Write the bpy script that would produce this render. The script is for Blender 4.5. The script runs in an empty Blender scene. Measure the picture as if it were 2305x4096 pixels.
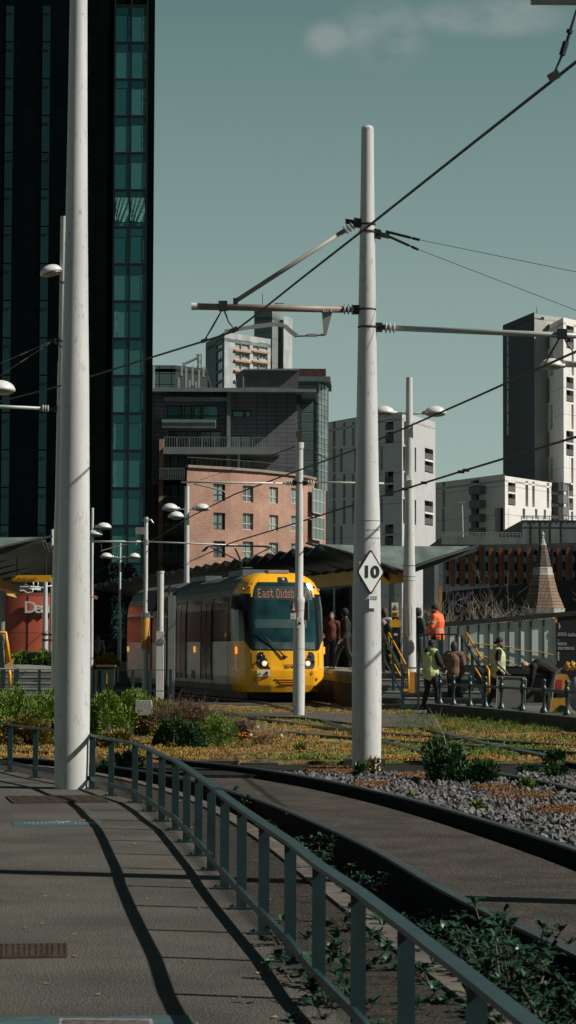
import bpy, math, random
from mathutils import Vector, Matrix, Euler, noise
random.seed(7)
D = bpy.data
SC = bpy.context.scene
COL = SC.collection
R = math.radians
# ------------------------------------------------------------------ camera
F, CX, CY = 2300.0, 288.0, 512.0
PITCH, ROLL, HC = math.atan(137 / 2300), R(0.2), 1.5
CM = (Euler((R(90) + PITCH, 0, 0)).to_matrix() @ Matrix.Rotation(ROLL, 3, 'Z'))
cam = D.cameras.new('camera'); camo = D.objects.new('camera', cam); COL.objects.link(camo)
cam.sensor_fit = 'VERTICAL'; cam.sensor_height = 36.0; cam.lens = F / 1024 * 36.0
cam.clip_start = 0.5; cam.clip_end = 6000
camo.matrix_world = Matrix.Translation((0, 0, HC)) @ CM.to_4x4()
cam.dof.use_dof = True; cam.dof.focus_distance = 55; cam.dof.aperture_fstop = 14
SC.camera = camo
# ------------------------------------------------------------------ sun and sky
SUN_AZ, SUN_EL = R(-14.0), R(40)
sun = D.lights.new('sun', 'SUN'); suno = D.objects.new('sun', sun); COL.objects.link(suno)
sun.energy = 4.9; sun.angle = R(0.53); sun.color = (1.0, 0.945, 0.85)
sd = Vector((math.cos(SUN_EL) * math.cos(SUN_AZ), math.cos(SUN_EL) * math.sin(SUN_AZ), math.sin(SUN_EL)))
suno.rotation_euler = (-sd).to_track_quat('-Z', 'Y').to_euler()
suno.location = (60, 0, 60)
W = D.worlds.new('World'); SC.world = W; W.use_nodes = True
nt = W.node_tree; nt.nodes.clear()
def wn(t, **k):
    n = nt.nodes.new(t)
    for a, b in k.items(): setattr(n, a, b)
    return n
wo = wn('ShaderNodeOutputWorld'); bg = wn('ShaderNodeBackground')
sky = wn('ShaderNodeTexSky', sky_type='NISHITA', sun_disc=False)
sky.sun_elevation = SUN_EL; sky.sun_rotation = R(90) - SUN_AZ
sky.air_density = 1.0; sky.dust_density = .35; sky.ozone_density = 1.0
tint = wn('ShaderNodeMix', data_type='RGBA', blend_type='MULTIPLY'); tint.inputs[0].default_value = 1
tint.inputs[7].default_value = (0.92, 0.86, 0.62, 1)
# thin clouds high in the picture, placed by direction in the sky
tc = wn('ShaderNodeTexCoord'); mp = wn('ShaderNodeMapping'); mp.inputs['Scale'].default_value = (16, 16, 30)
nz = wn('ShaderNodeTexNoise'); nz.inputs['Scale'].default_value = 2.2; nz.inputs['Detail'].default_value = 6
nt.links.new(tc.outputs['Generated'], mp.inputs[0]); nt.links.new(mp.outputs[0], nz.inputs[0])
cr = wn('ShaderNodeMapRange'); cr.inputs[1].default_value = .48; cr.inputs[2].default_value = .78
nt.links.new(nz.outputs[0], cr.inputs[0])
sep = wn('ShaderNodeSeparateXYZ'); nt.links.new(tc.outputs['Generated'], sep.inputs[0])
hi = wn('ShaderNodeMapRange'); hi.inputs[1].default_value = .235; hi.inputs[2].default_value = .27
nt.links.new(sep.outputs['Z'], hi.inputs[0])
def blob(d, rx, rz):
    v = wn('ShaderNodeVectorMath', operation='SUBTRACT'); nt.links.new(tc.outputs['Generated'], v.inputs[0]); v.inputs[1].default_value = d
    w = wn('ShaderNodeVectorMath', operation='MULTIPLY'); nt.links.new(v.outputs[0], w.inputs[0]); w.inputs[1].default_value = (1 / rx, 1 / rx, 1 / rz)
    l = wn('ShaderNodeVectorMath', operation='LENGTH'); nt.links.new(w.outputs[0], l.inputs[0])
    r = wn('ShaderNodeMapRange', interpolation_type='SMOOTHERSTEP'); nt.links.new(l.outputs['Value'], r.inputs[0]); r.inputs[1].default_value = .25; r.inputs[2].default_value = 1; r.inputs[3].default_value = 1; r.inputs[4].default_value = 0
    return r.outputs[0]
d1 = (Vector((.0412, 1, .2705))).normalized(); d2 = (Vector((.090, 1, .279))).normalized(); d3 = (Vector((.018, 1, .268))).normalized()
last = None
for d_, rx_, rz_ in ((d1, .026, .020), (d2, .050, .012), (d3, .016, .011)):
    o_ = blob(d_, rx_, rz_)
    if last is None: last = o_
    else: q_ = wn('ShaderNodeMath', operation='MAXIMUM'); nt.links.new(last, q_.inputs[0]); nt.links.new(o_, q_.inputs[1]); last = q_.outputs[0]
hi2 = wn('ShaderNodeMapRange'); hi2.inputs[1].default_value = .30; hi2.inputs[2].default_value = .62; nt.links.new(nz.outputs[0], hi2.inputs[0])
mu = wn('ShaderNodeMath', operation='MULTIPLY'); nt.links.new(last, mu.inputs[0]); nt.links.new(hi2.outputs[0], mu.inputs[1])
mu2 = wn('ShaderNodeMath', operation='MULTIPLY'); mu2.inputs[1].default_value = .55; nt.links.new(mu.outputs[0], mu2.inputs[0])
cl = wn('ShaderNodeMix', data_type='RGBA'); cl.inputs[7].default_value = (4.2, 4.3, 4.2, 1)
nt.links.new(sky.outputs[0], tint.inputs[6])
nt.links.new(tint.outputs[2], cl.inputs[6]); nt.links.new(mu2.outputs[0], cl.inputs[0])
nt.links.new(cl.outputs[2], bg.inputs[0]); bg.inputs[1].default_value = 0.05
# graded sky: pale teal at the horizon, deeper overhead
gr = wn('ShaderNodeValToRGB'); e = gr.color_ramp.elements
for p_, c_ in ((.28, (.122, .225, .220)), (.5, (.022, .052, .066))): q_ = e.new(p_); q_.color = (*c_, 1)
e[0].position = 0.0; e[0].color = (.44, .56, .53, 1); e[-1].position = 1.0; e[-1].color = (.007, .022, .032, 1)
nt.links.new(sep.outputs['Z'], gr.inputs[0])
g2 = wn('ShaderNodeMix', data_type='RGBA'); g2.inputs[7].default_value = (.36, .40, .39, 1); nt.links.new(gr.outputs[0], g2.inputs[6]); nt.links.new(mu2.outputs[0], g2.inputs[0])
fy = wn('ShaderNodeMapRange'); fy.inputs[1].default_value = -.5; fy.inputs[2].default_value = .6; fy.inputs[3].default_value = .42; fy.inputs[4].default_value = 1.0
nt.links.new(sep.outputs['Y'], fy.inputs[0])
g3 = wn('ShaderNodeMix', data_type='RGBA', blend_type='MULTIPLY'); g3.inputs[0].default_value = 1; nt.links.new(g2.outputs[2], g3.inputs[6]); nt.links.new(fy.outputs[0], g3.inputs[7])
bg2 = wn('ShaderNodeBackground'); bg2.inputs[1].default_value = 1.0; nt.links.new(g3.outputs[2], bg2.inputs[0])
ms = wn('ShaderNodeMixShader'); ms.inputs[0].default_value = .8
nt.links.new(bg.outputs[0], ms.inputs[1]); nt.links.new(bg2.outputs[0], ms.inputs[2]); nt.links.new(ms.outputs[0], wo.inputs[0])
SC.view_settings.view_transform = 'Standard'; SC.view_settings.look = 'None'
SC.view_settings.exposure = 0.0; SC.view_settings.gamma = 1.0
SC.cycles.max_bounces = 6; SC.cycles.transparent_max_bounces = 8
SC.cycles.use_denoising = True

# ------------------------------------------------------------------ pixel helpers (photo layout -> world)
def ray(px, py):
    return CM @ Vector(((px - CX) / F, -(py - CY) / F, -1.0))
def P(px, py, Y):
    d = ray(px, py); return Vector((0, 0, HC)) + d * (Y / d.y)
def G(px, py, z=0.0):
    d = ray(px, py); return Vector((0, 0, HC)) + d * ((z - HC) / d.z)
def onwall(a, b, px, py):
    n = Vector((b[1] - a[1], -(b[0] - a[0]), 0)); d = ray(px, py)
    o = Vector((0, 0, HC)); t = n.dot(Vector((a[0], a[1], 0)) - o) / n.dot(d)
    p = o + d * t; L = Vector((b[0] - a[0], b[1] - a[1], 0)); l = L.length
    return (p - Vector((a[0], a[1], 0))).dot(L) / l, p.z

# ------------------------------------------------------------------ materials
MATS = {}
def mat(name, col, rough=.6, metal=0., var=.12, scale=3., bump=0., bscale=60., spec=.5, detail=4, col2=None, stretch=None, coat=0):
    if name in MATS: return MATS[name]
    m = D.materials.new(name); m.use_nodes = True; n = m.node_tree; b = n.nodes['Principled BSDF']
    b.inputs['Roughness'].default_value = rough; b.inputs['Metallic'].default_value = metal
    b.inputs['Specular IOR Level'].default_value = spec; b.inputs['Coat Weight'].default_value = coat
    t = n.nodes.new('ShaderNodeTexCoord'); src = t.outputs['Object']
    if stretch:
        q = n.nodes.new('ShaderNodeMapping'); q.inputs['Scale'].default_value = stretch
        n.links.new(src, q.inputs[0]); src = q.outputs[0]
    if var > 0 or col2:
        z = n.nodes.new('ShaderNodeTexNoise'); z.inputs['Scale'].default_value = scale; z.inputs['Detail'].default_value = detail
        n.links.new(src, z.inputs[0])
        r = n.nodes.new('ShaderNodeValToRGB'); e = r.color_ramp.elements
        c2 = col2 or tuple(min(1, c * (1 + var)) for c in col)
        c1 = col if col2 else tuple(c * (1 - var) for c in col)
        e[0].position = .35; e[1].position = .65; e[0].color = (*c1, 1); e[1].color = (*c2, 1)
        n.links.new(z.outputs[0], r.inputs[0]); n.links.new(r.outputs[0], b.inputs['Base Color'])
    else: b.inputs['Base Color'].default_value = (*col, 1)
    if bump > 0:
        z = n.nodes.new('ShaderNodeTexNoise'); z.inputs['Scale'].default_value = bscale; z.inputs['Detail'].default_value = 5
        n.links.new(src, z.inputs[0]); u = n.nodes.new('ShaderNodeBump'); u.inputs['Strength'].default_value = bump
        n.links.new(z.outputs[0], u.inputs['Height']); n.links.new(u.outputs[0], b.inputs['Normal'])
    MATS[name] = m; return m
def ramp_mat(name, stops, scale, rough=.9, bump=.6, bscale=40, detail=8, scale2=None, dark=None, dist=0):
    m = D.materials.new(name); m.use_nodes = True; n = m.node_tree; b = n.nodes['Principled BSDF']
    b.inputs['Roughness'].default_value = rough; b.inputs['Specular IOR Level'].default_value = .2
    t = n.nodes.new('ShaderNodeTexCoord'); z = n.nodes.new('ShaderNodeTexNoise')
    z.inputs['Scale'].default_value = scale; z.inputs['Detail'].default_value = detail; z.inputs['Distortion'].default_value = dist
    n.links.new(t.outputs['Object'], z.inputs[0]); r = n.nodes.new('ShaderNodeValToRGB'); e = r.color_ramp.elements
    while len(e) < len(stops): e.new(.5)
    for k, (p, c) in enumerate(stops): e[k].position = p; e[k].color = (*c, 1)
    n.links.new(z.outputs[0], r.inputs[0]); out = r.outputs[0]
    if scale2:
        z2 = n.nodes.new('ShaderNodeTexNoise'); z2.inputs['Scale'].default_value = scale2; z2.inputs['Detail'].default_value = 3
        n.links.new(t.outputs['Object'], z2.inputs[0]); mr = n.nodes.new('ShaderNodeMapRange')
        mr.inputs[1].default_value = .35; mr.inputs[2].default_value = .65; mr.inputs[3].default_value = dark or .5; mr.inputs[4].default_value = 1.35
        n.links.new(z2.outputs[0], mr.inputs[0]); mx = n.nodes.new('ShaderNodeMix'); mx.data_type = 'RGBA'; mx.blend_type = 'MULTIPLY'
        mx.inputs[0].default_value = 1; n.links.new(out, mx.inputs[6]); n.links.new(mr.outputs[0], mx.inputs[7]); out = mx.outputs[2]
    n.links.new(out, b.inputs['Base Color'])
    z = n.nodes.new('ShaderNodeTexNoise'); z.inputs['Scale'].default_value = bscale; z.inputs['Detail'].default_value = 6
    n.links.new(t.outputs['Object'], z.inputs[0]); u = n.nodes.new('ShaderNodeBump'); u.inputs['Strength'].default_value = bump; u.inputs['Distance'].default_value = .03
    n.links.new(z.outputs[0], u.inputs['Height']); n.links.new(u.outputs[0], b.inputs['Normal'])
    MATS[name] = m; return m
def grid_mat(name, c1, c2, mortar, bw, bh, ms=.02, rough=.85, offset=.5, bump=.3, noise_amt=.25, spec=.3, metal=0):
    """brick / panel / tile pattern on upright walls: u runs along x+y, v is height"""
    m = D.materials.new(name); m.use_nodes = True; n = m.node_tree; b = n.nodes['Principled BSDF']
    b.inputs['Roughness'].default_value = rough; b.inputs['Specular IOR Level'].default_value = spec; b.inputs['Metallic'].default_value = metal
    t = n.nodes.new('ShaderNodeTexCoord'); s = n.nodes.new('ShaderNodeSeparateXYZ'); n.links.new(t.outputs['Object'], s.inputs[0])
    a = n.nodes.new('ShaderNodeMath'); a.operation = 'ADD'; n.links.new(s.outputs[0], a.inputs[0]); n.links.new(s.outputs[1], a.inputs[1])
    c = n.nodes.new('ShaderNodeCombineXYZ'); n.links.new(a.outputs[0], c.inputs[0]); n.links.new(s.outputs[2], c.inputs[1])
    k = n.nodes.new('ShaderNodeTexBrick'); k.offset = offset
    k.inputs['Color1'].default_value = (*c1, 1); k.inputs['Color2'].default_value = (*c2, 1); k.inputs['Mortar'].default_value = (*mortar, 1)
    k.inputs['Scale'].default_value = 1; k.inputs['Brick Width'].default_value = bw; k.inputs['Row Height'].default_value = bh; k.inputs['Mortar Size'].default_value = ms
    n.links.new(c.outputs[0], k.inputs[0])
    z = n.nodes.new('ShaderNodeTexNoise'); z.inputs['Scale'].default_value = .35; z.inputs['Detail'].default_value = 7
    n.links.new(t.outputs['Object'], z.inputs[0]); mr = n.nodes.new('ShaderNodeMapRange')
    mr.inputs[1].default_value = .3; mr.inputs[2].default_value = .7; mr.inputs[3].default_value = 1 - noise_amt; mr.inputs[4].default_value = 1 + noise_amt
    n.links.new(z.outputs[0], mr.inputs[0]); mx = n.nodes.new('ShaderNodeMix'); mx.data_type = 'RGBA'; mx.blend_type = 'MULTIPLY'
    mx.inputs[0].default_value = 1; n.links.new(k.outputs[0], mx.inputs[6]); n.links.new(mr.outputs[0], mx.inputs[7])
    n.links.new(mx.outputs[2], b.inputs['Base Color'])
    u = n.nodes.new('ShaderNodeBump'); u.inputs['Strength'].default_value = bump; u.inputs['Distance'].default_value = .02; u.invert = True
    n.links.new(k.outputs['Fac'], u.inputs['Height']); n.links.new(u.outputs[0], b.inputs['Normal'])
    MATS[name] = m; return m
def glass_mat(name, c1, c2, rough=.12, metal=.35, wav=.0):
    """window glass seen from outside: each pane a little different"""
    m = D.materials.new(name); m.use_nodes = True; n = m.node_tree; b = n.nodes['Principled BSDF']
    b.inputs['Roughness'].default_value = rough; b.inputs['Metallic'].default_value = metal
    o = n.nodes.new('ShaderNodeObjectInfo'); r = n.nodes.new('ShaderNodeValToRGB'); e = r.color_ramp.elements
    e[0].color = (*c1, 1); e[1].color = (*c2, 1); n.links.new(o.outputs['Random'], r.inputs[0])
    n.links.new(r.outputs[0], b.inputs['Base Color'])
    t = n.nodes.new('ShaderNodeTexCoord'); z = n.nodes.new('ShaderNodeTexNoise'); z.inputs['Scale'].default_value = 1.2
    n.links.new(t.outputs['Object'], z.inputs[0]); u = n.nodes.new('ShaderNodeBump'); u.inputs['Strength'].default_value = .06 + wav; u.inputs['Distance'].default_value = .1
    n.links.new(z.outputs[0], u.inputs['Height']); n.links.new(u.outputs[0], b.inputs['Normal'])
    MATS[name] = m; return m
def leaf_mat(name, c1, c2, c3=None, scale=6., rough=.6):
    m = D.materials.new(name); m.use_nodes = True; n = m.node_tree; b = n.nodes['Principled BSDF']
    b.inputs['Roughness'].default_value = rough; b.inputs['Specular IOR Level'].default_value = .3
    t = n.nodes.new('ShaderNodeTexCoord'); z = n.nodes.new('ShaderNodeTexNoise'); z.inputs['Scale'].default_value = scale; z.inputs['Detail'].default_value = 6
    n.links.new(t.outputs['Object'], z.inputs[0]); r = n.nodes.new('ShaderNodeValToRGB'); e = r.color_ramp.elements
    e[0].position = .35; e[1].position = .66; e[0].color = (*c1, 1); e[1].color = (*c2, 1)
    if c3: q = e.new(.8); q.color = (*c3, 1)
    n.links.new(z.outputs[0], r.inputs[0]); n.links.new(r.outputs[0], b.inputs['Base Color'])
    MATS[name] = m; return m
def emit_mat(name, col, s):
    m = D.materials.new(name); m.use_nodes = True; b = m.node_tree.nodes['Principled BSDF']
    b.inputs['Base Color'].default_value = (*col, 1); b.inputs['Emission Color'].default_value = (*col, 1); b.inputs['Emission Strength'].default_value = s
    MATS[name] = m; return m

# ------------------------------------------------------------------ mesh building
ORG = {}
def org(o): return ORG.get(o.name, Vector((0, 0, 0))) if o else Vector((0, 0, 0))
def tag(o, label=None, cat=None, group=None, kind=None):
    if label: o['label'] = label
    if cat: o['category'] = cat
    if group: o['group'] = group
    if kind: o['kind'] = kind
    return o
def thing(name, label, cat, loc=(0, 0, 0), group=None, local=False):
    o = D.objects.new(name, None); COL.objects.link(o); o.location = loc; o.empty_display_size = .3
    ORG[o.name] = Vector((0, 0, 0)) if local else Vector(loc)
    return tag(o, label, cat, group)
class MB:
    def __init__(s): s.v = []; s.f = []
    def add(s, vs, fs):
        k = len(s.v); s.v += [tuple(v) for v in vs]; s.f += [tuple(i + k for i in f) for f in fs]; return s
    def box(s, x0, x1, y0, y1, z0, z1):
        return s.add([(x0, y0, z0), (x1, y0, z0), (x1, y1, z0), (x0, y1, z0), (x0, y0, z1), (x1, y0, z1), (x1, y1, z1), (x0, y1, z1)],
                     [(0, 3, 2, 1), (4, 5, 6, 7), (0, 1, 5, 4), (1, 2, 6, 5), (2, 3, 7, 6), (3, 0, 4, 7)])
    def obox(s, c, u, v, w, hx, hy, hz):
        c = Vector(c); u, v, w = Vector(u).normalized(), Vector(v).normalized(), Vector(w).normalized()
        vs = [c + u * (a * hx) + v * (b * hy) + w * (d * hz) for a, b, d in
              ((-1, -1, -1), (1, -1, -1), (1, 1, -1), (-1, 1, -1), (-1, -1, 1), (1, -1, 1), (1, 1, 1), (-1, 1, 1))]
        return s.add(vs, [(0, 3, 2, 1), (4, 5, 6, 7), (0, 1, 5, 4), (1, 2, 6, 5), (2, 3, 7, 6), (3, 0, 4, 7)])
    def bar(s, a, b, w, h, up=(0, 0, 1)):
        a, b = Vector(a), Vector(b); d = (b - a)
        u = d.normalized(); v = Vector(up).cross(u)
        if v.length < 1e-4: v = Vector((1, 0, 0))
        v.normalize(); q = u.cross(v)
        return s.obox((a + b) / 2, u, v, q, d.length / 2, w / 2, h / 2)
    def prism(s, pts, z0, z1):
        n = len(pts)
        return s.add([(p[0], p[1], z0) for p in pts] + [(p[0], p[1], z1) for p in pts],
                     [tuple(range(n - 1, -1, -1)), tuple(range(n, 2 * n))] + [(i, (i + 1) % n, n + (i + 1) % n, n + i) for i in range(n)])
    def tube(s, pts, r, n=10, cap=True):
        pts = [Vector(p) for p in pts]; rs = r if isinstance(r, (list, tuple)) else [r] * len(pts)
        base = len(s.v); ref = None
        for i, p in enumerate(pts):
            t = (pts[min(i + 1, len(pts) - 1)] - pts[max(i - 1, 0)]).normalized()
            if ref is None: ref = t.orthogonal().normalized()
            ref = (ref - t * ref.dot(t));
            if ref.length < 1e-5: ref = t.orthogonal()
            ref.normalize(); q = t.cross(ref)
            for k in range(n):
                a = 2 * math.pi * k / n; s.v.append(tuple(p + (ref * math.cos(a) + q * math.sin(a)) * rs[i]))
        for i in range(len(pts) - 1):
            for k in range(n):
                a, b = base + i * n + k, base + i * n + (k + 1) % n; s.f.append((a, b, b + n, a + n))
        if cap:
            s.f.append(tuple(base + k for k in range(n - 1, -1, -1))); e = base + (len(pts) - 1) * n
            s.f.append(tuple(e + k for k in range(n)))
        return s
    def lathe(s, c, prof, n=20):
        """prof: list of (radius, z) about an upright axis at c"""
        return s.tube([(c[0], c[1], c[2] + z) for r, z in prof], [max(r, 1e-3) for r, z in prof], n) if len(set(z for r, z in prof)) == len(prof) else s
    def ell(s, c, rx, ry, rz, n=10, m=7, rot=None, lo=-1.0):
        c = Vector(c); vs = []; fs = []; rings = []
        for j in range(m + 1):
            ph = math.asin(lo) + (math.pi / 2 - math.asin(lo)) * j / m
            rings.append(len(vs))
            for k in range(n):
                a = 2 * math.pi * k / n; v = Vector((rx * math.cos(ph) * math.cos(a), ry * math.cos(ph) * math.sin(a), rz * math.sin(ph)))
                if rot is not None: v = rot @ v
                vs.append(c + v)
        for j in range(m):
            for k in range(n):
                a, b = rings[j] + k, rings[j] + (k + 1) % n; fs.append((a, b, b + n, a + n))
        fs.append(tuple(range(n - 1, -1, -1)))
        return s.add(vs, fs)
    def build(s, name, m, parent=None, smooth=False, origin=None, angle=None):
        me = D.meshes.new(name)
        if parent is not None: o0 = org(parent)
        elif origin is not None: o0 = Vector(origin)
        else:
            xs = [v[0] for v in s.v]; ys = [v[1] for v in s.v]; o0 = Vector(((min(xs) + max(xs)) / 2, (min(ys) + max(ys)) / 2, min(v[2] for v in s.v)))
        me.from_pydata([(v[0] - o0.x, v[1] - o0.y, v[2] - o0.z) for v in s.v], [], s.f); me.update()
        if smooth:
            me.polygons.foreach_set('use_smooth', [True] * len(me.polygons))
            if angle:
                try: me.set_sharp_from_angle(angle=R(angle))
                except Exception: pass
        me.materials.append(m)
        o = D.objects.new(name, me); COL.objects.link(o)
        if parent is not None: o.parent = parent; ORG[o.name] = o0
        else: o.location = o0; ORG[o.name] = o0
        return o
def text(s, size, m, parent, loc, name='lettering', rotz=0., tilt=0., ext=.01, wx=1., align='CENTER', bold=0.):
    c = D.curves.new('txt', 'FONT'); c.body = s; c.size = size; c.align_x = align; c.align_y = 'CENTER'; c.extrude = ext; c.offset = bold; c.resolution_u = 3
    t = D.objects.new('txt', c); COL.objects.link(t); bpy.context.view_layer.update()
    me = D.meshes.new_from_object(t.evaluated_get(bpy.context.evaluated_depsgraph_get()))
    COL.objects.unlink(t); D.objects.remove(t)
    M = Matrix.Translation(Vector(loc) - org(parent)) @ Matrix.Rotation(rotz, 4, 'Z') @ Matrix.Rotation(R(90) + tilt, 4, 'X') @ Matrix.Diagonal((wx, 1, 1, 1))
    me.transform(M); me.materials.clear(); me.materials.append(m)
    o = D.objects.new(name, me); COL.objects.link(o); o.parent = parent; ORG[o.name] = org(parent)
    return o
def catmull(pts, n=6):
    out = []; P_ = [Vector(p) for p in pts]; P_ = [P_[0] * 2 - P_[1]] + P_ + [P_[-1] * 2 - P_[-2]]
    for i in range(1, len(P_) - 2):
        a, b, c, d = P_[i - 1:i + 3]
        for k in range(n):
            t = k / n; out.append(.5 * ((2 * b) + (c - a) * t + (2 * a - 5 * b + 4 * c - d) * t * t + (3 * b - a - 3 * c + d) * t ** 3))
    out.append(P_[-2]); return out
def offset(line, d):
    out = []
    for i, p in enumerate(line):
        t = (line[min(i + 1, len(line) - 1)] - line[max(i - 1, 0)]); t.z = 0; t.normalize()
        out.append(p + Vector((t.y, -t.x, 0)) * d)
    return out
def sheet(pts, z0, z1, name, m, kind='structure'):
    return tag(MB().prism(pts, z0, z1).build(name, m), kind=kind)
def ribbon(mb, L, Rr, z0, z1):
    n = len(L); vs = [(p.x, p.y, z1) for p in L] + [(p.x, p.y, z1) for p in Rr] + [(p.x, p.y, z0) for p in L] + [(p.x, p.y, z0) for p in Rr]
    fs = []
    for i in range(n - 1):
        fs += [(i, i + 1, n + i + 1, n + i), (2 * n + i, 2 * n + i + 1, i + 1, i), (n + i, n + i + 1, 3 * n + i + 1, 3 * n + i)]
    fs += [(0, n, 3 * n, 2 * n), (n - 1, 3 * n - 1, 4 * n - 1, 2 * n - 1)]
    return mb.add(vs, fs)

# ------------------------------------------------------------------ shared materials
POLE = mat('pole_paint', (.50, .51, .51), .42, 0, .0, 1.6, .10, 22, col2=(.64, .645, .64), stretch=(4, 4, .45), detail=10)
def scuffs(m, amount=.5):
    n = m.node_tree; b = n.nodes['Principled BSDF']; src = b.inputs['Base Color'].links[0].from_socket
    t = n.nodes.new('ShaderNodeTexCoord'); q = n.nodes.new('ShaderNodeMapping'); q.inputs['Scale'].default_value = (5, 5, 1.3); n.links.new(t.outputs['Object'], q.inputs[0])
    z = n.nodes.new('ShaderNodeTexNoise'); z.inputs['Scale'].default_value = 4.5; z.inputs['Detail'].default_value = 12; z.inputs['Distortion'].default_value = 1.2; n.links.new(q.outputs[0], z.inputs[0])
    r = n.nodes.new('ShaderNodeMapRange'); r.inputs[1].default_value = .60; r.inputs[2].default_value = .70; r.inputs[3].default_value = 1; r.inputs[4].default_value = amount; n.links.new(z.outputs[0], r.inputs[0])
    x = n.nodes.new('ShaderNodeMix'); x.data_type = 'RGBA'; x.blend_type = 'MULTIPLY'; x.inputs[0].default_value = 1; n.links.new(src, x.inputs[6]); n.links.new(r.outputs[0], x.inputs[7]); n.links.new(x.outputs[2], b.inputs['Base Color'])
scuffs(POLE, .62)
GALV = mat('galvanised', (.38, .39, .38), .4, .6, .15, 8)
DARKM = mat('dark_metal', (.03, .035, .035), .5, .3, .2, 5)
CABLE = mat('cable_black', (.006, .012, .013), .5)
FENCE = mat('teal_fence_paint', (.016, .040, .045), .45, 0, .18, 6, .06, 60)
RAILG = mat('dark_green_rail', (.018, .045, .048), .35, 0, .15, 8)
INSUL = mat('insulator_pale', (.55, .55, .52), .3)
LAMPW = mat('lamp_white', (.66, .67, .65), .35, 0, .06)
LAMPG = mat('lamp_glass', (.22, .23, .20), .2)
YEL = mat('yellow_paint', (.80, .36, .012), .4, 0, .08, 5)
YSIGN = mat('yellow_sign', (.72, .36, .02), .5, 0, .06, 5)
WHITE = mat('sign_white', (.80, .83, .79), .5, 0, .04)
BLACK = mat('black_matt', (.008, .012, .014), .5)
ARMB = mat('brown_arm', (.25, .20, .165), .5, 0, .15, 6)
CONC = mat('platform_concrete', (.20, .19, .17), .85, 0, .2, 3, .3, 40)
STEP = mat('step_stone', (.15, .16, .155), .85, 0, .18, 4, .2, 40)
NOSE = mat('step_nosing', (.34, .35, .33), .8)
# ================================================================== GROUND
ASPH = ramp_mat('asphalt', [(.3, (.052, .050, .045)), (.5, (.088, .083, .073)), (.70, (.17, .158, .138))], 75, .92, .8, 110, 8, 1.3, .88)
ASPH_D = ramp_mat('track_paving', [(.3, (.028, .025, .022)), (.5, (.062, .055, .047)), (.72, (.13, .115, .095))], 60, .92, .9, 80, 8, 2.2, .82)
CITY = ramp_mat('city_ground', [(.3, (.05, .05, .048)), (.7, (.09, .088, .08))], 2, .9, .2, 20)
BED = ramp_mat('track_bed_soil', [(.3, (.010, .011, .010)), (.7, (.028, .026, .022))], 14, .95, .8, 40)
BALL = ramp_mat('ballast_ground', [(.3, (.025, .026, .026)), (.6, (.07, .068, .066))], 30, .95, 1, 60)
MOSS = ramp_mat('mossy_dirt', [(.35, (.018, .018, .015)), (.5, (.05, .047, .043)), (.6, (.045, .028, .014)), (.72, (.10, .095, .085))], 9, .95, .9, 60, 10)
KERB = mat('kerb_stone', (.10, .084, .070), .85, 0, .35, 5, .3, 50)
SEDUM = ramp_mat('sedum_cover', [(.34, (.06, .10, .025)), (.42, (.17, .16, .045)), (.50, (.10, .07, .04)), (.56, (.30, .17, .06)), (.64, (.26, .19, .06)), (.72, (.09, .13, .03))], .75, .95, 1, 30, 10, 9, .45, 1.0)
PAVE = ramp_mat('pavement', [(.3, (.10, .10, .095)), (.7, (.15, .145, .135))], 6, .9, .3, 40)
sheet([(-3000, -50), (3000, -50), (3000, 4500), (-3000, 4500)], -.6, -.25, 'ground', CITY)
sheet([(-1500, 62), (1500, 62), (1500, 3000), (-1500, 3000)], -.24, -.012, 'city_ground', CITY)

A_pts = [(2.6, 2), (2.2, 5.5), (1.9, 8), (1.42, 11.4), (1.009, 14.1), (.631, 17.4), (.12, 20.7), (-.42, 23.5), (-1.2, 26.5), (-2.25, 29.2), (-3.6, 31.2), (-5.4, 32.5), (-8, 33.3), (-12, 33.8)]
A = catmull([(x, y, 0) for x, y in A_pts], 8); B = offset(A, 1.5)
K_pts = [(1.75, 3), (1.45, 5), (.95, 8.5), (.54, 11.65), (.134, 15.1), (0, 16.3), (-.24, 18.3), (-.66, 21.2), (-1.23, 24.1), (-2.0, 26.7), (-3.2, 29.3), (-5.2, 30.9), (-8, 31.6), (-12, 32)]
K = catmull([(x, y, 0) for x, y in K_pts], 8)
F_px = [(-60, 764.3), (-24, 767.2), (9.9, 772.1), (35.3, 778.1), (63, 783.3), (92.2, 789), (111, 795.9), (134.8, 802.9), (149.1, 811.4), (161.6, 821.3), (175.3, 830.2), (186.4, 842.1), (198.3, 855.8), (211.1, 870.3), (224.4, 888.7), (241.5, 908.9), (263.7, 933.7), (290, 962), (318.6, 1000), (358, 1042), (406, 1101), (477, 1190), (585, 1330)]
FP = [G(x, y) for x, y in F_px]
FP.sort(key=lambda p: p.y)
# footpath: everything left of the fence line
Fl = [p.copy() for p in FP]
for p in Fl: p.x += .07
sheet([(Fl[0].x, 2)] + [(p.x, p.y) for p in Fl] + [(-14, Fl[-1].y), (-30, 20), (-30, 2)], -.24, 0, 'footpath', ASPH)
v = MB(); KL = offset(K, -1.2); ribbon(v, [Vector((p.x, p.y, 0)) for p in KL], K, -.22, -.008)
tag(v.build('verge_strip', MOSS), kind='structure')
v = MB(); ribbon(v, K, offset(K, .13), -.22, .008)
kb = tag(v.build('kerb', KERB), kind='structure')
v = MB(); ribbon(v, offset(K, .13), offset(A, 2.9), -.24, -.20); tag(v.build('track_bed', BED), kind='structure')
v = MB(); ribbon(v, offset(A, .05), offset(B, -.17), -.18, -.085); tag(v.build('track_paving', ASPH_D), kind='structure')
# gravel patch beyond the near track
sheet([(2.0, 31.15), (B[20].x, 31.15)] and [(p.x + .16, p.y) for p in B if 6 < p.y < 29.3 and p.x > -.7] + [(-1.1, 31.1), (9, 31.1), (12, 5)], -.23, -.055, 'ballast_ground', BALL)

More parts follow.
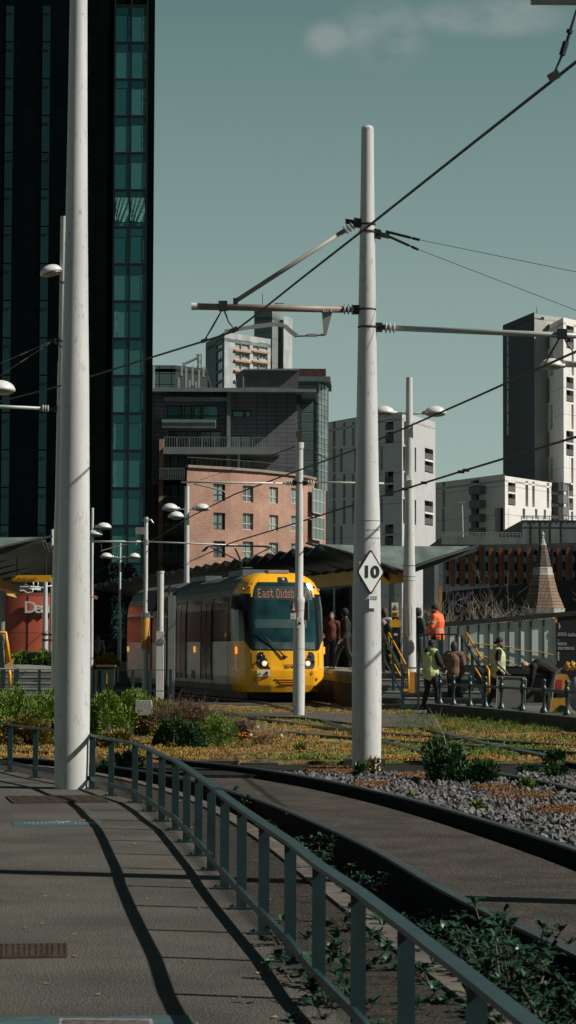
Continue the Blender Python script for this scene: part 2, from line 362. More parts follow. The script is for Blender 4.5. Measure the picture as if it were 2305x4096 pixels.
def rails(line, name, label):
    t = thing(name, label, 'tram track', (line[len(line) // 2].x, line[len(line) // 2].y, -.2), 'curved tram tracks')
    for l in (line, offset(line, 1.5)):
        m = MB(); ribbon(m, offset(l, -.035), offset(l, .035), .004, .022); r_ = m.build('rail', RAILM, t, True, angle=30)
        m = MB(); ribbon(m, offset(l, -.034), offset(l, .034), -.02, .0035)
        ribbon(m, offset(l, -.03), offset(l, .03), -.17, -.02); ribbon(m, offset(l, -.07), offset(l, .07), -.2, -.17); m.build('web', WEBM, r_)
    return t
WEBM = mat('rail_web_rust', (.010, .010, .010), .9, 0, .4, 6, .3, 30, spec=.1)
RAILM = mat('rail_steel', (.022, .034, .038), .36, .5, .3, 9, .05, 40)
rails(A, 'tram_track', 'dark steel rails curving between the fence and the gravel patch')
C_ = catmull([(x, y, 0) for x, y in [(4.9, 9), (4.35, 14), (3.75, 19.5), (3.12, 24.6), (2.86, 26.4), (2.55, 28), (2.25, 30.9)]], 6)
rails(C_, 'tram_track', 'short pair of rails beyond the gravel running into the sedum bed')

# sedum bed as a gently uneven sheet
def sedum():
    x0, x1, y0, y1 = -15.0, 9.0, 31.1, 61.5; nx, ny = 150, 170
    m = MB(); vs = []
    for j in range(ny + 1):
        for i in range(nx + 1):
            x = x0 + (x1 - x0) * i / nx; y = y0 + (y1 - y0) * (j / ny) ** 1.3
            if j == 0: y += .12 * noise.noise(Vector((x * 1.3, 0, 3)))
            yy = y + (max(0, -3.0 - x)) * .42 * max(0, 1 - (y - y0) / 8)      # near edge swings back to follow the curve
            z = .035 * noise.noise(Vector((x * 1.5, yy * 1.5, 1))) + .02 * noise.noise(Vector((x * 6, yy * 6, 2)))
            if x > 3.1 and y > 49.5 + (5 - x) * .9: z = -.03
            vs.append((x, yy, z))
    fs = [(j * (nx + 1) + i, j * (nx + 1) + i + 1, (j + 1) * (nx + 1) + i + 1, (j + 1) * (nx + 1) + i) for j in range(ny) for i in range(nx)]
    for i in range(nx):
        k = len(vs); a, b = vs[i], vs[i + 1]; vs += [(a[0], a[1], -.24), (b[0], b[1], -.24)]; fs.append((k, k + 1, i + 1, i))
    m.add(vs, fs); return tag(m.build('sedum_ground', SEDUM, None, True), kind='structure')
sedum()
# dark stone edging blocks in front of the bed
EDGE = mat('edging_dark', (.06, .05, .04), .9, 0, .35, 5, .5, 30)
e = MB(); x = -2.3
while x < 8.5:
    w = random.uniform(.5, 1.3)
    if random.random() < .8: e.box(x, x + w - .04, 30.98 + random.uniform(-.05, .03), 31.2, -.23, random.uniform(-.03, .035))
    x += w
tag(e.build('bed_edging', EDGE), kind='structure')
# rails sunk in the sedum, leading to the tram
T2 = catmull([(x, y, 0) for x, y in [(2.95, 31.3), (2.3, 37), (1.75, 44), (1.2, 52), (.55, 59), (-.15, 64.8), (-2.7, 75), (-7, 95), (-11, 112)]], 8)
T3 = catmull([(x, y, 0) for x, y in [(6.2, 31.3), (3.6, 35.5), (.9, 40.5), (-1.2, 48), (-2.9, 56), (-4.7, 64.8), (-7.2, 75), (-11.5, 95)]], 8)
for L_, lb in ((T2, 'sunken rails leading through the sedum to the yellow tram'), (T3, 'sunken rails crossing the sedum beside the tram line')):
    t = thing('sunken_track', lb, 'tram track', (L_[0].x, L_[0].y, 0), 'sunken tracks in the sedum')
    for d in (-.75, .75):
        m = MB(); ribbon(m, offset(L_, d - .07), offset(L_, d + .07), -.05, .045); m.build('rail', RAILM, t)
XP = [G(x, y, .05) for x, y in [(232, 712.2), (330, 713), (436, 714.2), (436, 723), (426, 727), (383, 726.5), (300, 717.0), (240, 715.5)]]
sheet([(p.x, p.y) for p in reversed(XP)], -.2, .05, 'crossing_path', ASPH)
sheet([(3.4, 52.2), (12, 40), (40, 40), (40, 61.9), (2.0, 61.9), (1.6, 57.2)], -.2, .003, 'pavement', PAVE)

sheet([(-1.0, 28.4), (9, 28.4), (9, 31.0), (-2.6, 31.0)], -.1, -.048, 'edge_soil', BED)
# loose gravel stones
def gravel():
    m = MB(); poly = [(p.x + .14, p.y) for p in B if 12 < p.y < 29.6]
    def bx(y):
        for a, b in zip(poly, poly[1:]):
            if a[1] <= y <= b[1]: return a[0] + (b[0] - a[0]) * (y - a[1]) / (b[1] - a[1])
        return 3
    n = 0
    while n < 8500:
        y = 13 + 15.6 * random.random() ** .9; x0 = bx(y); x1 = x0 + 4.2
        x = random.uniform(x0, x1)
        if x > 6.5: continue
        if (Vector((x, y)) - Vector((1.02, 28.9))).length < .25: continue
        g = noise.noise(Vector((x * .9, y * .5, 9)))
        if g < -.35 and random.random() < .6: continue
        n += 1; r = random.uniform(.016, .044)
        rot = Euler((random.random() * 6, random.random() * 6, random.random() * 6)).to_matrix()
        vs = [Vector(c) * r for c in ((1, 0, 0), (-1, 0, 0), (0, 1, 0), (0, -1, 0), (0, 0, 1), (0, 0, -1), (.7, .7, .3), (-.6, .6, -.5))]
        vs = [rot @ Vector((q.x * random.uniform(.8, 1.3), q.y * random.uniform(.7, 1.1), q.z * random.uniform(.6, 1))) + Vector((x, y, -.04 + r * .4)) for q in vs]
        m.add(vs, [(0, 6, 4), (6, 2, 4), (2, 7, 4), (7, 1, 4), (1, 3, 4), (3, 0, 4), (6, 0, 5), (2, 6, 5), (7, 2, 5), (1, 7, 5), (3, 1, 5), (0, 3, 5)])
    st = mat('gravel_stone', (.055, .058, .062), .85, 0, .5, 3, .2, 80, col2=(.19, .18, .175))
    tag(m.build('gravel', st), 'loose grey ballast stones between the curved rails', 'gravel', kind='stuff')
gravel()

# ================================================================== LOW FENCE
t = thing('guard_fence', 'low teal steel fence curving along the footpath edge', 'fence', (FP[10].x, FP[10].y, 0))
FC = catmull([(p.x, p.y, .56) for p in FP], 4)
m = MB()
for a, b in zip(FP, FP[1:]): m.bar((a.x, a.y, .572), (b.x, b.y, .572), .056, .020)
for a in FP: m.ell((a.x, a.y, .572), .029, .029, .0103, 10, 6, lo=-1)
m.build('top_rail', FENCE, t, True, angle=40)
m = MB()
for a, b in zip(FP, FP[1:]): m.bar((a.x - .02, a.y, .115), (b.x - .02, b.y, .115), .022, .042)
m.build('lower_rail', FENCE, t)
for i, p in enumerate(FP):
    m = MB(); m.box(p.x - .029, p.x + .029, p.y - .018, p.y + .018, .0, .562); m.build('post', FENCE, t)
    m = MB(); m.box(p.x - .075, p.x + .075, p.y - .05, p.y + .05, .0, .012)
    for sx in (-.055, .055): m.tube([(p.x + sx, p.y, .01), (p.x + sx, p.y, .024)], .008, 6)
    m.build('base_plate', FENCE, t)

# ================================================================== THINGS LYING ON THE FOOTPATH
RUST = mat('rusty_grate', (.085, .055, .045), .7, .3, .3, 20)
def grate(corners, label, nb):
    c = [G(x, y) for x, y in corners]; o = sum(c, Vector()) / 4; t = thing('drain_grate', label, 'drain grate', (o.x, o.y, 0), 'iron drain grates in the footpath')
    def q(u, w): return (c[0] * (1 - u) + c[1] * u) * (1 - w) + (c[3] * (1 - u) + c[2] * u) * w
    m = MB(); a = [q(0, 0), q(1, 0), q(1, 1), q(0, 1)]; m.prism([(p.x, p.y) for p in a], 0, .004); m.build('pit', BLACK, t)
    m = MB()
    for i in range(nb + 1):
        u = i / nb; a, b = q(u, 0), q(u, 1); m.bar((a.x, a.y, .010), (b.x, b.y, .010), (c[1] - c[0]).length / nb * (.42 if i % 4 else .75), .010)
    for w in (0, .2, .4, .6, .8, 1):
        a, b = q(0, w), q(1, w); m.bar((a.x, a.y, .009), (b.x, b.y, .009), .02, .012)
    m.build('bars', RUST, t)
grate([(14, 803.6), (108, 802.6), (98, 797), (7, 797.2)], 'long rusty grate in the path at the foot of the large pole', 34)
grate([(-60, 960), (66.5, 957.6), (66.8, 945.8), (-60, 947.3)], 'short rusty grate in the path at the left picture edge', 22)
STK = mat('sticker_teal', (.045, .085, .092), .7, 0, .25, 14); STKW = mat('sticker_white', (.22, .23, .23), .7, 0, .3, 20); STKR = mat('sticker_red', (.22, .07, .06), .7, 0, .3, 20)
def sticker(corners, label, inner):
    c = [G(x, y) for x, y in corners]; o = sum(c, Vector()) / 4; t = thing('floor_sticker', label, 'floor sticker', (o.x, o.y, 0))
    MB().prism([(p.x, p.y) for p in c], .001, .004).build('backing', STK, t)
    for pts, mm, nm in inner:
        q = [G(x, y) for x, y in pts]; MB().prism([(p.x, p.y) for p in q], .004, .0065 if mm is STKW else .009).build(nm, mm, t)
inner = []
for i in range(17):
    x = 24 + i * 4.2
    if 9 < i < 12: continue
    inner.append(([(x, 824.2), (x + 2.2, 824.2), (x + 2.2, 823.1), (x, 823.1)], STKW, 'mark'))
inner += [([(48, 823.6), (70, 822.4), (70, 821.6), (48, 822.8)], STKW, 'stroke'), ([(56, 823.5), (58, 823.5), (57.5, 821), (55.5, 821)], STKW, 'stroke'), ([(78, 821.5), (100, 821.3), (97, 819.9), (80, 820.1)], STKR, 'red_patch')]
sticker([(13, 827.5), (100, 825.2), (103, 818.8), (12, 821.8)], 'worn teal sticker with white marks across the path near the long grate', inner)
sticker([(-20, 1075), (215, 1075), (191, 1016), (-10, 1018)], 'teal sticker with white framed picture at the bottom picture edge',
        [([(55, 1070), (165, 1070), (152, 1020.5), (59, 1019.8)], STKW, 'frame'), ([(60, 1068), (159, 1068), (149, 1022.3), (63, 1021.5)], mat('sticker_pink', (.10, .075, .075), .7, 0, .4, 30), 'picture')])
LEAFD = mat('dry_leaf', (.30, .22, .13), .8, 0, .3, 10)
m = MB()
for i in range(110):
    y = 4 + random.random() * 22; x = random.uniform(-.115 * y - .3, 0)
    s = random.uniform(.006, .016); a = random.random() * 3
    m.add([(x + math.cos(a + k * 1.57) * s * (1.6 if k % 2 else 1), y + math.sin(a + k * 1.57) * s * 1.4, .006 + .004 * (k % 2)) for k in range(4)], [(0, 1, 2, 3)])
tag(m.build('leaf_litter', LEAFD), 'tiny pale leaf scraps scattered on the grey footpath', 'leaf litter', kind='stuff')

# ================================================================== POLES
def band(mb, c, r, z, h=.03): mb.tube([(c.x, c.y, z), (c.x, c.y, z + h)], r, 20)
def bands(t, c, zr_, h, m_):
    for z, r in zr_: m = MB(); band(m, c, r, z, h); m.build('strap', m_, t)
def pole(c, z0, prof, label, parts=True, n=28, name='overhead_line_pole', cat='pole', group='pale tapered steel poles'):
    t = thing(name, label, cat, (c.x, c.y, z0), group)
    m = MB(); m.tube([(c.x, c.y, z) for r, z in prof], [r for r, z in prof], n); m.build('shaft', POLE, t, True, angle=50)
    return t
def lampr(px, py, Y): return P(px, py, Y)
def dome(t, c, r, dx=0, tilt=0.):
    rot = Matrix.Rotation(tilt, 3, 'Y')
    h = MB().ell(c, r, r, r * .72, 18, 7, rot=rot, lo=0).build('lamp_head', LAMPW, t, True)
    l = MB(); l.ell(Vector(c) + rot @ Vector((0, 0, -.015)), r * .9, r * .9, -r * .22, 16, 4, rot=rot, lo=0); l.build('lamp_lens', LAMPG, h, True)
def lamparm(t, pc, z, dx, r, rp=.012, tilt=0.):
    MB().tube([(pc.x, pc.y, z - .02), (pc.x + dx - math.copysign(r * .8, dx), pc.y, z)], rp * 1.6, 8).build('lamp_arm', POLE, t, True)
    MB().tube([(pc.x + dx - math.copysign(r * 1.15, dx), pc.y, z + .005), (pc.x + dx - math.copysign(r * .7, dx), pc.y, z + .01)], rp * 3, 8).build('lamp_socket', GALV, t, True)
    dome(t, (pc.x + dx, pc.y, z - .02), r, dx, tilt)
def insul(mb, a, d, r=.055, n=3, gap=.05):
    a = Vector(a); d = Vector(d).normalized()
    for k in range(n):
        c = a + d * gap * k; mb.tube([c - d * .018, c - d * .004, c + d * .006, c + d * .018], [r * .45, r, r, r * .45], 14)
def clamp(t, c, z, r, side, d=(1, 0, 0)):
    m = MB(); m.tube([(c.x, c.y, z - .012), (c.x, c.y, z + .012)], r + .012, 20)
    e = Vector((c.x, c.y, z)) + Vector(d).normalized() * r
    m.obox(e + Vector(d).normalized() * .03, d, (0, 1, 0), (0, 0, 1), .05, .05, .055)
    m.obox(e + Vector(d).normalized() * .12, d, (0, 1, 0), (0, 0, 1), .07, .02, .03)
    m.tube([e + Vector(d).normalized() * .07 + Vector((0, -.06, .02)), e + Vector(d).normalized() * .07 + Vector((0, .06, .02))], .02, 8)
    m.build('clamp', DARKM, t, True, angle=35)

# the pole carrying the diamond sign
Y1 = G(366.6, 768.6).y; c1 = Vector((P(366.6, 768.6, Y1).x, Y1, 0))
ZT1 = P(367.5, 128.5, Y1).z
p10 = pole(c1, -.06, [(.178, -.1), (.186, .5), (.187, 1.2), (.178, 2.0), (.165, 3.2), (.15, 3.6), (.127, 5.0), (.105, 6.3), (.088, 7.3), (.08, ZT1)], 'pale pole carrying the diamond ten speed sign and two arms')
MB().tube([(c1.x, c1.y, ZT1), (c1.x, c1.y, ZT1 + .03)], [.08, .06], 20).build('cap', POLE, p10)
bands(p10, c1, ((3.0, .171), (3.12, .17), (1.9 + .62, .176), (2.9, .172), (3.86, .146)), .008, GALV)
def px1(px, py, dy=0): return P(px, py, Y1 + dy)
# left arm with sleeve and insulators
a0, a1 = px1(191.5, 306.4), px1(343, 309.5)
m = MB().tube([a0, px1(197, 306.5)], .048, 14); m.build('arm_cap', LAMPW, p10, True, angle=40)
MB().tube([px1(196, 306.5), a1], .043, 14).build('arm', ARMB, p10, True)
m = MB(); insul(m, px1(344.5, 309.6), (1, 0, 0), .065); m.build('insulator', INSUL, p10, True, angle=40)
clamp(p10, c1, px1(360, 309.8).z, .103, -1, (-1, 0, 0))
# inclined tie
t0, t1 = px1(235, 301.5), px1(344, 231)
MB().tube([t0, t1], .03, 12).build('tie_tube', mat('tie_grey', (.30, .30, .27), .5), p10, True)
m = MB(); insul(m, px1(345.5, 230), (t1 - t0), .06); m.build('insulator', INSUL, p10, True, angle=40)
clamp(p10, c1, px1(360, 224.5).z, .094, -1, (-1, 0, .15))
m = MB(); m.obox(px1(235.5, 303), (1, 0, 0), (0, 1, 0), (0, 0, 1), .03, .03, .06); m.obox(px1(223, 306), (1, 0, 0), (0, 1, 0), (0, 0, 1), .055, .06, .06)
m.tube([px1(223, 308), px1(213, 326), px1(204.6, 340.0)], [.008, .014, .008], 6); m.tube([px1(223, 308), px1(229, 322), px1(234.4, 329)], [.008, .014, .008], 6)
m.obox(px1(204.5, 340.5), (1, 0, .4), (0, 1, 0), (-.4, 0, 1), .045, .02, .022); m.obox(px1(234.6, 329.8), (1, 0, .5), (0, 1, 0), (-.5, 0, 1), .045, .02, .03)
m.build('hanger', DARKM, p10, True, angle=35)
# bent registration arm and its bracket
PALE = mat('registration_grey', (.30, .31, .29), .5, 0, .08)
ra = [(224.5, 331.5), (252, 327), (268, 325), (277, 323.8), (284, 325.5), (292, 332.5), (297, 336)]
m = MB()
for (xa, ya), (xb, yb) in zip(ra, ra[1:]): m.bar(px1(xa, ya), px1(xb, yb), .02, .055 if xa > 240 else .045)
m.build('registration_arm', PALE, p10)
m = MB(); m.tube([px1(296, 336), px1(325, 334.8)], .014, 8); m.obox(px1(312, 335.3), (1, 0, 0), (0, 1, 0), (0, 0, 1), .06, .02, .018)
br = [px1(322, 311.8), px1(332.3, 311.8), px1(326.5, 335), px1(323.5, 335)]
k = len(m.v); m.v += [(p.x, p.y - .02, p.z) for p in br] + [(p.x, p.y + .02, p.z) for p in br]
m.f += [tuple(k + i for i in q) for q in ((0, 1, 2, 3), (7, 6, 5, 4), (0, 4, 5, 1), (1, 5, 6, 2), (2, 6, 7, 3), (3, 7, 4, 0))]
m.obox(px1(327, 311.5), (1, 0, 0), (0, 1, 0), (0, 0, 1), .075, .04, .012); m.build('bracket', PALE, p10)
m = MB()
for x in (323.3, 330.8): m.tube([px1(x, 312, -.05), px1(x, 306.5, -.02), px1(x, 306, .03)], .008, 6)
m.build('u_bolt', GALV, p10)
# right arm
b0, b1 = px1(392, 328), px1(640, 338.5)
MB().tube([b0, b1], .036, 14).build('arm', mat('arm_teal_grey', (.36, .40, .39), .42, .1), p10, True)
m = MB(); insul(m, px1(386, 327.7), (1, 0, 0), .07); m.build('insulator', INSUL, p10, True, angle=40)
clamp(p10, c1, px1(372, 327.3).z, .112, 1, (1, 0, 0))
m = MB(); q = px1(562, 334); m.obox(q, (1, 0, 0), (0, 1, 0), (0, 0, 1), .06, .055, .06)
m.tube([q, px1(552, 351), px1(545, 364)], [.008, .013, .008], 6); m.tube([q, px1(568, 345), px1(575, 354)], [.008, .013, .008], 6); m.build('hanger', DARKM, p10)
clamp(p10, c1, px1(378, 232).z, .096, 1, (1, 0, -.2))
# stay wires with turnbuckles
for (xa, ya), (xb, yb), (xc, yc) in (((388, 232), (418, 239.5), (640, 285)), ((387, 235.5), (417, 249), (640, 335))):
    m = MB(); a, b, c = px1(xa, ya), px1(xb, yb), px1(xc, yc, -2); m.tube([a, b], .010, 6)
    for u, l in ((.05, .05), (.45, .12), (.93, .05)): q = a.lerp(b, u); d = (b - a).normalized(); m.tube([q - d * l, q + d * l], .018, 6)
    m.tube([b, c], .0035, 5); m.build('stay_wire', CABLE, p10)
# the diamond speed sign and number plate on this pole
sg = thing('speed_sign', 'white diamond speed sign reading ten with black border', 'sign', (c1.x, Y1 - .23, 2.0))
sc = px1(371.2, 572.0, -.22); hw, hh = .19, .295
def rdiamond(hw, hh, r=.14, n=5):
    pts = []; cor = [Vector((0, hh)), Vector((-hw, 0)), Vector((0, -hh)), Vector((hw, 0))]
    for i, c in enumerate(cor):
        a, b = cor[i - 1], cor[(i + 1) % 4]; p, q = c.lerp(a, r), c.lerp(b, r)
        for k in range(n + 1): t_ = k / n; pts.append(p * (1 - t_) ** 2 + c * 2 * t_ * (1 - t_) + q * t_ * t_)
    return pts
def plate(pts, c, y0, y1):
    n = len(pts); m = MB(); m.add([(c.x + p.x, y0, c.z + p.y) for p in pts] + [(c.x + p.x, y1, c.z + p.y) for p in pts],
        [tuple(range(n)), tuple(range(2 * n - 1, n - 1, -1))] + [(i, n + i, n + (i + 1) % n, (i + 1) % n) for i in range(n)]); return m
sg.rotation_euler = (0, 0, R(20)); plate(rdiamond(hw, hh, .12), sc, sc.y - .0, sc.y + .02).build('border', BLACK, sg)
plate(rdiamond(hw * .88, hh * .88, .1), sc, sc.y - .006, sc.y + .001).build('face', WHITE, sg)
text('10', .205, BLACK, sg, (sc.x, sc.y - .012, sc.z - .002), 'numerals', wx=1.12, ext=.002, bold=.006)
m = MB(); m.box(c1.x - .1, c1.x + .1, sc.y + .02, Y1 - .16, sc.z + .1, sc.z + .13); m.box(c1.x - .1, c1.x + .1, sc.y + .02, Y1 - .16, sc.z - .12, sc.z - .09); m.build('bracket', GALV, sg)
np_ = px1(373.6, 601.5, -.19); ng = thing('number_plate', 'small white plate numbered 222 below the diamond sign', 'sign', tuple(np_)); ng.rotation_euler = (0, 0, R(18))
MB().box(np_.x - .058, np_.x + .058, np_.y, np_.y + .006, np_.z - .085, np_.z + .085).build('plate', WHITE, ng)
text('222', .062, BLACK, ng, (np_.x, np_.y - .006, np_.z + .045), 'numerals', ext=.001)

# the big near pole on the footpath
Y0 = G(71.5, 788.5).y; c0 = Vector((P(71.5, 788.5, Y0).x, Y0, 0))
pb = pole(c0, 0, [(.178, 0), (.186, .3), (.19, .8), (.188, 1.5), (.178, 2.2), (.165, 3.2), (.15, 4.4), (.138, 5.0), (.122, 6.0), (.108, 7.2), (.096, 8.5), (.085, 10.2)], 'large pale pole rising out of frame from the footpath', n=36)
# the taller pole behind it with one lamp
def pc(px, Y): return Vector((P(px, 640, Y).x, Y, 0))
c2 = pc(60.0, 46); p2 = pole(c2, 0, [(.17, 0), (.165, 3), (.125, 4.5), (.10, 7.2), (.085, 7.3), (.068, 10.2)], 'slender pole with one lamp just behind the large near pole')
zz = lambda py, Y: P(60, py, Y).z
lamparm(p2, c2, zz(272, 46), -.24, .235, .012, R(-14))
for zt in (277, 341, 407): band_m = MB(); band(band_m, c2, .098, zz(zt + 6, 46), .02); band_m.build('strap', DARKM, p2)
clamp(p2, c2, zz(341, 46), .085, -1, (-1, 0, 0)); clamp(p2, c2, zz(409, 46), .09, -1, (-1, 0, 0))
m = MB(); insul(m, (c2.x - .28, c2.y, zz(408.5, 46)), (-1, 0, 0), .075); m.build('insulator', INSUL, p2, True, angle=40)
MB().tube([(c2.x - .4, c2.y, zz(408.5, 46)), (c2.x - 2.6, c2.y, zz(404, 46))], .035, 10).build('arm', mat('arm_teal_grey', (.3, .3, .3)), p2, True)
for e in ((-20, 372), (-20, 389)):
    a = Vector((c2.x - .2, c2.y, zz(341, 46))); b = P(e[0], e[1], 45); m = MB(); m.tube([a, b], .004, 5)
    for u in (.08, .16, .38, .43): q = a.lerp(b, u); d = (b - a).normalized(); m.tube([q - d * .05, q + d * .05], .016, 6)
    m.build('stay_wire', DARKM, p2)
c3 = pc(-18, 47); p3 = pole(c3, 0, [(.17, 0), (.12, 5), (.07, 9)], 'pole at the left picture edge holding a large dome lamp', name='lamp_post', cat='lamp post')
lamparm(p3, c3, P(0, 390, 47).z, .32, .31)
# slim pole in front of the tram with the warning sign
c4 = Vector((P(298.7, 717, 50.8).x, 50.8, 0))
p4 = pole(c4, .03, [(.125, 0), (.135, .6), (.125, 1.9), (.115, 2.2), (.130, 2.52), (.130, 2.6), (.092, 2.68), (.086, 4), (.08, 6.05)], 'slim pole in front of the tram with a warning sign')
m = MB(); m.box(c4.x - .19, c4.x + .19, 50.62, 50.98, .0, .03)
for sx in (-.16, .16): m.tube([(c4.x + sx, 50.66, .02), (c4.x + sx, 50.66, .09)], .02, 8)
m.build('base_plate', GALV, p4)
MB().tube([(c4.x, c4.y, 5.93), (c4.x, c4.y, 6.07)], .098, 18).build('cap', POLE, p4, True, angle=40)
bands(p4, c4, ((2.35, .126), (1.15, .132), (1.5, .132)), .009, GALV)
y4 = 50.8; q4 = lambda px, py, dy=0: P(px, py, y4 + dy)
for sgn, (xa, xb) in ((-1, (181, 285)), (1, (313, 384))):
    MB().tube([q4(xa, 482), q4(xb, 483.5)], .022, 8).build('arm', LAMPW, p4, True)
    m = MB(); insul(m, q4(286.5 if sgn < 0 else 308.5, 483), (1, 0, 0), .075, 3, .055); m.build('insulator', INSUL, p4, True, angle=40)
    clamp(p4, c4, q4(299, 483).z, .08, sgn, (sgn, 0, 0))
MB().tube([q4(194, 484), q4(208, 487), q4(224, 491.5), q4(226, 494)], .016, 6).build('registration_arm', PALE, p4)
for xb, yb, xc, yc in ((262, 459, 200, 480), (334, 462, 372, 488)):
    m = MB(); a = q4(299, 445); m.tube([a, q4(xb, yb)], .012, 6); m.tube([q4(xb, yb), q4(xc, yc)], .005, 5); m.build('stay_wire', DARKM, p4)
ws = thing('warning_sign', 'white plate with red triangle and lightning bolt on the slim pole', 'sign', tuple(q4(292, 612, -.15)))
def wbox(t, nm, m_, x0, y0, x1, y1, d0, d1, Y=50.8):
    a = P(x0, y0, Y); b = P(x1, y1, Y); return MB().box(a.x, b.x, Y + d0, Y + d1, b.z, a.z).build(nm, m_, t)
wbox(ws, 'back_plate', mat('sign_grey', (.10, .11, .12), .6), 290.6, 599.5, 295.9, 612.8, -.15, -.14)
RED = mat('sign_red', (.42, .03, .05), .5, 0, .05)
def tri(c, hw, hh, y0, nm, m_, t): return plate([Vector((0, hh)), Vector((-hw, -hh)), Vector((hw, -hh))], c, y0, y0 + .006).build(nm, m_, t)
tc_ = P(293.3, 606.2, 50.8); tri(tc_, .058, .125, 50.64, 'triangle', RED, ws); tri(tc_ - Vector((0, 0, .012)), .036, .082, 50.632, 'triangle_face', WHITE, ws)
plate([Vector((.012, .05)), Vector((-.014, -.005)), Vector((.002, -.002)), Vector((-.008, -.055)), Vector((.014, .006)), Vector((.0, .004))], tc_ - Vector((0, 0, .02)), 50.624, 50.63).build('lightning_bolt', BLACK, ws)
wbox(ws, 'text_plate', WHITE, 290.6, 613, 296, 619.3, -.15, -.14)
text('Safe height', .026, BLACK, ws, P(293.3, 614.8, 50.64), ext=.001); text('4.9 (16\'0")', .026, BLACK, ws, P(293.3, 617.6, 50.64), ext=.001)
wbox(ws, 'small_notice', WHITE, 297.3, 617.6, 301.6, 627.6, -.15, -.14)
text('SC', .05, BLACK, ws, P(299.4, 619.6, 50.64), ext=.001); MB().ell(P(299.4, 623.3, 50.64), .03, .004, .035, 12, 6).build('emblem', BLACK, ws)
wb = thing('sign_box', 'dark upright box fixed to the slim pole beside its sign', 'sign', tuple(q4(306, 608, .1)))
wbox(wb, 'box', BLACK, 303, 602, 308, 620, -.05, .1); wbox(wb, 'edge', GALV, 308, 600.5, 309.2, 620.5, -.06, .1)
# tall double-lamp pole on the platform
c5 = Vector((P(409.2, 660, 61.5).x, 61.5, .9)); zp = lambda py: P(409, py, 61.5).z
p5 = pole(c5, .9, [(.185, .9), (.18, 2.2), (.16, 3.6), (.135, 4.6), (.11, 6.6), (.085, 8.8)], 'double lamp pole standing on the platform behind the stairs', name='lamp_post', cat='lamp post', group='double dome lamp posts')
lamparm(p5, c5, zp(413), -.68, .30, .018); lamparm(p5, c5, zp(413), .70, .30, .018)
m = MB(); m = MB(); dq = [P(x, y, 61.30) for x, y in ((406.5, 606), (407.5, 603.8), (410.5, 603.8), (411.5, 606), (411.5, 633), (410.5, 636), (407.5, 636), (406.5, 633), (406.5, 606))]; m.tube(dq, .008, 5); m.build('access_door', GALV, p5)
m = MB(); q = P(411, 480, 61.2); m.tube([q, q + Vector((.0, 0, -.14))], [.08, .07], 14); m.ell(q + Vector((0, 0, -.15)), .07, .07, .08, 12, 6); m.box(q.x - .12, q.x, q.y, q.y + .25, q.z - .02, q.z + .1); m.build('camera_dome', LAMPW, p5, True, angle=40)
bands(p5, c5, [(zp(y), .166) for y in (577, 581, 566)], .012, DARKM)
# more poles further back
def simple_pole(px, Y, ztop, r0, r1, label, z0=0., lamps=(), lr=.3, n=16, name='lamp_post', cat='lamp post', grp='double dome lamp posts'):
    c = pc(px, Y); t = pole(c, z0, [(r0, z0), (r0 * .93, z0 + (ztop - z0) * .35), (r1 * 1.1, z0 + (ztop - z0) * .6), (r1, ztop)], label, n=n, name=name, cat=cat, group=grp)
    for dx, z in lamps: lamparm(t, c, z, dx, lr, .02)
    return t, c
Z = lambda py, Y: P(288, py, Y).z
simple_pole(186.2, 84, Z(486.5, 84), .14, .085, 'pale lamp post with three domes in front of the dark glass bay', 0, ((-.62, Z(509, 84)), (.55, Z(509, 84)), (-.40, Z(517, 84))), .30)
simple_pole(119.5, 100, Z(544, 100), .08, .045, 'small double lamp post near the parked tram end by the tower', 0, ((-.6, Z(557.5, 100)), (.6, Z(557.5, 100))), .28)
t_, c_ = simple_pole(91.3, 75, Z(508.5, 75), .07, .045, 'lamp post half hidden by the right side of the large pole', 0, ((.38, Z(528, 75)), (.1, Z(535, 75))), .25)
t_, c_ = simple_pole(145.3, 71, Z(517.5, 71), .095, .06, 'overhead line pole beside the rear tram section', 0, (), name='overhead_line_pole', cat='pole', grp='pale tapered steel poles')
q5 = lambda px, py, dy=0: P(px, py, 71 + dy)
MB().tube([q5(88, 541.5), q5(144, 541.5)], .028, 8).build('arm', LAMPW, t_, True); MB().tube([q5(146, 541.5), q5(238, 545.5)], .024, 8).build('arm', LAMPW, t_, True)
m = MB(); band(m, c_, .085, Z(522, 71), .08); band(m, c_, .085, Z(545, 71), .16); m.tube([q5(146, 519), q5(151, 520), q5(153, 523)], .03, 6); m.box(c_.x - .32, c_.x - .05, 70.9, 71, Z(535, 71), Z(528, 71)); m.tube([q5(137, 530), q5(136, 545)], .03, 6); m.build('fittings', GALV, t_)
MB().tube([q5(101, 551), q5(119, 546), q5(133, 543)], .016, 6).build('registration_arm', PALE, t_)
MB().tube([q5(100, 541), q5(102, 550)], .012, 6).build('hanger', DARKM, t_)
t_, c_r = simple_pole(600, 58, Z(330, 58), .15, .085, 'lamp post beyond the right picture edge with its dome showing', 0, ((-1.20, Z(365, 58)),), .30)
MB().tube([(c_r.x - .95, 58, Z(361.5, 58)), (c_r.x, 58, Z(363.5, 58))], .05, 8).build('lamp_arm', POLE, t_, True)
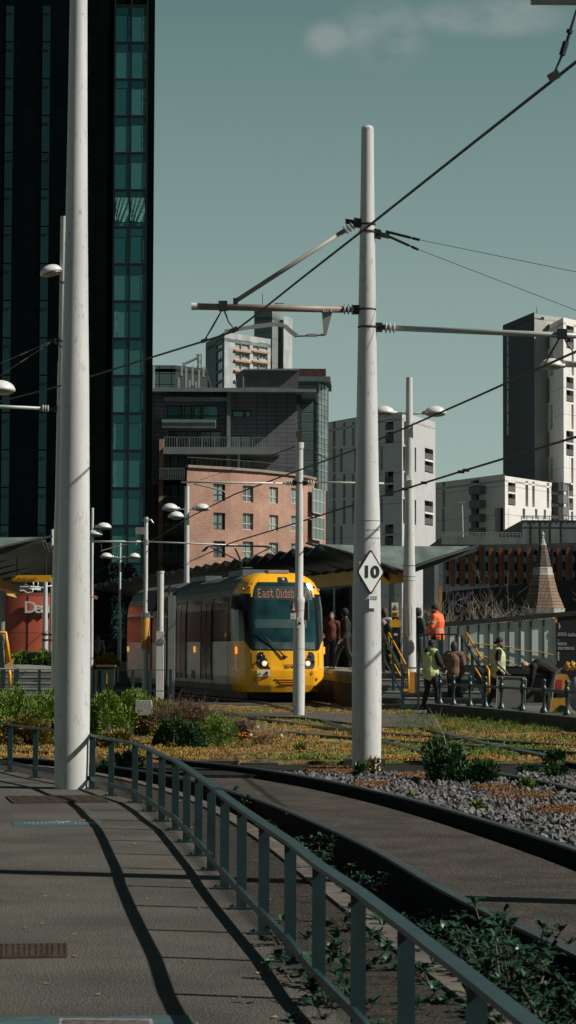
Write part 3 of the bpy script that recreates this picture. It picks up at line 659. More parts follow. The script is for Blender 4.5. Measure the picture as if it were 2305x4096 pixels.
# banner panel wrapped round that pole
bn = thing('pole_banner', 'orange and grey wrapped notice panel around the overhead pole', 'banner', (c_.x, c_.y, .9))
YB = mat('banner_orange', (.62, .30, .06), .6, 0, .08); m = MB(); m.tube([(c_.x, c_.y, Z(650.5, 71)), (c_.x, c_.y, Z(618.5, 71))], .135, 20); m.build('panel', YB, bn, True, angle=40)
for ya, yb in ((654.5, 650.6), (618.3, 613)): MB().tube([(c_.x, c_.y, Z(ya, 71)), (c_.x, c_.y, Z(yb, 71))], .14, 20).build('end_band', GALV, bn, True, angle=40)
m = MB()
for i in range(13): m.box(c_.x - .11, c_.x - .06 + .04 * random.random(), 70.86, 70.90, Z(622 + i * 2.2, 71), Z(621 + i * 2.2, 71))
m.build('small_print', mat('print_brown', (.3, .16, .04)), bn)
# square sided cabinet pole
c6 = pc(160.2, 60); t6 = thing('signal_post', 'square boxed post with round top beside the shrubs', 'post', (c6.x, 60, 0))
MB().tube([(c6.x, 60, 1.9), (c6.x, 60, Z(573, 60))], .085, 16).build('shaft', POLE, t6, True, angle=50)
MB().box(c6.x - .095, c6.x + .095, 59.9, 60.1, 0, 1.95).build('lower_box', POLE, t6)
MB().box(c6.x - .115, c6.x + .115, 59.88, 60.12, Z(644, 60), Z(639.5, 60)).build('collar', GALV, t6)
MB().tube([(c6.x, 60, Z(573.5, 60)), (c6.x, 60, Z(571.5, 60))], .095, 16).build('cap', POLE, t6)
t7 = thing('signal_box', 'black square signal box on brackets behind the boxed post', 'signal box', tuple(P(155, 600, 60.6)))
a, b = P(148, 591, 60.7), P(170, 611.5, 60.7); MB().box(a.x, b.x, 60.5, 60.9, b.z, a.z).build('housing', BLACK, t7)
a, b = P(160.5, 592.5, 60.7), P(168.5, 610.5, 60.7); MB().box(a.x, b.x, 60.47, 60.5, b.z, a.z).build('grey_panel', mat('sb_grey', (.12, .13, .13)), t7)
m = MB(); a, b = P(148, 616, 60.7), P(170, 617.5, 60.7); m.box(a.x, b.x, 60.5, 60.6, b.z, a.z); m.box(a.x + .2, a.x + .3, 60.5, 60.6, b.z, b.z + .3); m.build('bracket', GALV, t7)
t8 = thing('grey_post', 'plain grey steel post close to the tram side', 'post', tuple(pc(172.5, 60.5)))
cc = pc(171.5, 60.5); MB().box(cc.x - .09, cc.x + .09, 60.4, 60.6, 0, Z(596, 60.5)).build('shaft', mat('post_grey', (.16, .18, .18), .5), t8)
# poles and arms by the red building
Yr = 86; rz = lambda x, y: (x * .0679, 525 + y * .0679)
ta, ca = simple_pole(45.0, Yr, Z(555.6, Yr), .11, .075, 'first pale pole before the red wall carrying many arms', .4, (), n=14, name='overhead_line_pole', cat='pole', grp='pale tapered steel poles')
tb, cb = simple_pole(51.3, Yr + 1, Z(528.7, Yr), .095, .05, 'second taller pole before the red wall near the large pole', .4, (), n=14, name='overhead_line_pole', cat='pole', grp='pale tapered steel poles')
segs = [[(350, 590), (780, 595)], [(310, 640), (780, 660)], [(145, 675), (320, 685)], [(0, 800), (560, 665)], [(300, 640), (370, 590)], [(280, 890), (670, 670)], [(120, 828), (300, 850), (480, 915)], [(120, 912), (690, 918)], [(-60, 945), (600, 950)],
        [(-60, 1005), (70, 990), (120, 1025), (220, 1020), (235, 960)], [(150, 1000), (350, 965), (400, 1000), (475, 990), (490, 940)], [(-40, 760), (150, 710)], [(560, 920), (770, 895)], [(490, 840), (490, 915)], [(560, 845), (560, 900)], [(240, 650), (225, 780)]]
for i, s in enumerate(segs):
    dy = (i % 5 - 2) * .25; MB().tube([P(*rz(x, y), Yr + dy) for x, y in s], .04 if i in (0, 1, 7, 8) else .026, 6).build('arm', LAMPW, ta if i % 2 else tb, True)
bands(ta, ca, [(Z(y, Yr), .125) for y in (636, 641.5)], .06, DARKM); bands(tb, cb, [(Z(y, Yr), .11) for y in (636, 641.5)], .06, DARKM)
# pole out of frame on the right: its arm tip shows at the top right corner and its shadow crosses the path
c9 = Vector((3.55, 14.2, -.05)); p9 = pole(c9, -.05, [(.16, -.05), (.15, 3), (.13, 6), (.09, 9)], 'pale pole beyond the right picture edge, only its arm showing')
q9 = lambda px, py: P(px, py, 14.2)
MB().tube([q9(531, .5), q9(830, 2)], .028, 12).build('arm', mat('arm_teal_grey', (.3, .3, .3)), p9, True)
m = MB(); m.tube([q9(580, 1), q9(577, 8), q9(566, 45), q9(560, 60), q9(554.5, 72)], [.006, .006, .012, .008, .006], 6); m.tube([q9(566, 42), q9(562, 55)], .02, 8); m.tube([q9(570, 30), q9(569, 33)], .02, 8); m.obox(q9(554, 76), (1, 0, .6), (0, 1, 0), (-.6, 0, 1), .035, .02, .025); m.build('hanger', DARKM, p9)

# ================================================================== OVERHEAD WIRES
def wpt(px, py, z): return G(px, py, z)
def wire(pts, label, r=.012, clips=()):
    pts = list(pts); e_ = pts[0] - pts[1]; pts = [pts[0] + e_.normalized() * 30] + pts
    t = thing('overhead_wire', label, 'overhead wire', tuple(pts[1]), 'overhead tram wires')
    MB().tube(pts, r, 6).build('cable', CABLE, t, True)
    for q in clips: MB().tube([q - Vector((.06, 0, 0)), q + Vector((.06, 0, 0))], .03, 6).build('clip', DARKM, t)
# wire over the near track: rises to the top right corner close by
wz = 5.48
w1 = [wpt(700, -38, wz), wpt(576, 62, wz), wpt(470, 145.5, wz), wpt(366, 228, wz), wpt(300, 279.5, wz), wpt(250, 319.5, wz), wpt(234.5, 331, wz), wpt(222, 335.5, wz), wpt(204.5, 341, wz), wpt(151, 357.5, wz), wpt(60, 386, wz), wpt(0, 401.5, wz), wpt(-60, 415, wz)]
wire(w1, 'thick near wire running diagonally from the top right corner', .013)
wire([wpt(640, 319, 5.3), wpt(576, 351.5, 5.3), wpt(470, 399.5, 5.3), wpt(357.5, 448.9, 5.3), wpt(290, 473.5, 5.3), wpt(234, 494.5, 5.3), wpt(190, 517, 5.3), wpt(133, 553, 5.3), wpt(90, 575, 5.3)], 'middle wire crossing behind the diamond sign pole', .016)
wire([wpt(640, 410, 4.7), wpt(576, 437, 4.7), wpt(457, 472.7, 4.7), wpt(357.5, 503.7, 4.7), wpt(290, 525, 4.7), wpt(232, 542.5, 4.7), wpt(180, 566, 4.7)], 'lowest wire leading down to the tram pantograph', .019,
     [wpt(466, 470.2, 4.7), wpt(461, 471.8, 4.7), wpt(424, 482.8, 4.7), wpt(405, 489, 4.7)])
# ================================================================== TRAM
AL = R(13.5)
tram = thing('tram', 'yellow and silver tram numbered 3090 showing East Didsbury', 'tram', (0, 0, 0), None, True)
TY = mat('tram_yellow', (.95, .46, .015), .32, 0, .05, 2, spec=.5, coat=.3)
TBLK = mat('tram_black', (.006, .010, .012), .15, 0, 0, spec=.5)
TSIL = mat('tram_silver', (.50, .50, .44), .36, .40, .16, .9, .03, 3, stretch=(1, .5, 2))
TROOF = mat('tram_roof', (.13, .17, .17), .5, .2, .2, 2)
TGLS = mat('tram_side_glass', (.010, .013, .013), .16, .0, .5, 1.1, .10, 1.4, stretch=(1, 2.6, .35), col2=(.06, .05, .042))
WSCR = mat('windscreen_glass', (.018, .062, .068), .10, .25, .4, 1.5, 0)
BRNZ = mat('door_bronze', (.20, .12, .06), .35, .5, .2, 3)
LITE = emit_mat('headlamp_glow', (1, .75, .5), .75); AMB = emit_mat('amber_marker', (1, .38, .05), .9); LED = emit_mat('led_orange', (.75, .36, .24), .14)
zk = [.26, .45, .70, .87, 1.0, 1.41, 2.0, 2.6, 3.0, 3.15, 3.36, 3.48, 3.58, 3.64, 3.67]
Wk = [1.20, 1.30, 1.325, 1.325, 1.325, 1.325, 1.325, 1.32, 1.27, 1.22, 1.10, .98, .80, .60, .01]
Fk = [.10, .03, .0, .0, .03, .08, .20, .34, .44, .48, .56, .66, .82, 1.02, 1.3]
pk = list(range(9)); xk = [0, .35, .62, .76, .85, .93, .98, 1, 1]; yk = [0, .02, .08, .17, .32, .6, .95, 1.3, 1.45]
def ip(x, xs, ys):
    if x <= xs[0]: return ys[0]
    for i in range(len(xs) - 1):
        if x <= xs[i + 1]: t = (x - xs[i]) / (xs[i + 1] - xs[i]); return ys[i] + (ys[i + 1] - ys[i]) * t
    return ys[-1]
def S(p, z, off=0.):
    a = abs(p); w = ip(z, zk, Wk); f = ip(z, zk, Fk); s = 1 if p >= 0 else -1
    x = s * ip(a, pk, xk) * w; y = f * (1 - (a / 8) ** 2) + ip(a, pk, yk)
    if off:
        e = .05; q1 = S(p + e, z); q0 = S(p - e, z); q2 = S(p, z + .02); n = (q1 - q0).cross(q2 - S(p, z - .02)); n.normalize()
        return Vector((x, y, z)) + n * off
    return Vector((x, y, z))
NP, NZ = 128, 112
ps = [-8 + 16 * i / NP for i in range(NP + 1)]
zl = [.26 + (3.67 - .26) * j / NZ for j in range(NZ + 1)]
def region(p, z):
    a = abs(p)
    if a < 2.55 and 1.41 < z < 3.36:
        cx, cz = max(0, a - 2.1), max(0, z - 3.1)
        if (cx / .45) ** 2 + (cz / .26) ** 2 > 1: return 'body_shell'
        return 'windscreen'
    lo = 1.41 + (.27 * min(1, max(0, (a - 2.7) / 1.3)))
    if a >= 2.55 and lo < z < 3.02 and not (a < 2.75 and z > 2.95): return 'cab_side_glass'
    if .91 < z < 1.385:
        t = (z - .91) / .475; inner = 1.0 + .52 * t; outer = 1.75 + .42 * math.sin(math.pi * min(1, .12 + t * .78))
        if inner < a < outer: return 'headlight'
    return 'body_shell'
G_ = [[S(p, z) for p in ps] for z in zl]
parts_ = {}
for j in range(NZ):
    for i in range(NP):
        parts_.setdefault((region((ps[i] + ps[i + 1]) / 2, (zl[j] + zl[j + 1]) / 2), (ps[i] < 0)), []).append((i, j))
def face_part(keys, name, m, parent, off=0.):
    mb = MB(); idx = {}
    for key in keys:
        for i, j in parts_.get(key, []):
            f = []
            for a, b in ((i, j), (i + 1, j), (i + 1, j + 1), (i, j + 1)):
                if (a, b) not in idx: idx[(a, b)] = len(mb.v); mb.v.append(tuple(G_[b][a]))
                f.append(idx[(a, b)])
            mb.f.append(tuple(f))
    return mb.build(name, m, parent, True)
shell = face_part([('body_shell', True), ('body_shell', False)], 'body_shell', TY, tram)
ws_ = face_part([('windscreen', True), ('windscreen', False)], 'windscreen', WSCR, tram)
for s in (True, False):
    face_part([('cab_side_glass', s)], 'cab_side_glass', TBLK, tram)
    h = face_part([('headlight', s)], 'headlight', BLACK, tram); g = -1 if s else 1
    for p, z, r, mm, nm in ((1.45, 1.06, .075, LITE, 'lamp'), (1.95, 1.12, .045, mat('lens_dark', (.05, .05, .05), .1), 'lens'), (1.72, 1.27, .042, MATS['lens_dark'], 'lens')):
        c = S(g * p, z, .01); MB().ell(c, r, .02, r, 14, 8).build(nm, mm, h, True)
# screen interior band, dashboard and display
def patch(pa, pb, za, zb, off, n=14, k=3):
    mb = MB(); vs = [S(pa + (pb - pa) * i / n, za + (zb - za) * j / k, off) for j in range(k + 1) for i in range(n + 1)]
    mb.add(vs, [(j * (n + 1) + i, j * (n + 1) + i + 1, (j + 1) * (n + 1) + i + 1, (j + 1) * (n + 1) + i) for j in range(k) for i in range(n)]); return mb
dsp = patch(-2.3, 2.3, 2.86, 3.24, .006).build('destination_display', mat('display_grey', (.035, .055, .057), .3), tram, True)
patch(-2.2, 1.5, 2.06, 2.30, .006).build('sun_blind', mat('blind_teal', (.035, .075, .078), .4), tram, True)
patch(-2.3, 2.2, 1.46, 1.66, .006).build('dashboard', mat('dash_teal', (.03, .06, .062), .5, var=.5, scale=6), tram, True)
# dot matrix letters
FONT5 = {'E': '11111 10000 10000 11110 10000 10000 11111', 'a': '00000 00000 01110 00001 01111 10001 01111', 's': '00000 00000 01111 10000 01110 00001 11110', 't': '01000 01000 11110 01000 01000 01001 00110',
         'D': '11110 10001 10001 10001 10001 10001 11110', 'i': '010 000 110 010 010 010 111', 'd': '00001 00001 01111 10001 10001 10001 01111', 'b': '10000 10000 11110 10001 10001 10001 11110',
         'u': '00000 00000 10001 10001 10001 10011 01101', 'r': '00000 00000 1011 1100 1000 1000 1000', 'y': '00000 00000 10001 10001 01111 00001 01110', ' ': '00 00 00 00 00 00 00'}
cols = []
for ch in 'East Didsbury':
    rows = FONT5[ch].split(); wd = max(len(r) for r in rows)
    for c in range(wd): cols.append([r[c] == '1' if c < len(r) else False for r in rows])
    cols.append([False] * 7)
lm = MB(); n = len(cols); pitch = 1.42 / n
for i, c in enumerate(cols):
    x = -.72 + i * pitch
    for j, on in enumerate(c):
        if on:
            z = 3.155 - j * .036; pp = ip(abs(x) / ip(z, zk, Wk), xk[:8], pk[:8]) * (1 if x >= 0 else -1); c_ = S(pp, z, .016)
            lm.box(c_.x - pitch * .42, c_.x + pitch * .42, c_.y, c_.y + .006, z - .011, z + .011)
lm.build('lettering', LED, dsp)
# front top lamp, grille lines, numbers, stickers, wiper
def fbox(nm, m_, pa, pb, za, zb, off=.012, par=shell): return patch(pa, pb, za, zb, off, 4, 2).build(nm, m_, par, True)
tl = fbox('top_lamp', BLACK, -.35, .45, 3.37, 3.50); MB().ell(S(.05, 3.43, .02), .05, .02, .04, 10, 6).build('lens', LAMPW, tl, True)
for k in range(3):
    z = .62 - k * .066; a = -.75 + k * .15
    mb = MB(); mb.tube([S(a + (-.6 - a + 1.35) * i / 8, z, .012) for i in range(9)], .012, 6); mb.build('grille_bar', mat('tram_orange_dark', (.55, .22, .01), .5), tram, True)
text('3090', .20, BLACK, tram, S(.2, .965, .014) + Vector((0, 0, 0)), 'numerals', ext=.002, wx=.95)
def seam(pts, r=.007): return MB().tube([S(p, z, .003) for p, z in pts], r, 5).build('panel_seam', mat('seam_dark', (.06, .03, .005)), tram)
seam([(-7.6, .78), (-6, .84), (-3.6, .86), (-3.1, .93), (0, .915), (3, .93), (3.5, .88), (7, .84)]); seam([(-2.9, .28), (-2.9, .9)], .005); seam([(-4.4, .3), (-4.4, .84)]); seam([(-5.2, .9), (-5.2, 1.62)], .005)
seam([(-2.75, 1.36), (-2.75, 1.0), (-2.4, .93)]); seam([(2.75, 1.36), (2.75, 1.0), (2.4, .93)]); seam([(2.9, .28), (2.9, .9)], .005)
hz = fbox('warning_sticker', WHITE, -2.05, -1.05, .70, .87)
plate([Vector((0, .05)), Vector((-.05, -.03)), Vector((.05, -.03))], S(-1.78, .80, .03), S(-1.78, .8, .03).y, S(-1.78, .8, .03).y + .004).build('symbol', YEL, hz)
q = S(-1.3, .80, .03); MB().ell(q, .045, .004, .045, 14, 8).build('symbol', BLACK, hz); q = S(-1.3, .725, .03); MB().box(q.x - .06, q.x + .06, q.y, q.y + .004, q.z - .02, q.z + .02).build('symbol', RED, hz)
q = S(1.75, .79, .02); plate([Vector((0, .065)), Vector((-.055, -.035)), Vector((.055, -.035))], q, q.y, q.y + .004).build('warning_sticker', mat('tri_dark', (.10, .08, .02)), tram); plate([Vector((0, .045)), Vector((-.036, -.025)), Vector((.036, -.025))], q - Vector((0, .004, 0)), q.y - .004, q.y).build('warning_sticker', YSIGN, tram)
for p, z, mm in ((-2.35, .62, 'a'), (-2.25, .42, 'b'), (2.3, .62, 'a'), (2.2, .42, 'b')):
    MB().ell(S(p, z, .004), .048, .012, .048, 12, 6).build('tail_lamp', mat('lamp_red_brown', (.20, .06, .03), .2) if mm == 'a' else mat('lamp_dull', (.16, .13, .08), .2), tram, True)
MB().tube([S(-2.0, 2.0, .05), S(-1.2, 1.75, .06), S(-.15, 1.27, .05)], [.012, .016, .022], 6).build('wiper', BLACK, tram, True)
MB().ell(S(-.1, 1.25, .03), .09, .03, .03, 10, 6).build('wiper_boot', BLACK, tram, True)
MB().box(-.32, .28, .95, 1.5, 3.64, 3.72).build('roof_fin_box', mat('fin_grey', (.28, .28, .26), .5), tram)
for sx in (-1, 1):
    for k in range(2): MB().ell(S(sx * (3.3 + k * 1.2), 3.22 - k * .07, .02), .045, .045, .045, 8, 6).build('marker_lamp', mat('marker_pink', (.45, .25, .15), .3), tram, True)
    q = S(sx * 5.5, 1.43, .02); MB().box(q.x - .02, q.x + .02, q.y - .05, q.y + .05, q.z - .1, q.z + .1).build('side_marker', AMB, tram)
# dark skirt below and wheels
MB().box(-1.0, 1.0, .6, 10.4, .05, .42).build('underframe', BLACK, tram)
MB().prism([(-.95, .55), (.95, .55), (1.15, 1.4), (-1.15, 1.4)], .10, .35).build('fender', BLACK, tram)
for y in (2.2, 4.0):
    for x in (-.85, .85): MB().tube([(x - .06, y, .33), (x + .06, y, .33)], .33, 18).build('wheel', DARKM, tram)
# coach sections: silver sides, dark window band, doors, roof
prof = [(w, z) for w, z in zip(Wk, zk)]
def section(y0, y1, doors, wins):
    mb = MB(); n = len(prof); vs = [(sx * w, y, z) for y in (y0, y1) for sx in (-1, 1) for w, z in prof]
    def strip(mb, za, zb, sides=(-1, 1), off=0., ya=y0, yb=y1):
        zs = [za] + [z for z in zk if za < z < zb] + [zb]
        for sx in sides:
            for a, b in zip(zs, zs[1:]):
                wa, wb = ip(a, zk, Wk) + off, ip(b, zk, Wk) + off
                q = [(sx * wa, ya, a), (sx * wa, yb, a), (sx * wb, yb, b), (sx * wb, ya, b)]
                mb.add(q if sx > 0 else q[::-1], [(0, 1, 2, 3)])
        return mb
    mb = strip(MB(), .26, 1.68); w = ip(.26, zk, Wk); mb.add([(-w, y0, .26), (w, y0, .26), (w, y1, .26), (-w, y1, .26)], [(0, 3, 2, 1)])
    b = mb.build('side_panels', TSIL, tram); strip(MB(), 1.68, 2.98).build('window_band', TBLK, tram)
    strip(MB(), 2.98, 3.14).build('cantrail', mat('cantrail_grey', (.20, .21, .20), .4, .4, .2, 3), tram)
    rm = strip(MB(), 3.14, 3.67); w = .01; rm.add([(-w, y0, 3.67), (w, y0, 3.67), (w, y1, 3.67), (-w, y1, 3.67)], [(0, 1, 2, 3)])
    for y in (y0, y1):
        pts = [(-ip(z, zk, Wk), y, z) for z in zk] + [(ip(z, zk, Wk), y, z) for z in reversed(zk)]; rm.add(pts, [tuple(range(len(pts)))])
    rm.build('roof', TROOF, tram)
    for (a, c) in wins:
        strip(MB(), 1.76, 2.78, (-1,), .008, a, c).build('side_window', TGLS, tram); strip(MB(), 2.80, 2.93, (-1,), .008, a, c).build('vent_window', mat('vent_glass', (.10, .11, .11), .1, .4, .7, 4), tram)
    for (a, c) in doors:
        d = strip(MB(), .55, 2.96, (-1,), .014, a, c).build('door', BRNZ, tram)
        g = MB(); mid = (a + c) / 2
        for u, v_ in ((a + .09, mid - .05), (mid + .05, c - .09)): strip(g, .75, 2.84, (-1,), .022, u, v_)
        g.build('glass', TGLS, d)
        for yy in (a, c, mid): MB().box(-1.352, -1.33, yy - .02, yy + .02, .55, 2.62).build('edge', BLACK, d)
    for yy in [x for a, c in wins for x in (a, c)]: MB().box(-1.332, -1.325, yy - .006, yy + .006, .3, 1.68).build('panel_seam', MATS['seam_dark'], tram)
    return b
section(1.42, 10.7, [(4.0, 5.6), (8.0, 9.6)], [(1.75, 3.85), (5.75, 7.85), (9.75, 10.55)])
section(11.5, 19.2, [(14.2, 15.8)], [(11.75, 14.05), (15.95, 19.05)])
MB().box(-1.24, 1.24, 10.7, 11.5, .35, 3.45).build('gangway_bellows', BLACK, tram)
MB().box(-1.33, -1.2, 10.72, 10.95, .4, 3.3).build('gangway_frame', GALV, tram)
text('3090', .17, WHITE, tram, (-1.36, 1.9, 1.86), 'numerals', rotz=R(-90), ext=.002)
for y in (6.6, 13.0, 18.9): MB().box(-1.36, -1.32, y - .06, y + .06, 1.36, 1.54).build('side_marker', AMB, tram)
MB().box(-1.335, -1.32, 6.6, 7.1, .55, .8).build('side_vent', BLACK, tram)
m = MB(); m.box(-.75, .6, 2.4, 4.4, 3.6, 3.78); m.build('roof_box', TROOF, tram)
MB().box(-.8, .8, 7.6, 10.2, 3.6, 3.75).build('roof_box', TROOF, tram)
# pantograph
pg = MB(); y = 6.0
pg.tube([(-.5, y + .5, 3.68), (.5, y + .5, 3.68)], .05, 8); pg.tube([(0, y + .5, 3.7), (-.12, y - .5, 4.12)], .05, 8)
pg.tube([(-.12, y - .5, 4.12), (-.1, y + .45, 4.55)], .03, 6); pg.tube([(-.12, y - .5, 4.12), (-.9, y + .3, 4.58)], .022, 6); pg.tube([(-.12, y - .5, 4.12), (.95, y + .3, 4.58)], .022, 6)
pg.tube([(-.3, y - .2, 3.95), (.3, y - .2, 3.95)], .025, 6)
for dy in (.15, .5):
    pg.tube([(-1.15, y + dy, 4.45), (-1.0, y + dy, 4.6), (-.8, y + dy, 4.64), (.8, y + dy, 4.64), (1.0, y + dy, 4.6), (1.2, y + dy, 4.42)], .022, 6)
pg.build('pantograph', DARKM, tram, True)
tram.location = (-.02, 64.8, .03); tram.rotation_euler = (0, 0, AL)

# ================================================================== RIGHT PLATFORM, STAIRS, CANOPY
PLATB = mat('platform_face', (.13, .085, .03), .85, 0, .4, 3, .2, 30, col2=(.27, .17, .055), stretch=(1, 1, .5))
hd = Vector((-math.sin(AL), math.cos(AL), 0)); sdv = Vector((math.cos(AL), math.sin(AL), 0))
pf = thing('tram_platform', 'raised tram platform with brown coping beside the yellow tram', 'platform', (3, 60, 0))
e0 = Vector((1.78, 59.7, 0)); e1 = Vector((1.22, 66.6, 0)); e2 = e1 + hd * 48; g0 = Vector((4.75, 59.7, 0)); g1 = Vector((4.9, 66, 0)); g2 = g1 + hd * 48
poly = [(p.x, p.y) for p in (e0, g0, g1, g2, e2, e1)]
MB().prism(poly, -.1, .86).build('body', mat('platform_side', (.05, .04, .03), .9, 0, .3, 3), pf)
MB().prism([(p[0] - .03, p[1]) for p in poly], .60, .80).build('coping_band', PLATB, pf)
MB().prism([(p[0] - .05, p[1] - .02) for p in poly], .80, .905).build('deck', CONC, pf)
st = thing('platform_stairs', 'grey stone steps climbing to the platform end', 'stairs', (3.5, 58.5, 0))
for k in range(6):
    y0_ = 57.3 + k * .40; z_ = .15 * (k + 1); xl = 2.35 + .0 * k; xr = 4.95 - .03 * k
    s_ = MB().box(xl, xr, y0_, 59.65, z_ - .15, z_ - .003).build('step', STEP, st)
    MB().box(xl + .003, xr - .003, y0_ - .012, y0_ + .06, z_ - .028, z_).build('nosing', NOSE, s_)
def hand(ps_, r=.024): return MB().tube(ps_, r, 8)
def balustrade(xt, xb, label, s):
    t = thing('stair_railing', label, 'stair railing', (xt, 59.6, .9), 'railings either side of the platform stairs')
    at, ab = Vector((xt, 59.75, 0)), Vector((xb, 57.1, 0))
    for p, z0_, z1_ in ((at, .9, 1.86), (at.lerp(ab, .5), .3, 1.40), (ab, 0, .95)):
        MB().box(p.x - .035, p.x + .035, p.y - .035, p.y + .035, z0_, z1_).build('post', RAILG, t)
    MB().bar((at.x, at.y, 1.84), (ab.x, ab.y, .93), .05, .06).build('top_rail', RAILG, t)
    MB().bar((at.x, at.y, 1.30), (ab.x, ab.y, .38), .04, .05).build('mid_rail', RAILG, t)
    d = -.13 * s; m = MB()
    m.tube([(at.x + d, at.y + .25, 1.5), (at.x + d, at.y + .3, 1.9), (at.x + d, at.y + .05, 1.92), (ab.x + d, ab.y + .1, 1.02), (ab.x + d, ab.y - .12, .98), (ab.x + d, ab.y - .16, .45), (ab.x + d, ab.y + .3, .42)], .026, 8)
    m.build('yellow_handrail', YEL, t, True); MB().tube([(at.x + d, at.y - .2, 1.35), (ab.x + d, ab.y + .1, .52)], .022, 8).build('yellow_handrail', YEL, t, True)
balustrade(2.50, 2.86, 'stair railing on the side nearer the diamond sign pole', -1)
balustrade(4.52, 4.85, 'stair railing on the side nearer the glazed hoarding', -1)
gt = thing('stair_guard', 'dark framed guard with orange notice panel at the stair foot', 'guard rail', (3.0, 56.9, 0))
qg = lambda px, py: P(px, py, 56.8)
for px in (402.0, 418.3): a = qg(px, 667); MB().box(a.x - .03, a.x + .03, 56.77, 56.83, 0, a.z).build('post', RAILG, gt)
a, b = qg(402, 667.2), qg(418.3, 668.8); MB().box(a.x, b.x, 56.76, 56.84, b.z, a.z).build('top_bar', mat('bar_brown', (.18, .08, .03)), gt)
a, b = qg(402, 704), qg(418.3, 708); MB().box(a.x, b.x, 56.78, 56.82, b.z, a.z).build('bottom_bar', RAILG, gt)
a, b = qg(410, 672.5), qg(417.5, 693); MB().box(a.x, b.x, 56.785, 56.815, b.z, a.z).build('orange_panel', mat('perspex_orange', (.60, .26, .06), .4, 0, .1), gt)
a, b = qg(403, 689), qg(411, 691); MB().box(a.x, b.x, 56.79, 56.81, b.z, a.z).build('panel_lip', YEL, gt)
# railing across the platform end behind the orange jacket
rl = thing('platform_railing', 'dark railing with glazed panels along the platform end', 'railing', (4.5, 60.2, .9))
qr = lambda px, py: P(px, py, 60.4)
for px in (424, 442, 456.5): a = qr(px, 633.5); MB().box(a.x - .03, a.x + .03, 60.37, 60.43, .9, a.z).build('post', RAILG, rl)
a, b = qr(420, 633.5), qr(458, 635.2); MB().box(a.x, b.x, 60.36, 60.44, b.z, a.z).build('top_rail', RAILG, rl)
a, b = qr(425, 640), qr(441, 668); MB().box(a.x, b.x, 60.39, 60.41, b.z, a.z).build('glass_panel', glass_mat('rail_glass', (.10, .16, .16), (.12, .18, .18), .2, .2), rl)
# help point and CCTV sign
hp = thing('help_point', 'orange roofed ticket point beneath a CCTV warning sign', 'ticket point', tuple(P(395.5, 640, 61) * 1))
def pbox(t, nm, m_, x0, y0, x1, y1, Y, d): a, b = P(x0, y0, Y), P(x1, y1, Y); return MB().box(a.x, b.x, Y, Y + d, b.z, a.z).build(nm, m_, t)
pbox(hp, 'body', BLACK, 392.5, 626, 400.5, 672, 61, .2)
hc = P(395.5, 623.5, 60.85); plate([Vector((0, .13)), Vector((-.15, .05)), Vector((-.15, -.06)), Vector((-.10, -.1)), Vector((.10, -.1)), Vector((.15, -.06)), Vector((.15, .05))], hc, 60.85, 61.05).build('orange_hood', YSIGN, hp)
pbox(hp, 'screen', LAMPW, 394, 633.5, 397.5, 635.5, 60.96, .03); pbox(hp, 'sign_stem', BLACK, 392, 616, 398.5, 626, 61.1, .05)
cs = thing('cctv_sign', 'white and yellow warning sign above the ticket point', 'sign', tuple(P(395, 617, 61.1)))
pbox(cs, 'plate', WHITE, 391.7, 602.6, 398.4, 616.8, 61.06, .02); pbox(cs, 'yellow_panel', YSIGN, 391.9, 612, 398.2, 616.6, 61.05, .008)
for k in range(4): pbox(cs, 'text_line', BLACK, 392.6, 612.7 + k, 397.4, 613.1 + k, 61.04, .006)
q = P(395.1, 607, 61.05); tri(q, .078, .07, 61.05, 'triangle', BLACK, cs); tri(q - Vector((0, 0, .004)), .058, .05, 61.043, 'triangle_face', YSIGN, cs); MB().obox((q.x, 61.035, q.z - .018), (1, 0, .3), (0, 1, 0), (-.3, 0, 1), .025, .004, .012).build('symbol', BLACK, cs)

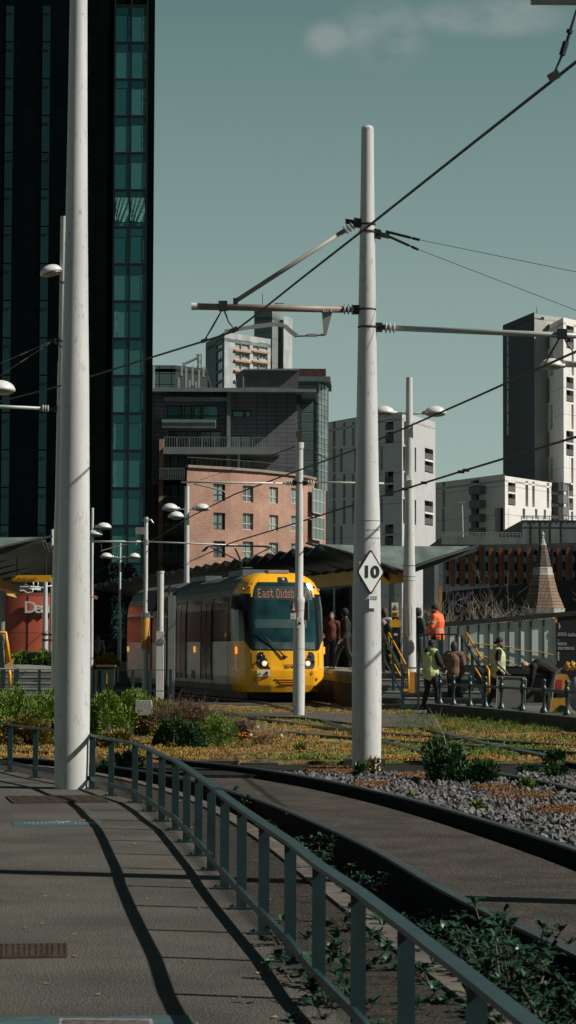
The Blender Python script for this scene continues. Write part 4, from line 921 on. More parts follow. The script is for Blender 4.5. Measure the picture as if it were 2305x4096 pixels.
CANG = mat('canopy_glass', (.16, .20, .19), .35, .1, .25, 2, .05, 8); CAND = mat('canopy_underside', (.035, .048, .048), .6, .2, .3, 2)
def canopy(c, n, bay, half, label, zs=3.55, zo=4.18, ang=AL, beam=True, flip=1):
    t = thing('platform_canopy', label, 'canopy', (c[0], c[1], zs), 'platform canopies')
    h = Vector((-math.sin(ang), math.cos(ang), 0)); s = Vector((math.cos(ang), math.sin(ang), 0)); c = Vector((c[0], c[1], 0))
    for i in range(n):
        for sgn in (-1, 1):
            m = MB(); o = c + h * (i * bay); vs = []; W_ = 6
            prof_ = [(k / W_) for k in range(W_ + 1)]
            for (l, lift) in ((-.15, .10), (bay + .25, -.14)):
                for u in prof_:
                    x = .12 + (half - .12) * u; z = zs + (zo - zs) * (u ** .8) + lift * (.25 + .75 * u)
                    l2 = l + (.45 * u * u if l < 0 else .0)
                    vs.append(o + s * (sgn * x) + h * l2 + Vector((0, 0, z)))
            k = len(vs); vs += [v_ - Vector((0, 0, .05)) for v_ in vs]
            fs = [(j, j + 1, j + 1 + W_ + 1, j + W_ + 1) for j in range(W_)] + [(k + j + W_ + 1, k + j + W_ + 2, k + j + 1, k + j) for j in range(W_)]
            fs += [(k + j, k + j + 1, j + 1, j) for j in range(W_)] + [(W_ + 1 + j, W_ + 2 + j, k + W_ + 2 + j, k + W_ + 1 + j) for j in range(W_)]
            fs += [(W_, k + W_, k + 2 * W_ + 1, 2 * W_ + 1), (0, W_ + 1, k + W_ + 1, k)]
            m.add(vs, fs)
            m.build('wing_panel', CAND if True else CANG, t)
            if i % 2 == 0:
                a = o + s * sgn * .1 + Vector((0, 0, zs - .06)); b = o + s * sgn * half + h * .3 + Vector((0, 0, zo + .0))
                MB().bar(a, b, .05, .12).build('rib', DARKM, t)
    # glazed end: pale panes filling the V
    o = c - h * .1
    for sgn in (-1, 1):
        m = MB(); p0 = o + Vector((0, 0, zs + .06)); p1 = o + s * sgn * half + h * 1.0 + Vector((0, 0, zo + .12)); p2 = o + h * 1.4 + Vector((0, 0, zo + .10)); pm = o + s * sgn * half * .5 + h * .3 + Vector((0, 0, zs + (zo - zs) * .62))
        m.add([p0, pm, p1, p2] + [q - Vector((0, -.05, .03)) for q in (p0, pm, p1, p2)], [(0, 1, 2, 3), (7, 6, 5, 4), (0, 4, 5, 1), (1, 5, 6, 2), (2, 6, 7, 3), (3, 7, 4, 0)]); m.build('end_glass', CANG, t)
        # thick dark leading edge of each wing
        m = MB(); m.tube([p0 - Vector((0, .05, .04)), pm - Vector((0, .12, .04)), p1 + Vector((sgn * .25, -.1, .02))], [.05, .07, .03], 6); m.build('leading_edge', DARKM, t)
    if beam:
        a = c + h * .2; b = c + h * (n * bay); MB().bar(a + Vector((0, 0, zs - .17)), b + Vector((0, 0, zs - .17)), .5, .30).build('spine_beam', mat('beam_orange', (.50, .21, .02), .6, 0, .15, 3), t)
        for i in range(0, n, 3):
            q = c + h * (1 + i * bay) ; MB().tube([(q.x, q.y, .9), (q.x, q.y, zs - .2)], .09, 10).build('column', mat('column_grey', (.2, .22, .22), .5), t)
        # yellow soffit boards on the tram side
        for i in range(0, 16):
            o = c + h * (i * bay * .9 + .4); m = MB()
            q0 = o - s * .2 + Vector((0, 0, zs - .36)); q1 = o - s * .75 + Vector((0, 0, zs + .10)); q2 = q1 + h * bay * .88 + Vector((0, 0, -.05)); q3 = q0 + h * bay * .88
            m.add([q0, q1, q2, q3] + [v_ + Vector((0, 0, .04)) for v_ in (q0, q1, q2, q3)], [(0, 1, 2, 3), (7, 6, 5, 4), (0, 4, 5, 1), (1, 5, 6, 2), (2, 6, 7, 3), (3, 7, 4, 0)]); m.build('soffit_board', mat('soffit_yellow', (.55, .36, .05), .5, 0, .15, 3), t)
    return t
canopy((3.38, 68.6), 28, 1.7, 2.45, 'long dark winged canopy running back above the yellow tram', 3.82, 4.53)
canopy((-8.4, 57.0), 12, 1.55, 2.25, 'dark winged canopy over the far platform at the left edge', 3.60, 4.18, R(2))
# glazed shelter screens under the right canopy
sh = thing('platform_shelter', 'dark glazed shelter screens under the canopy beside the tram', 'shelter', (2.4, 70, .9))
SG = glass_mat('shelter_glass', (.02, .03, .03), (.05, .07, .07), .08, .3, .1)
for i in range(9):
    o = Vector((1.9, 69.5, 0)) + hd * (i * 1.9); a, b = o, o + hd * 1.8
    MB().bar((a.x, a.y, 2.2), (b.x, b.y, 2.2), .03, 2.5).build('glass_screen', SG, sh); MB().box(a.x - .05, a.x + .05, a.y - .05, a.y + .05, .9, 3.4).build('post', GALV if i % 2 else DARKM, sh)

# ================================================================== LEFT PLATFORM AND ITS FENCE
lp = thing('far_platform', 'low grey platform and steps behind the hedge at the left', 'platform', (-9, 60, 0))
MB().prism([(-22, 61.6), (-5.75, 61.6), (-6.2, 70), (-9.5, 84), (-22, 84)], -.1, .9).build('deck', mat('deck_grey', (.20, .20, .19), .85, 0, .15, 3), lp)
for k in range(6):
    y0_ = 59.4 + k * .38; z_ = .15 * (k + 1); s_ = MB().box(-13, -5.6 + .1 * (k % 2), y0_, 61.58, z_ - .15, z_ - .003).build('step', STEP, lp)
    MB().box(-12.98, -5.61, y0_ - .012, y0_ + .05, z_ - .028, z_).build('nosing', NOSE, s_)
fb = thing('hedge_railing', 'dark teal railing standing behind the green shrubs', 'railing', (-5, 57, 0))
qf = lambda px, py: P(px, py, 57.5)
a, b = qf(-25, 669), qf(172, 669.6); MB().box(a.x, b.x, 57.46, 57.54, b.z - .02, a.z).build('top_rail', RAILG, fb)
a, b = qf(-25, 690), qf(172, 690.6); MB().box(a.x, b.x, 57.47, 57.53, b.z - .02, a.z).build('lower_rail', RAILG, fb)
for px in (-12, 3, 16.5, 39.5, 68, 96, 104, 109, 112, 133, 150, 170.5): a = qf(px, 669.5); w = .06 if px in (16.5, 3, 104) else .035; MB().box(a.x - w, a.x + w, 57.455, 57.545, 0, a.z).build('post', RAILG, fb)
yl = thing('yellow_handrail', 'bright yellow tubular handrail and bracket at the left edge', 'handrail', (-7.2, 57, 0))
qy = lambda px, py, d=0: P(px, py, 57.2 + d)
MB().tube([qy(-6, 633), qy(5.6, 632.8), qy(7.3, 645), qy(9.3, 661)], .045, 10).build('handrail', YEL, yl, True)
MB().tube([qy(3.5, 649), qy(6.2, 649.5), qy(7.4, 661)], .03, 8).build('handrail', YEL, yl, True)
MB().tube([qy(9.2, 670), qy(9.9, 675), qy(9.7, 686)], .04, 8).build('handrail', YEL, yl, True)
pa = [qy(4.5, 661), qy(14.4, 658.5), qy(11.3, 667.5), qy(6.5, 668)]
MB().add(pa + [p + Vector((0, .06, 0)) for p in pa], [(0, 3, 2, 1), (4, 5, 6, 7), (0, 1, 5, 4), (1, 2, 6, 5), (2, 3, 7, 6), (3, 0, 4, 7)]).build('flared_bracket', mat('pale_orange', (.62, .38, .14), .6), yl)
a, b = qy(-3, 636, .3), qy(4.4, 668, .3); MB().add([(a.x, 57.5, a.z), (a.x + .12, 57.5, a.z), (b.x, 57.5, b.z), (b.x - .14, 57.5, b.z), (a.x, 57.6, a.z), (a.x + .12, 57.6, a.z), (b.x, 57.6, b.z), (b.x - .14, 57.6, b.z)], [(0, 3, 2, 1), (4, 5, 6, 7), (0, 1, 5, 4), (1, 2, 6, 5), (2, 3, 7, 6), (3, 0, 4, 7)]).build('stringer', RAILG, yl)
bs = thing('boarding_sign', 'yellow hanging sign reading Boarding point under the canopy', 'sign', tuple(P(31, 580, 60)))
pbox(bs, 'panel', YSIGN, 11.5, 575, 50.7, 582, 60, .08)
text('Boarding point', .085, BLACK, bs, P(27.2, 578.7, 59.985), ext=.003)
MB().tube([P(14.5, 578.6, 59.98), P(14.5, 578.6, 60)], .05, 12).build('symbol', mat('sym_brown', (.3, .18, .02)), bs)
MB().tube([P(19.3, 578.6, 59.98), P(17.3, 578.6, 59.98)], .008, 5).build('arrow', BLACK, bs); MB().tube([P(18.2, 577.9, 59.98), P(17.2, 578.6, 59.98), P(18.2, 579.3, 59.98)], .008, 5).build('arrow', BLACK, bs)
for px in (17, 46): MB().tube([P(px, 575, 60.04), P(px, 556, 60.04)], .015, 6).build('hanger', DARKM, bs)
# small litter bin with a yellow front behind the railing
lb = thing('grit_bin', 'dark bin with yellow front behind the teal railing', 'bin', tuple(P(104, 680, 58.6)))
pbox(lb, 'body', DARKM, 97, 666, 114, 686, 58.6, .4); pbox(lb, 'yellow_front', YEL, 105, 671, 109, 684, 58.55, .04); pbox(lb, 'lid', mat('lid_brown', (.10, .07, .05)), 96, 665, 115, 667, 58.5, .5)

# ================================================================== IRON RAILING ON A PLINTH (right)
pl = thing('kerb_plinth', 'low dark stone plinth under the ornate iron railing', 'plinth', (5, 47, 0))
PR = [G(x, y, .25) for x, y in [(434, 703.2), (439.9, 703.9), (453.5, 705), (470, 706.4), (485.5, 707.6), (501.5, 709), (522.5, 711), (544, 713.2), (567, 715.6), (592, 718.2), (615, 720.6)]]
m = MB(); ribbon(m, [p + Vector((-.18, -.18, 0)) for p in PR], [p + Vector((.12, .25, 0)) for p in PR], -.1, .25); m.build('stone', mat('plinth_dark', (.045, .042, .038), .85, 0, .3, 3), pl)
ir = thing('iron_railing', 'ornate dark green cast iron railing with ball topped posts', 'railing', (5, 47, .25))
for i, p in enumerate(PR[1:]):
    b = MB(); pr = [(.085, 0), (.085, .04), (.06, .07), (.045, .12), (.032, .16), (.03, .34), (.05, .38), (.06, .42), (.06, .50), (.045, .53), (.03, .555), (.055, .575), (.03, .59)]
    b.tube([(p.x, p.y, .25 + z) for r, z in pr], [r for r, z in pr], 12); b.ell((p.x, p.y, .25 + .635), .046, .046, .05, 12, 8); b.build('post', RAILG, ir, True, angle=50)
MB().tube([(p.x, p.y, .25 + .455) for p in PR[1:]], .028, 8).build('rail', RAILG, ir, True)

# ================================================================== GLAZED HOARDING BEHIND THE PEOPLE
Yh = 66; ho = thing('glazed_hoarding', 'pale translucent glazed hoarding with dark posts and yellow wavy lines', 'hoarding', (7, Yh, 0))
HP = mat('hoarding_pane', (.56, .64, .61), .3, .0, .22, .8, .03, 2, stretch=(1.5, 1, .4))
ph = lambda px, py, d=0: P(px, py, Yh + d)
tops = lambda x: 630.5 - (x - 404) * (630.5 - 617) / (576 - 404)
edges = [404, 420, 428, 438.5, 449, 458, 468, 478.5, 489, 498.5, 508.5, 520, 531, 543.5, 556]
m = MB(); a, b = ph(380, 662 + 5), ph(640, 705); m.box(a.x, b.x, Yh + .1, Yh + .3, 0, ph(400, 664).z); m.build('plinth_boards', mat('hoarding_base', (.05, .055, .052), .8, 0, .25, 2), ho)
for i in range(len(edges) - 1):
    x0, x1 = edges[i], edges[i + 1]; q = [ph(x0, tops(x0)), ph(x1, tops(x1)), ph(x1, 663 + (x1 - 404) * .03), ph(x0, 663 + (x0 - 404) * .03)]
    dd = random.uniform(-.03, .03)
    MB().add([v_ + Vector((0, dd * (k in (1, 2)), 0)) for k, v_ in enumerate(q)] + [v_ + Vector((0, .05, 0)) for v_ in q], [(0, 3, 2, 1), (4, 5, 6, 7), (0, 1, 5, 4), (1, 2, 6, 5), (2, 3, 7, 6), (3, 0, 4, 7)]).build('pane', HP, ho)
    MB().box(ph(x0, 640).x - .025, ph(x0, 640).x + .025, Yh - .03, Yh + .06, ph(x0, 664).z, ph(x0, tops(x0)).z).build('mullion', mat('mullion_teal', (.06, .09, .09), .5), ho)
m = MB(); a, b = ph(404, 628), ph(640, 607.5); m.bar((a.x, Yh, a.z), (b.x, Yh, b.z), .2, .13); m.build('top_beam', DARKM, ho)
m = MB(); a, b = ph(404, 664), ph(556, 671); m.bar((a.x, Yh, a.z - .05), (b.x, Yh, b.z - .05), .2, .16); m.build('bottom_beam', DARKM, ho)
for pts in ([(469, 642.5), (480, 644), (495, 645.5), (512, 647.5), (512.5, 649), (525, 651), (543, 652.5), (556, 656)], [(471, 655), (480, 655.5), (488, 657.5)], [(500, 659), (512, 662), (513, 664.5), (517, 665)], [(468.5, 643), (468.5, 648)]):
    MB().tube([ph(x, y, -.04) for x, y in pts], .015, 6).build('yellow_line', mat('line_yellow', (.45, .32, .11), .5), ho)
bp = thing('notice_board', 'black notice board with small white studio lettering and arrow', 'board', tuple(ph(566, 670)))
a, b = ph(556.3, 615.5), ph(640, 705); MB().box(a.x, b.x, Yh - .06, Yh + .08, 0, a.z).build('board', BLACK, bp)
PALET = mat('lettering_pale', (.5, .5, .48))
for s, y, sz in (('AVIVA studios', 634.5, .17), ('and', 639.8, .06), ('factory', 643.5, .17), ('international', 648, .17)): text(s, sz, PALET, bp, ph(557.6, y, -.07), ext=.003, wx=.55, align='LEFT')
m = MB(); m.tube([ph(558, 626.5, -.08), ph(560, 626.5, -.08)], .012, 5); m.tube([ph(558.8, 623.5, -.08), ph(560, 626.5, -.08), ph(558.8, 629.5, -.08)], .012, 5); m.build('arrow', PALET, bp)
for k in range(5): pbox(bp, 'mark', PALET, 557.6, 652 + k * 1.8, 559.3, 653.2 + k * 1.8, Yh - .075, .01)
yp = ph(555.3, 620); MB().box(yp.x - .03, yp.x + .04, Yh - .08, Yh - .06, ph(555, 622.5).z, ph(555, 616.5).z).build('yellow_tab', YEL, bp)

# ---- clutter behind the railing: road barrier, pale board, bin bags
bd = thing('grey_board', 'plain grey board leaning behind the iron railing', 'board', tuple(P(516, 712, 55.5)))
qb = lambda px, py: P(px, py, 55.5)
pts = [qb(497, 676.5), qb(524.5, 677.5), qb(526.3, 680), qb(524, 712), qb(496, 712)]
MB().add(pts + [p + Vector((0, .05, 0)) for p in pts], [(4, 3, 2, 1, 0), (5, 6, 7, 8, 9)] + [(i, (i + 1) % 5, 5 + (i + 1) % 5, 5 + i) for i in range(5)]).build('panel', mat('board_grey', (.17, .165, .15), .8, 0, .12, 3), bd)
MB().tube([p - Vector((0, .01, 0)) for p in pts + pts[:1]], .012, 6).build('edge_trim', GALV, bd)
YC = mat('barrow_yellow', (.50, .26, .03), .5, 0, .2, 4)
cart = thing('cleaning_cart', 'yellow and black cleaning cart with red label beside the bending person', 'cart', tuple(P(560, 712, 55)))
q = lambda px, py, d=0: P(px, py, 55 + d)
pts = [q(556, 676), q(560, 674), q(567, 674.5), q(571, 682), q(571.5, 693), q(553, 693)]
MB().add(pts + [p + Vector((0, .5, 0)) for p in pts], [(5, 4, 3, 2, 1, 0), (6, 7, 8, 9, 10, 11)] + [(i, (i + 1) % 6, 6 + (i + 1) % 6, 6 + i) for i in range(6)]).build('hopper', YC, cart)
pbox(cart, 'lower_box', YC, 550, 698, 566, 712, 55, .5); pbox(cart, 'label', RED, 556, 679.5, 562, 689, 54.98, .02); pbox(cart, 'label', BLACK, 553, 690, 566, 693.5, 54.97, .02)
MB().tube([q(549.5, 712, -.05), q(553, 690, -.05), q(556, 673, -.05), q(562, 668, -.05)], .02, 6).build('pole_handle', GALV, cart)
MB().tube([q(562, 710, -.05), q(562, 710, .3)], .12, 12).build('wheel', BLACK, cart)
for k, (x, y) in enumerate([(565, 664.5), (570, 664), (575, 664.5)]):
    MB().tube([q(x, y, .1), q(x + 5, y + 3.5, .1)], .10, 10).build('roll', YC, cart, True)
bg_ = thing('clear_bag', 'pale full rubbish bag at the right picture edge', 'rubbish bag', tuple(P(576, 712, 54)))
MB().ell(P(578, 694, 54), .24, .22, .42, 14, 10).build('bag', mat('bag_grey', (.20, .22, .22), .4, 0, .3, 5, .4, 9), bg_, True)
# ================================================================== BUILDINGS
def uniq(v, e=1e-3):
    v = sorted(v); o = [v[0]]
    for x in v[1:]:
        if x - o[-1] > e: o.append(x)
    return o
def facade(t, name, a, b, z0, z1, wins, wm, gm, depth=.2, fm=None, bars=(1, 0), wname='window', fw=.07, ztop2=None):
    """upright wall from a to b (seen from -Y side, a on the left) with true openings; wins: (u0,u1,z0,z1[,bars])"""
    a, b = Vector((a[0], a[1], 0)), Vector((b[0], b[1], 0)); L = (b - a).length; d = (b - a) / L; nrm = Vector((d.y, -d.x, 0))
    us = uniq([0, L] + [x for w in wins for x in w[:2] if 0 < x < L]); zs = uniq([z0, z1] + [x for w in wins for x in w[2:4] if z0 < x < z1])
    pt = lambda u, z, k=0.: a + d * u + nrm * -k + Vector((0, 0, z))
    mb = MB(); idx = {}
    def V(u, z):
        k = (round(u, 4), round(z, 4))
        if k not in idx:
            idx[k] = len(mb.v)
            zz = z if ztop2 is None or z < z1 - 1e-4 else z1 + (ztop2 - z1) * u / L
            mb.v.append(tuple(pt(u, zz)))
        return idx[k]
    for i in range(len(us) - 1):
        for j in range(len(zs) - 1):
            cu, cz = (us[i] + us[i + 1]) / 2, (zs[j] + zs[j + 1]) / 2
            if any(w[0] < cu < w[1] and w[2] < cz < w[3] for w in wins): continue
            mb.f.append((V(us[i], zs[j]), V(us[i + 1], zs[j]), V(us[i + 1], zs[j + 1]), V(us[i], zs[j + 1])))
    for w in wins:
        u0, u1, q0, q1 = w[:4]; q = [pt(u0, q0), pt(u1, q0), pt(u1, q1), pt(u0, q1)]; r = [p - nrm * depth for p in q]
        mb.add(q + r, [(0, 4, 5, 1), (1, 5, 6, 2), (2, 6, 7, 3), (3, 7, 4, 0)])
    wall = mb.build(name, wm, t)
    for w in wins:
        u0, u1, q0, q1 = w[:4]; bb = w[4] if len(w) > 4 else bars; dd = depth - .01
        m = MB(); m.add([pt(u0, q0, dd), pt(u1, q0, dd), pt(u1, q1, dd), pt(u0, q1, dd)], [(0, 1, 2, 3)])
        o = m.build(wname, gm(w) if callable(gm) else gm, t)
        if fm:
            m = MB(); k = dd - .04; up = (0, 0, 1)
            for u in [u0 + fw / 2, u1 - fw / 2] + [u0 + (u1 - u0) * (i + 1) / (bb[0] + 1) for i in range(bb[0])]: m.obox(pt(u, (q0 + q1) / 2, k), d, nrm, up, fw / 2, .03, (q1 - q0) / 2)
            for z in [q0 + fw / 2, q1 - fw / 2] + [q0 + (q1 - q0) * f for f in ([.38] if bb[1] == 1 else [(i + 1) / (bb[1] + 1) for i in range(bb[1])])]: m.obox(pt((u0 + u1) / 2, z, k - .003), d, nrm, up, (u1 - u0) / 2 - .002, .03, fw / 2)
            m.build('frame', fm, o)
    return wall
def wpx(a, b, rects):
    out = []
    for r in rects:
        x0, y0, x1, y1 = r[:4]; ym = (y0 + y1) / 2
        u0, _ = onwall(a, b, x0, ym); u1, _ = onwall(a, b, x1, ym); _, zt = onwall(a, b, (x0 + x1) / 2, y0); _, zb = onwall(a, b, (x0 + x1) / 2, y1)
        out.append((u0, u1, zb, zt) + tuple(r[4:]))
    return out
def at(px, Y): p = P(px, 640, Y); return (p.x, Y)
def zt(py, px, Y): return P(px, py, Y).z
def shellbox(t, name, pts, z0, z1, m): return MB().prism(pts, z0, z1).build(name, m, t)

# ---------------- dark glass tower
TW = 180.0
DPAN = grid_mat('tower_panels', (.0030, .0055, .0065), (.004, .007, .008), (.0015, .003, .0035), 1.18, 2.955, .02, .95, 0., .2, .1, .0)
TG = glass_mat('tower_glass', (.018, .12, .125), (.07, .25, .24), .14, .25)
TGD = glass_mat('tower_glass_dark', (.008, .030, .036), (.014, .055, .062), .14, .25)
TGU = glass_mat('tower_glass_band', (.010, .065, .072), (.02, .11, .115), .14, .25)
tw = thing('glass_tower', 'black high rise with teal glass window columns at the left', 'tower', (-20, TW, 0))
ta_ = (at(-60, TW)[0], TW); tb_ = (P(151.6, 512, TW).x, TW)
zf0 = zt(34.7 + 37.75 * 16, 120, TW); fh = 37.75 / 12.78
wins = []; meta = {}
colx = [(P(x0, 512, TW).x - ta_[0], P(x1, 512, TW).x - ta_[0]) for x0, x1 in ((-42, -34), (.7, 8.6), (37.9, 45.7), (112.3, 127.1), (127.8, 143.3))]
zbase = zf0 - fh * 1
for k in range(0, 23):
    z_ = zf0 + fh * k
    for ci, (u0, u1) in enumerate(colx):
        if ci < 3: wins += [(u0, u1, z_ + .06, z_ + fh - .62), (u0, u1, z_ + fh - .56, z_ + fh - .02)]
        else: wins += [(u0, u1, z_ + .05, z_ + fh * .73), (u0, u1, z_ + fh * .73 + .004, z_ + fh - .05)]
# windows (at most a hundred as parts); openings cut for all
facade(tw, 'wall', (ta_[0] - 55, TW), tb_, -.2, zf0 + fh * 24, [], DPAN, TG)  # wall extended out of view to darken the tram side's reflection
def pane(u0, u1, z0, z1, m, nm='window', t=tw, y=TW - .03):
    return MB().add([(ta_[0] + u0, y, z0), (ta_[0] + u1, y, z0), (ta_[0] + u1, y, z1), (ta_[0] + u0, y, z1), (ta_[0] + u0, y + .02, z0), (ta_[0] + u1, y + .02, z0), (ta_[0] + u1, y + .02, z1), (ta_[0] + u0, y + .02, z1)], [(0, 1, 2, 3), (0, 4, 5, 1), (1, 5, 6, 2), (2, 6, 7, 3), (3, 7, 4, 0)]).build(nm, m, t)
CURT = mat('curtain_teal', (.055, .20, .19), .8, 0, .35, 2.5); CURTL = mat('curtain_pale', (.30, .40, .38), .8)
for k in range(0, 17):
    z_ = zf0 + fh * k
    for ci in (1, 2):
        u0, u1 = colx[ci]; w = pane(u0, u1, z_ + .05, z_ + fh - .05, TGD); MB().box(ta_[0] + u0, ta_[0] + u1, TW - .09, TW - .035, z_ + fh - .64, z_ + fh - .54).build('transom', BLACK, w)
    for ci in (3, 4):
        u0, u1 = colx[ci]; w = pane(u0, u1, z_ + .06, z_ + fh - .06, TG)
        pane(u0 + .01, u1 - .01, z_ + fh * (.73 + random.uniform(-.03, .03)), z_ + fh - .07, TGU, 'ceiling_band', w, TW - .055)
        rk = random.random(); zc = z_ + fh * .72
        if rk < .45: a_ = u0 + .02 + (u1 - u0) * random.choice((0, .72, .8)); pane(a_, min(u1 - .02, a_ + (u1 - u0) * random.uniform(.16, .3)), z_ + .07, zc, CURT, 'curtain', w, TW - .05)
        if rk > .8 and ci == 4: pane(u1 - .2, u1 - .12, z_ + .3, zc - .3, CURTL, 'curtain_edge', w, TW - .06)
for k in range(1, 7): pane(colx[1][0] - 3.05 * k * 1.0, colx[1][0] - 3.05 * k + .62, 3, zf0 + fh * 22, TGD, 'window_strip')
# drapes pinned up on one floor
kz = zt(223, 120, TW)
for ci in (3, 4):
    u0, u1 = colx[ci]; m = MB(); N = 16; vs = []
    for j in range(N + 1):
        for i in range(N + 1):
            s = i / N; q = j / N; sag = .35 * (1 - (2 * s - 1) ** 2); zz = kz + 2.0 - q * (1.95 - .25 * abs(s - .5)); y = TW - .12 + .05 * math.sin((s + sag * q) * 22 + q * 5) * (0.3 + q)
            vs.append((ta_[0] + u0 + .05 + (u1 - u0 - .1) * s, y, zz))
    m.add(vs, [(j * (N + 1) + i, (j + 1) * (N + 1) + i, (j + 1) * (N + 1) + i + 1, j * (N + 1) + i + 1) for j in range(N) for i in range(N)]); m.build('drape', mat('drape_green', (.10, .30, .27), .7, 0, .3, 3), tw, True)
MB().prism([(tb_[0] - .01, TW + .01), (tb_[0] - 4, TW + 22), (tb_[0] - 4.2, TW + 22), (tb_[0] - .2, TW + .01)], -.2, zf0 + fh * 24).build('side_wall', DPAN, tw); MB().box(ta_[0] - 55, tb_[0] - 4, TW + .1, TW + 22, zf0 + fh * 24 - .5, zf0 + fh * 24 - .05).build('roof', DPAN, tw)
for u in ((colx[3][0] - .12), colx[3][1] + .03, colx[4][1] + .02): MB().box(ta_[0] + u, ta_[0] + u + .09, TW - .12, TW - .002, zbase, zf0 + fh * 24).build('mullion', BLACK, tw)
for k in range(0, 23): MB().box(ta_[0] + colx[3][0], ta_[0] + colx[4][1], TW - .10, TW - .004, zf0 + fh * k - .045, zf0 + fh * k + .045).build('floor_line', BLACK, tw)

# ---------------- brick apartment block with dark upper storeys
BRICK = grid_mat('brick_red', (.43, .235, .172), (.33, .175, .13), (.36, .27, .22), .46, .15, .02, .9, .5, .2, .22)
BRKD = grid_mat('brick_plum_shaded', (.10, .060, .058), (.075, .045, .045), (.06, .045, .045), .46, .15, .02, .9, .5, .2, .2)
CLADP = grid_mat('plum_cladding', (.17, .17, .195), (.155, .155, .178), (.055, .06, .07), 8.3 / 9.8 * 1.25, .45, .03, .7, 0, .4, .12)
CLADT = grid_mat('teal_cladding', (.12, .18, .175), (.105, .16, .155), (.03, .05, .05), 30, 1.02, .05, .5, 0, .6, .15, .4, .2)
GREYT = mat('grey_teal_metal', (.24, .29, .28), .5, .3, .15, 1)
WG = glass_mat('flat_glass', (.10, .15, .15), (.32, .40, .39), .1, .35); WGB = glass_mat('flat_glass_blue', (.08, .30, .31), (.20, .46, .45), .12, .3)
WGP = glass_mat('flat_glass_pale', (.22, .27, .26), (.36, .40, .38), .3, .1)
FRM = mat('frame_dark', (.05, .055, .055), .5); FRML = mat('frame_pale', (.42, .42, .39), .5)
ap = thing('brick_apartments', 'red brick curved apartment block with dark teal penthouse storeys', 'apartment block', (-5, 236, 0))
Yb = 234.0
crv = [(186.4, 226.5), (230.5, 229.5), (259, 232.2), (284, 235.6), (305, 240.0), (318, 244.2), (325.5, 249.5)]
zr = zt(468.8, 186, 228.5)
brw = [[(213.5, 484, 225.2, 501), (213.5, 512.7, 225.2, 529.7), (213.5, 541, 225.2, 557.5), (213.5, 569, 225.2, 586)],
       [(242.7, 485.7, 253.3, 502.2), (242.7, 513.4, 253.3, 530), (242.7, 541.5, 253.3, 558), (242.7, 569, 253.3, 586)],
       [(269.3, 487, 278.2, 503.3), (269.3, 515, 278.2, 530.8), (269.3, 542.8, 278.2, 557.5)], [(291, 488.4, 300, 504), (291, 516, 300, 531.4), (291, 543.7, 300, 557)],
       [(312.6, 490.5, 315.6, 513), (312.6, 517.6, 315.6, 540)], []]
for i in range(6):
    a = P(crv[i][0], 560, crv[i][1]); b = P(crv[i + 1][0], 560, crv[i + 1][1]); a_, b_ = (a.x, a.y), (b.x, b.y); ws = []
    for r in brw[i]: ws += wpx(a_, b_, [r + ((1, 1),)])
    L = math.hypot(b_[0] - a_[0], b_[1] - a_[1]); ws = [(max(.05, w[0]), min(L - .05, w[1])) + w[2:] for w in ws if w[1] > .1 and w[0] < L - .1]
    facade(ap, 'wall', a_, b_, -.2, zr, ws, BRICK, (lambda w: WGP) if i == 2 else WG, .28, FRML if i in (1, 2, 3) else FRM, (1, 1), fw=.10)
# glazed column on the curve
ga = P(311.5, 560, 240.9); gb = P(322, 560, 245.5)
for py0, py1 in ((490, 513.5), (517.5, 540), (545, 567)):
    z0_, z1_ = zt(py1, 317, 243), zt(py0, 317, 243); m = MB(); off = Vector((.3, -.45, 0))
    q0, q1 = ga + off * .3, gb + off * .6
    w = MB().add([(q0.x, q0.y, z0_), (q1.x, q1.y, z0_), (q1.x, q1.y, z1_), (q0.x, q0.y, z1_)], [(0, 1, 2, 3)]).build('window', WG, ap)
    for s in (0, .33, .66, 1): q = q0.lerp(q1, s); m.box(q.x - .06, q.x + .06, q.y - .12, q.y - .03, z0_, z1_)
    for z in (z0_, z1_, (z0_ + z1_) / 2): m.bar((q0.x, q0.y - .1, z), (q1.x, q1.y - .1, z), .07, .12)
    m.build('frame', FRML, w)
m = MB(); pr = [P(x, 560, y) for x, y in crv]
for a, b in zip(pr, pr[1:]): m.bar((a.x, a.y - .05, zr + .1), (b.x, b.y - .05, zr + .1), .5, .25)
m.build('coping', mat('coping_pale', (.25, .20, .17)), ap)
MB().prism([(pr[0].x, pr[0].y + .3)] + [(p.x, p.y + .3) for p in pr[1:]] + [(pr[-1].x - 1, 262), (pr[0].x, 262)], zr - .6, zr - .1).build('terrace_deck', CONC, ap)
# left bay: glazed strip with balconies and a plum brick end with its shade in the colour
Yl = 236.5
la, lb_ = at(150, Yl), at(161, Yl + .0)
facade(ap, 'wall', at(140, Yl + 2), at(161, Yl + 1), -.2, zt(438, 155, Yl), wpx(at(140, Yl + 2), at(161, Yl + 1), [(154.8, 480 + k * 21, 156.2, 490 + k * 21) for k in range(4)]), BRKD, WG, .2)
MB().box(P(159, 560, Yl).x, P(163.2, 560, Yl).x, Yl - 1, Yl + 1, -.2, zt(440, 160, Yl)).build('brick_pier', BRICK, ap)
a_, b_ = at(163, Yl + 1), at(187, Yl + 1)
lw = []
for k in range(6):
    y0_ = 456 + k * 28.3; lw += [(164.5, y0_, 170, y0_ + 22, (0, 2)), (171, y0_, 178, y0_ + 22, (1, 1)), (179, y0_, 185.5, y0_ + 22, (1, 0))]
facade(ap, 'wall', a_, b_, -.2, zt(448, 170, Yl), wpx(a_, b_, lw), mat('bay_grey', (.09, .11, .112), .6), WGB, .12, FRM, fw=.09)
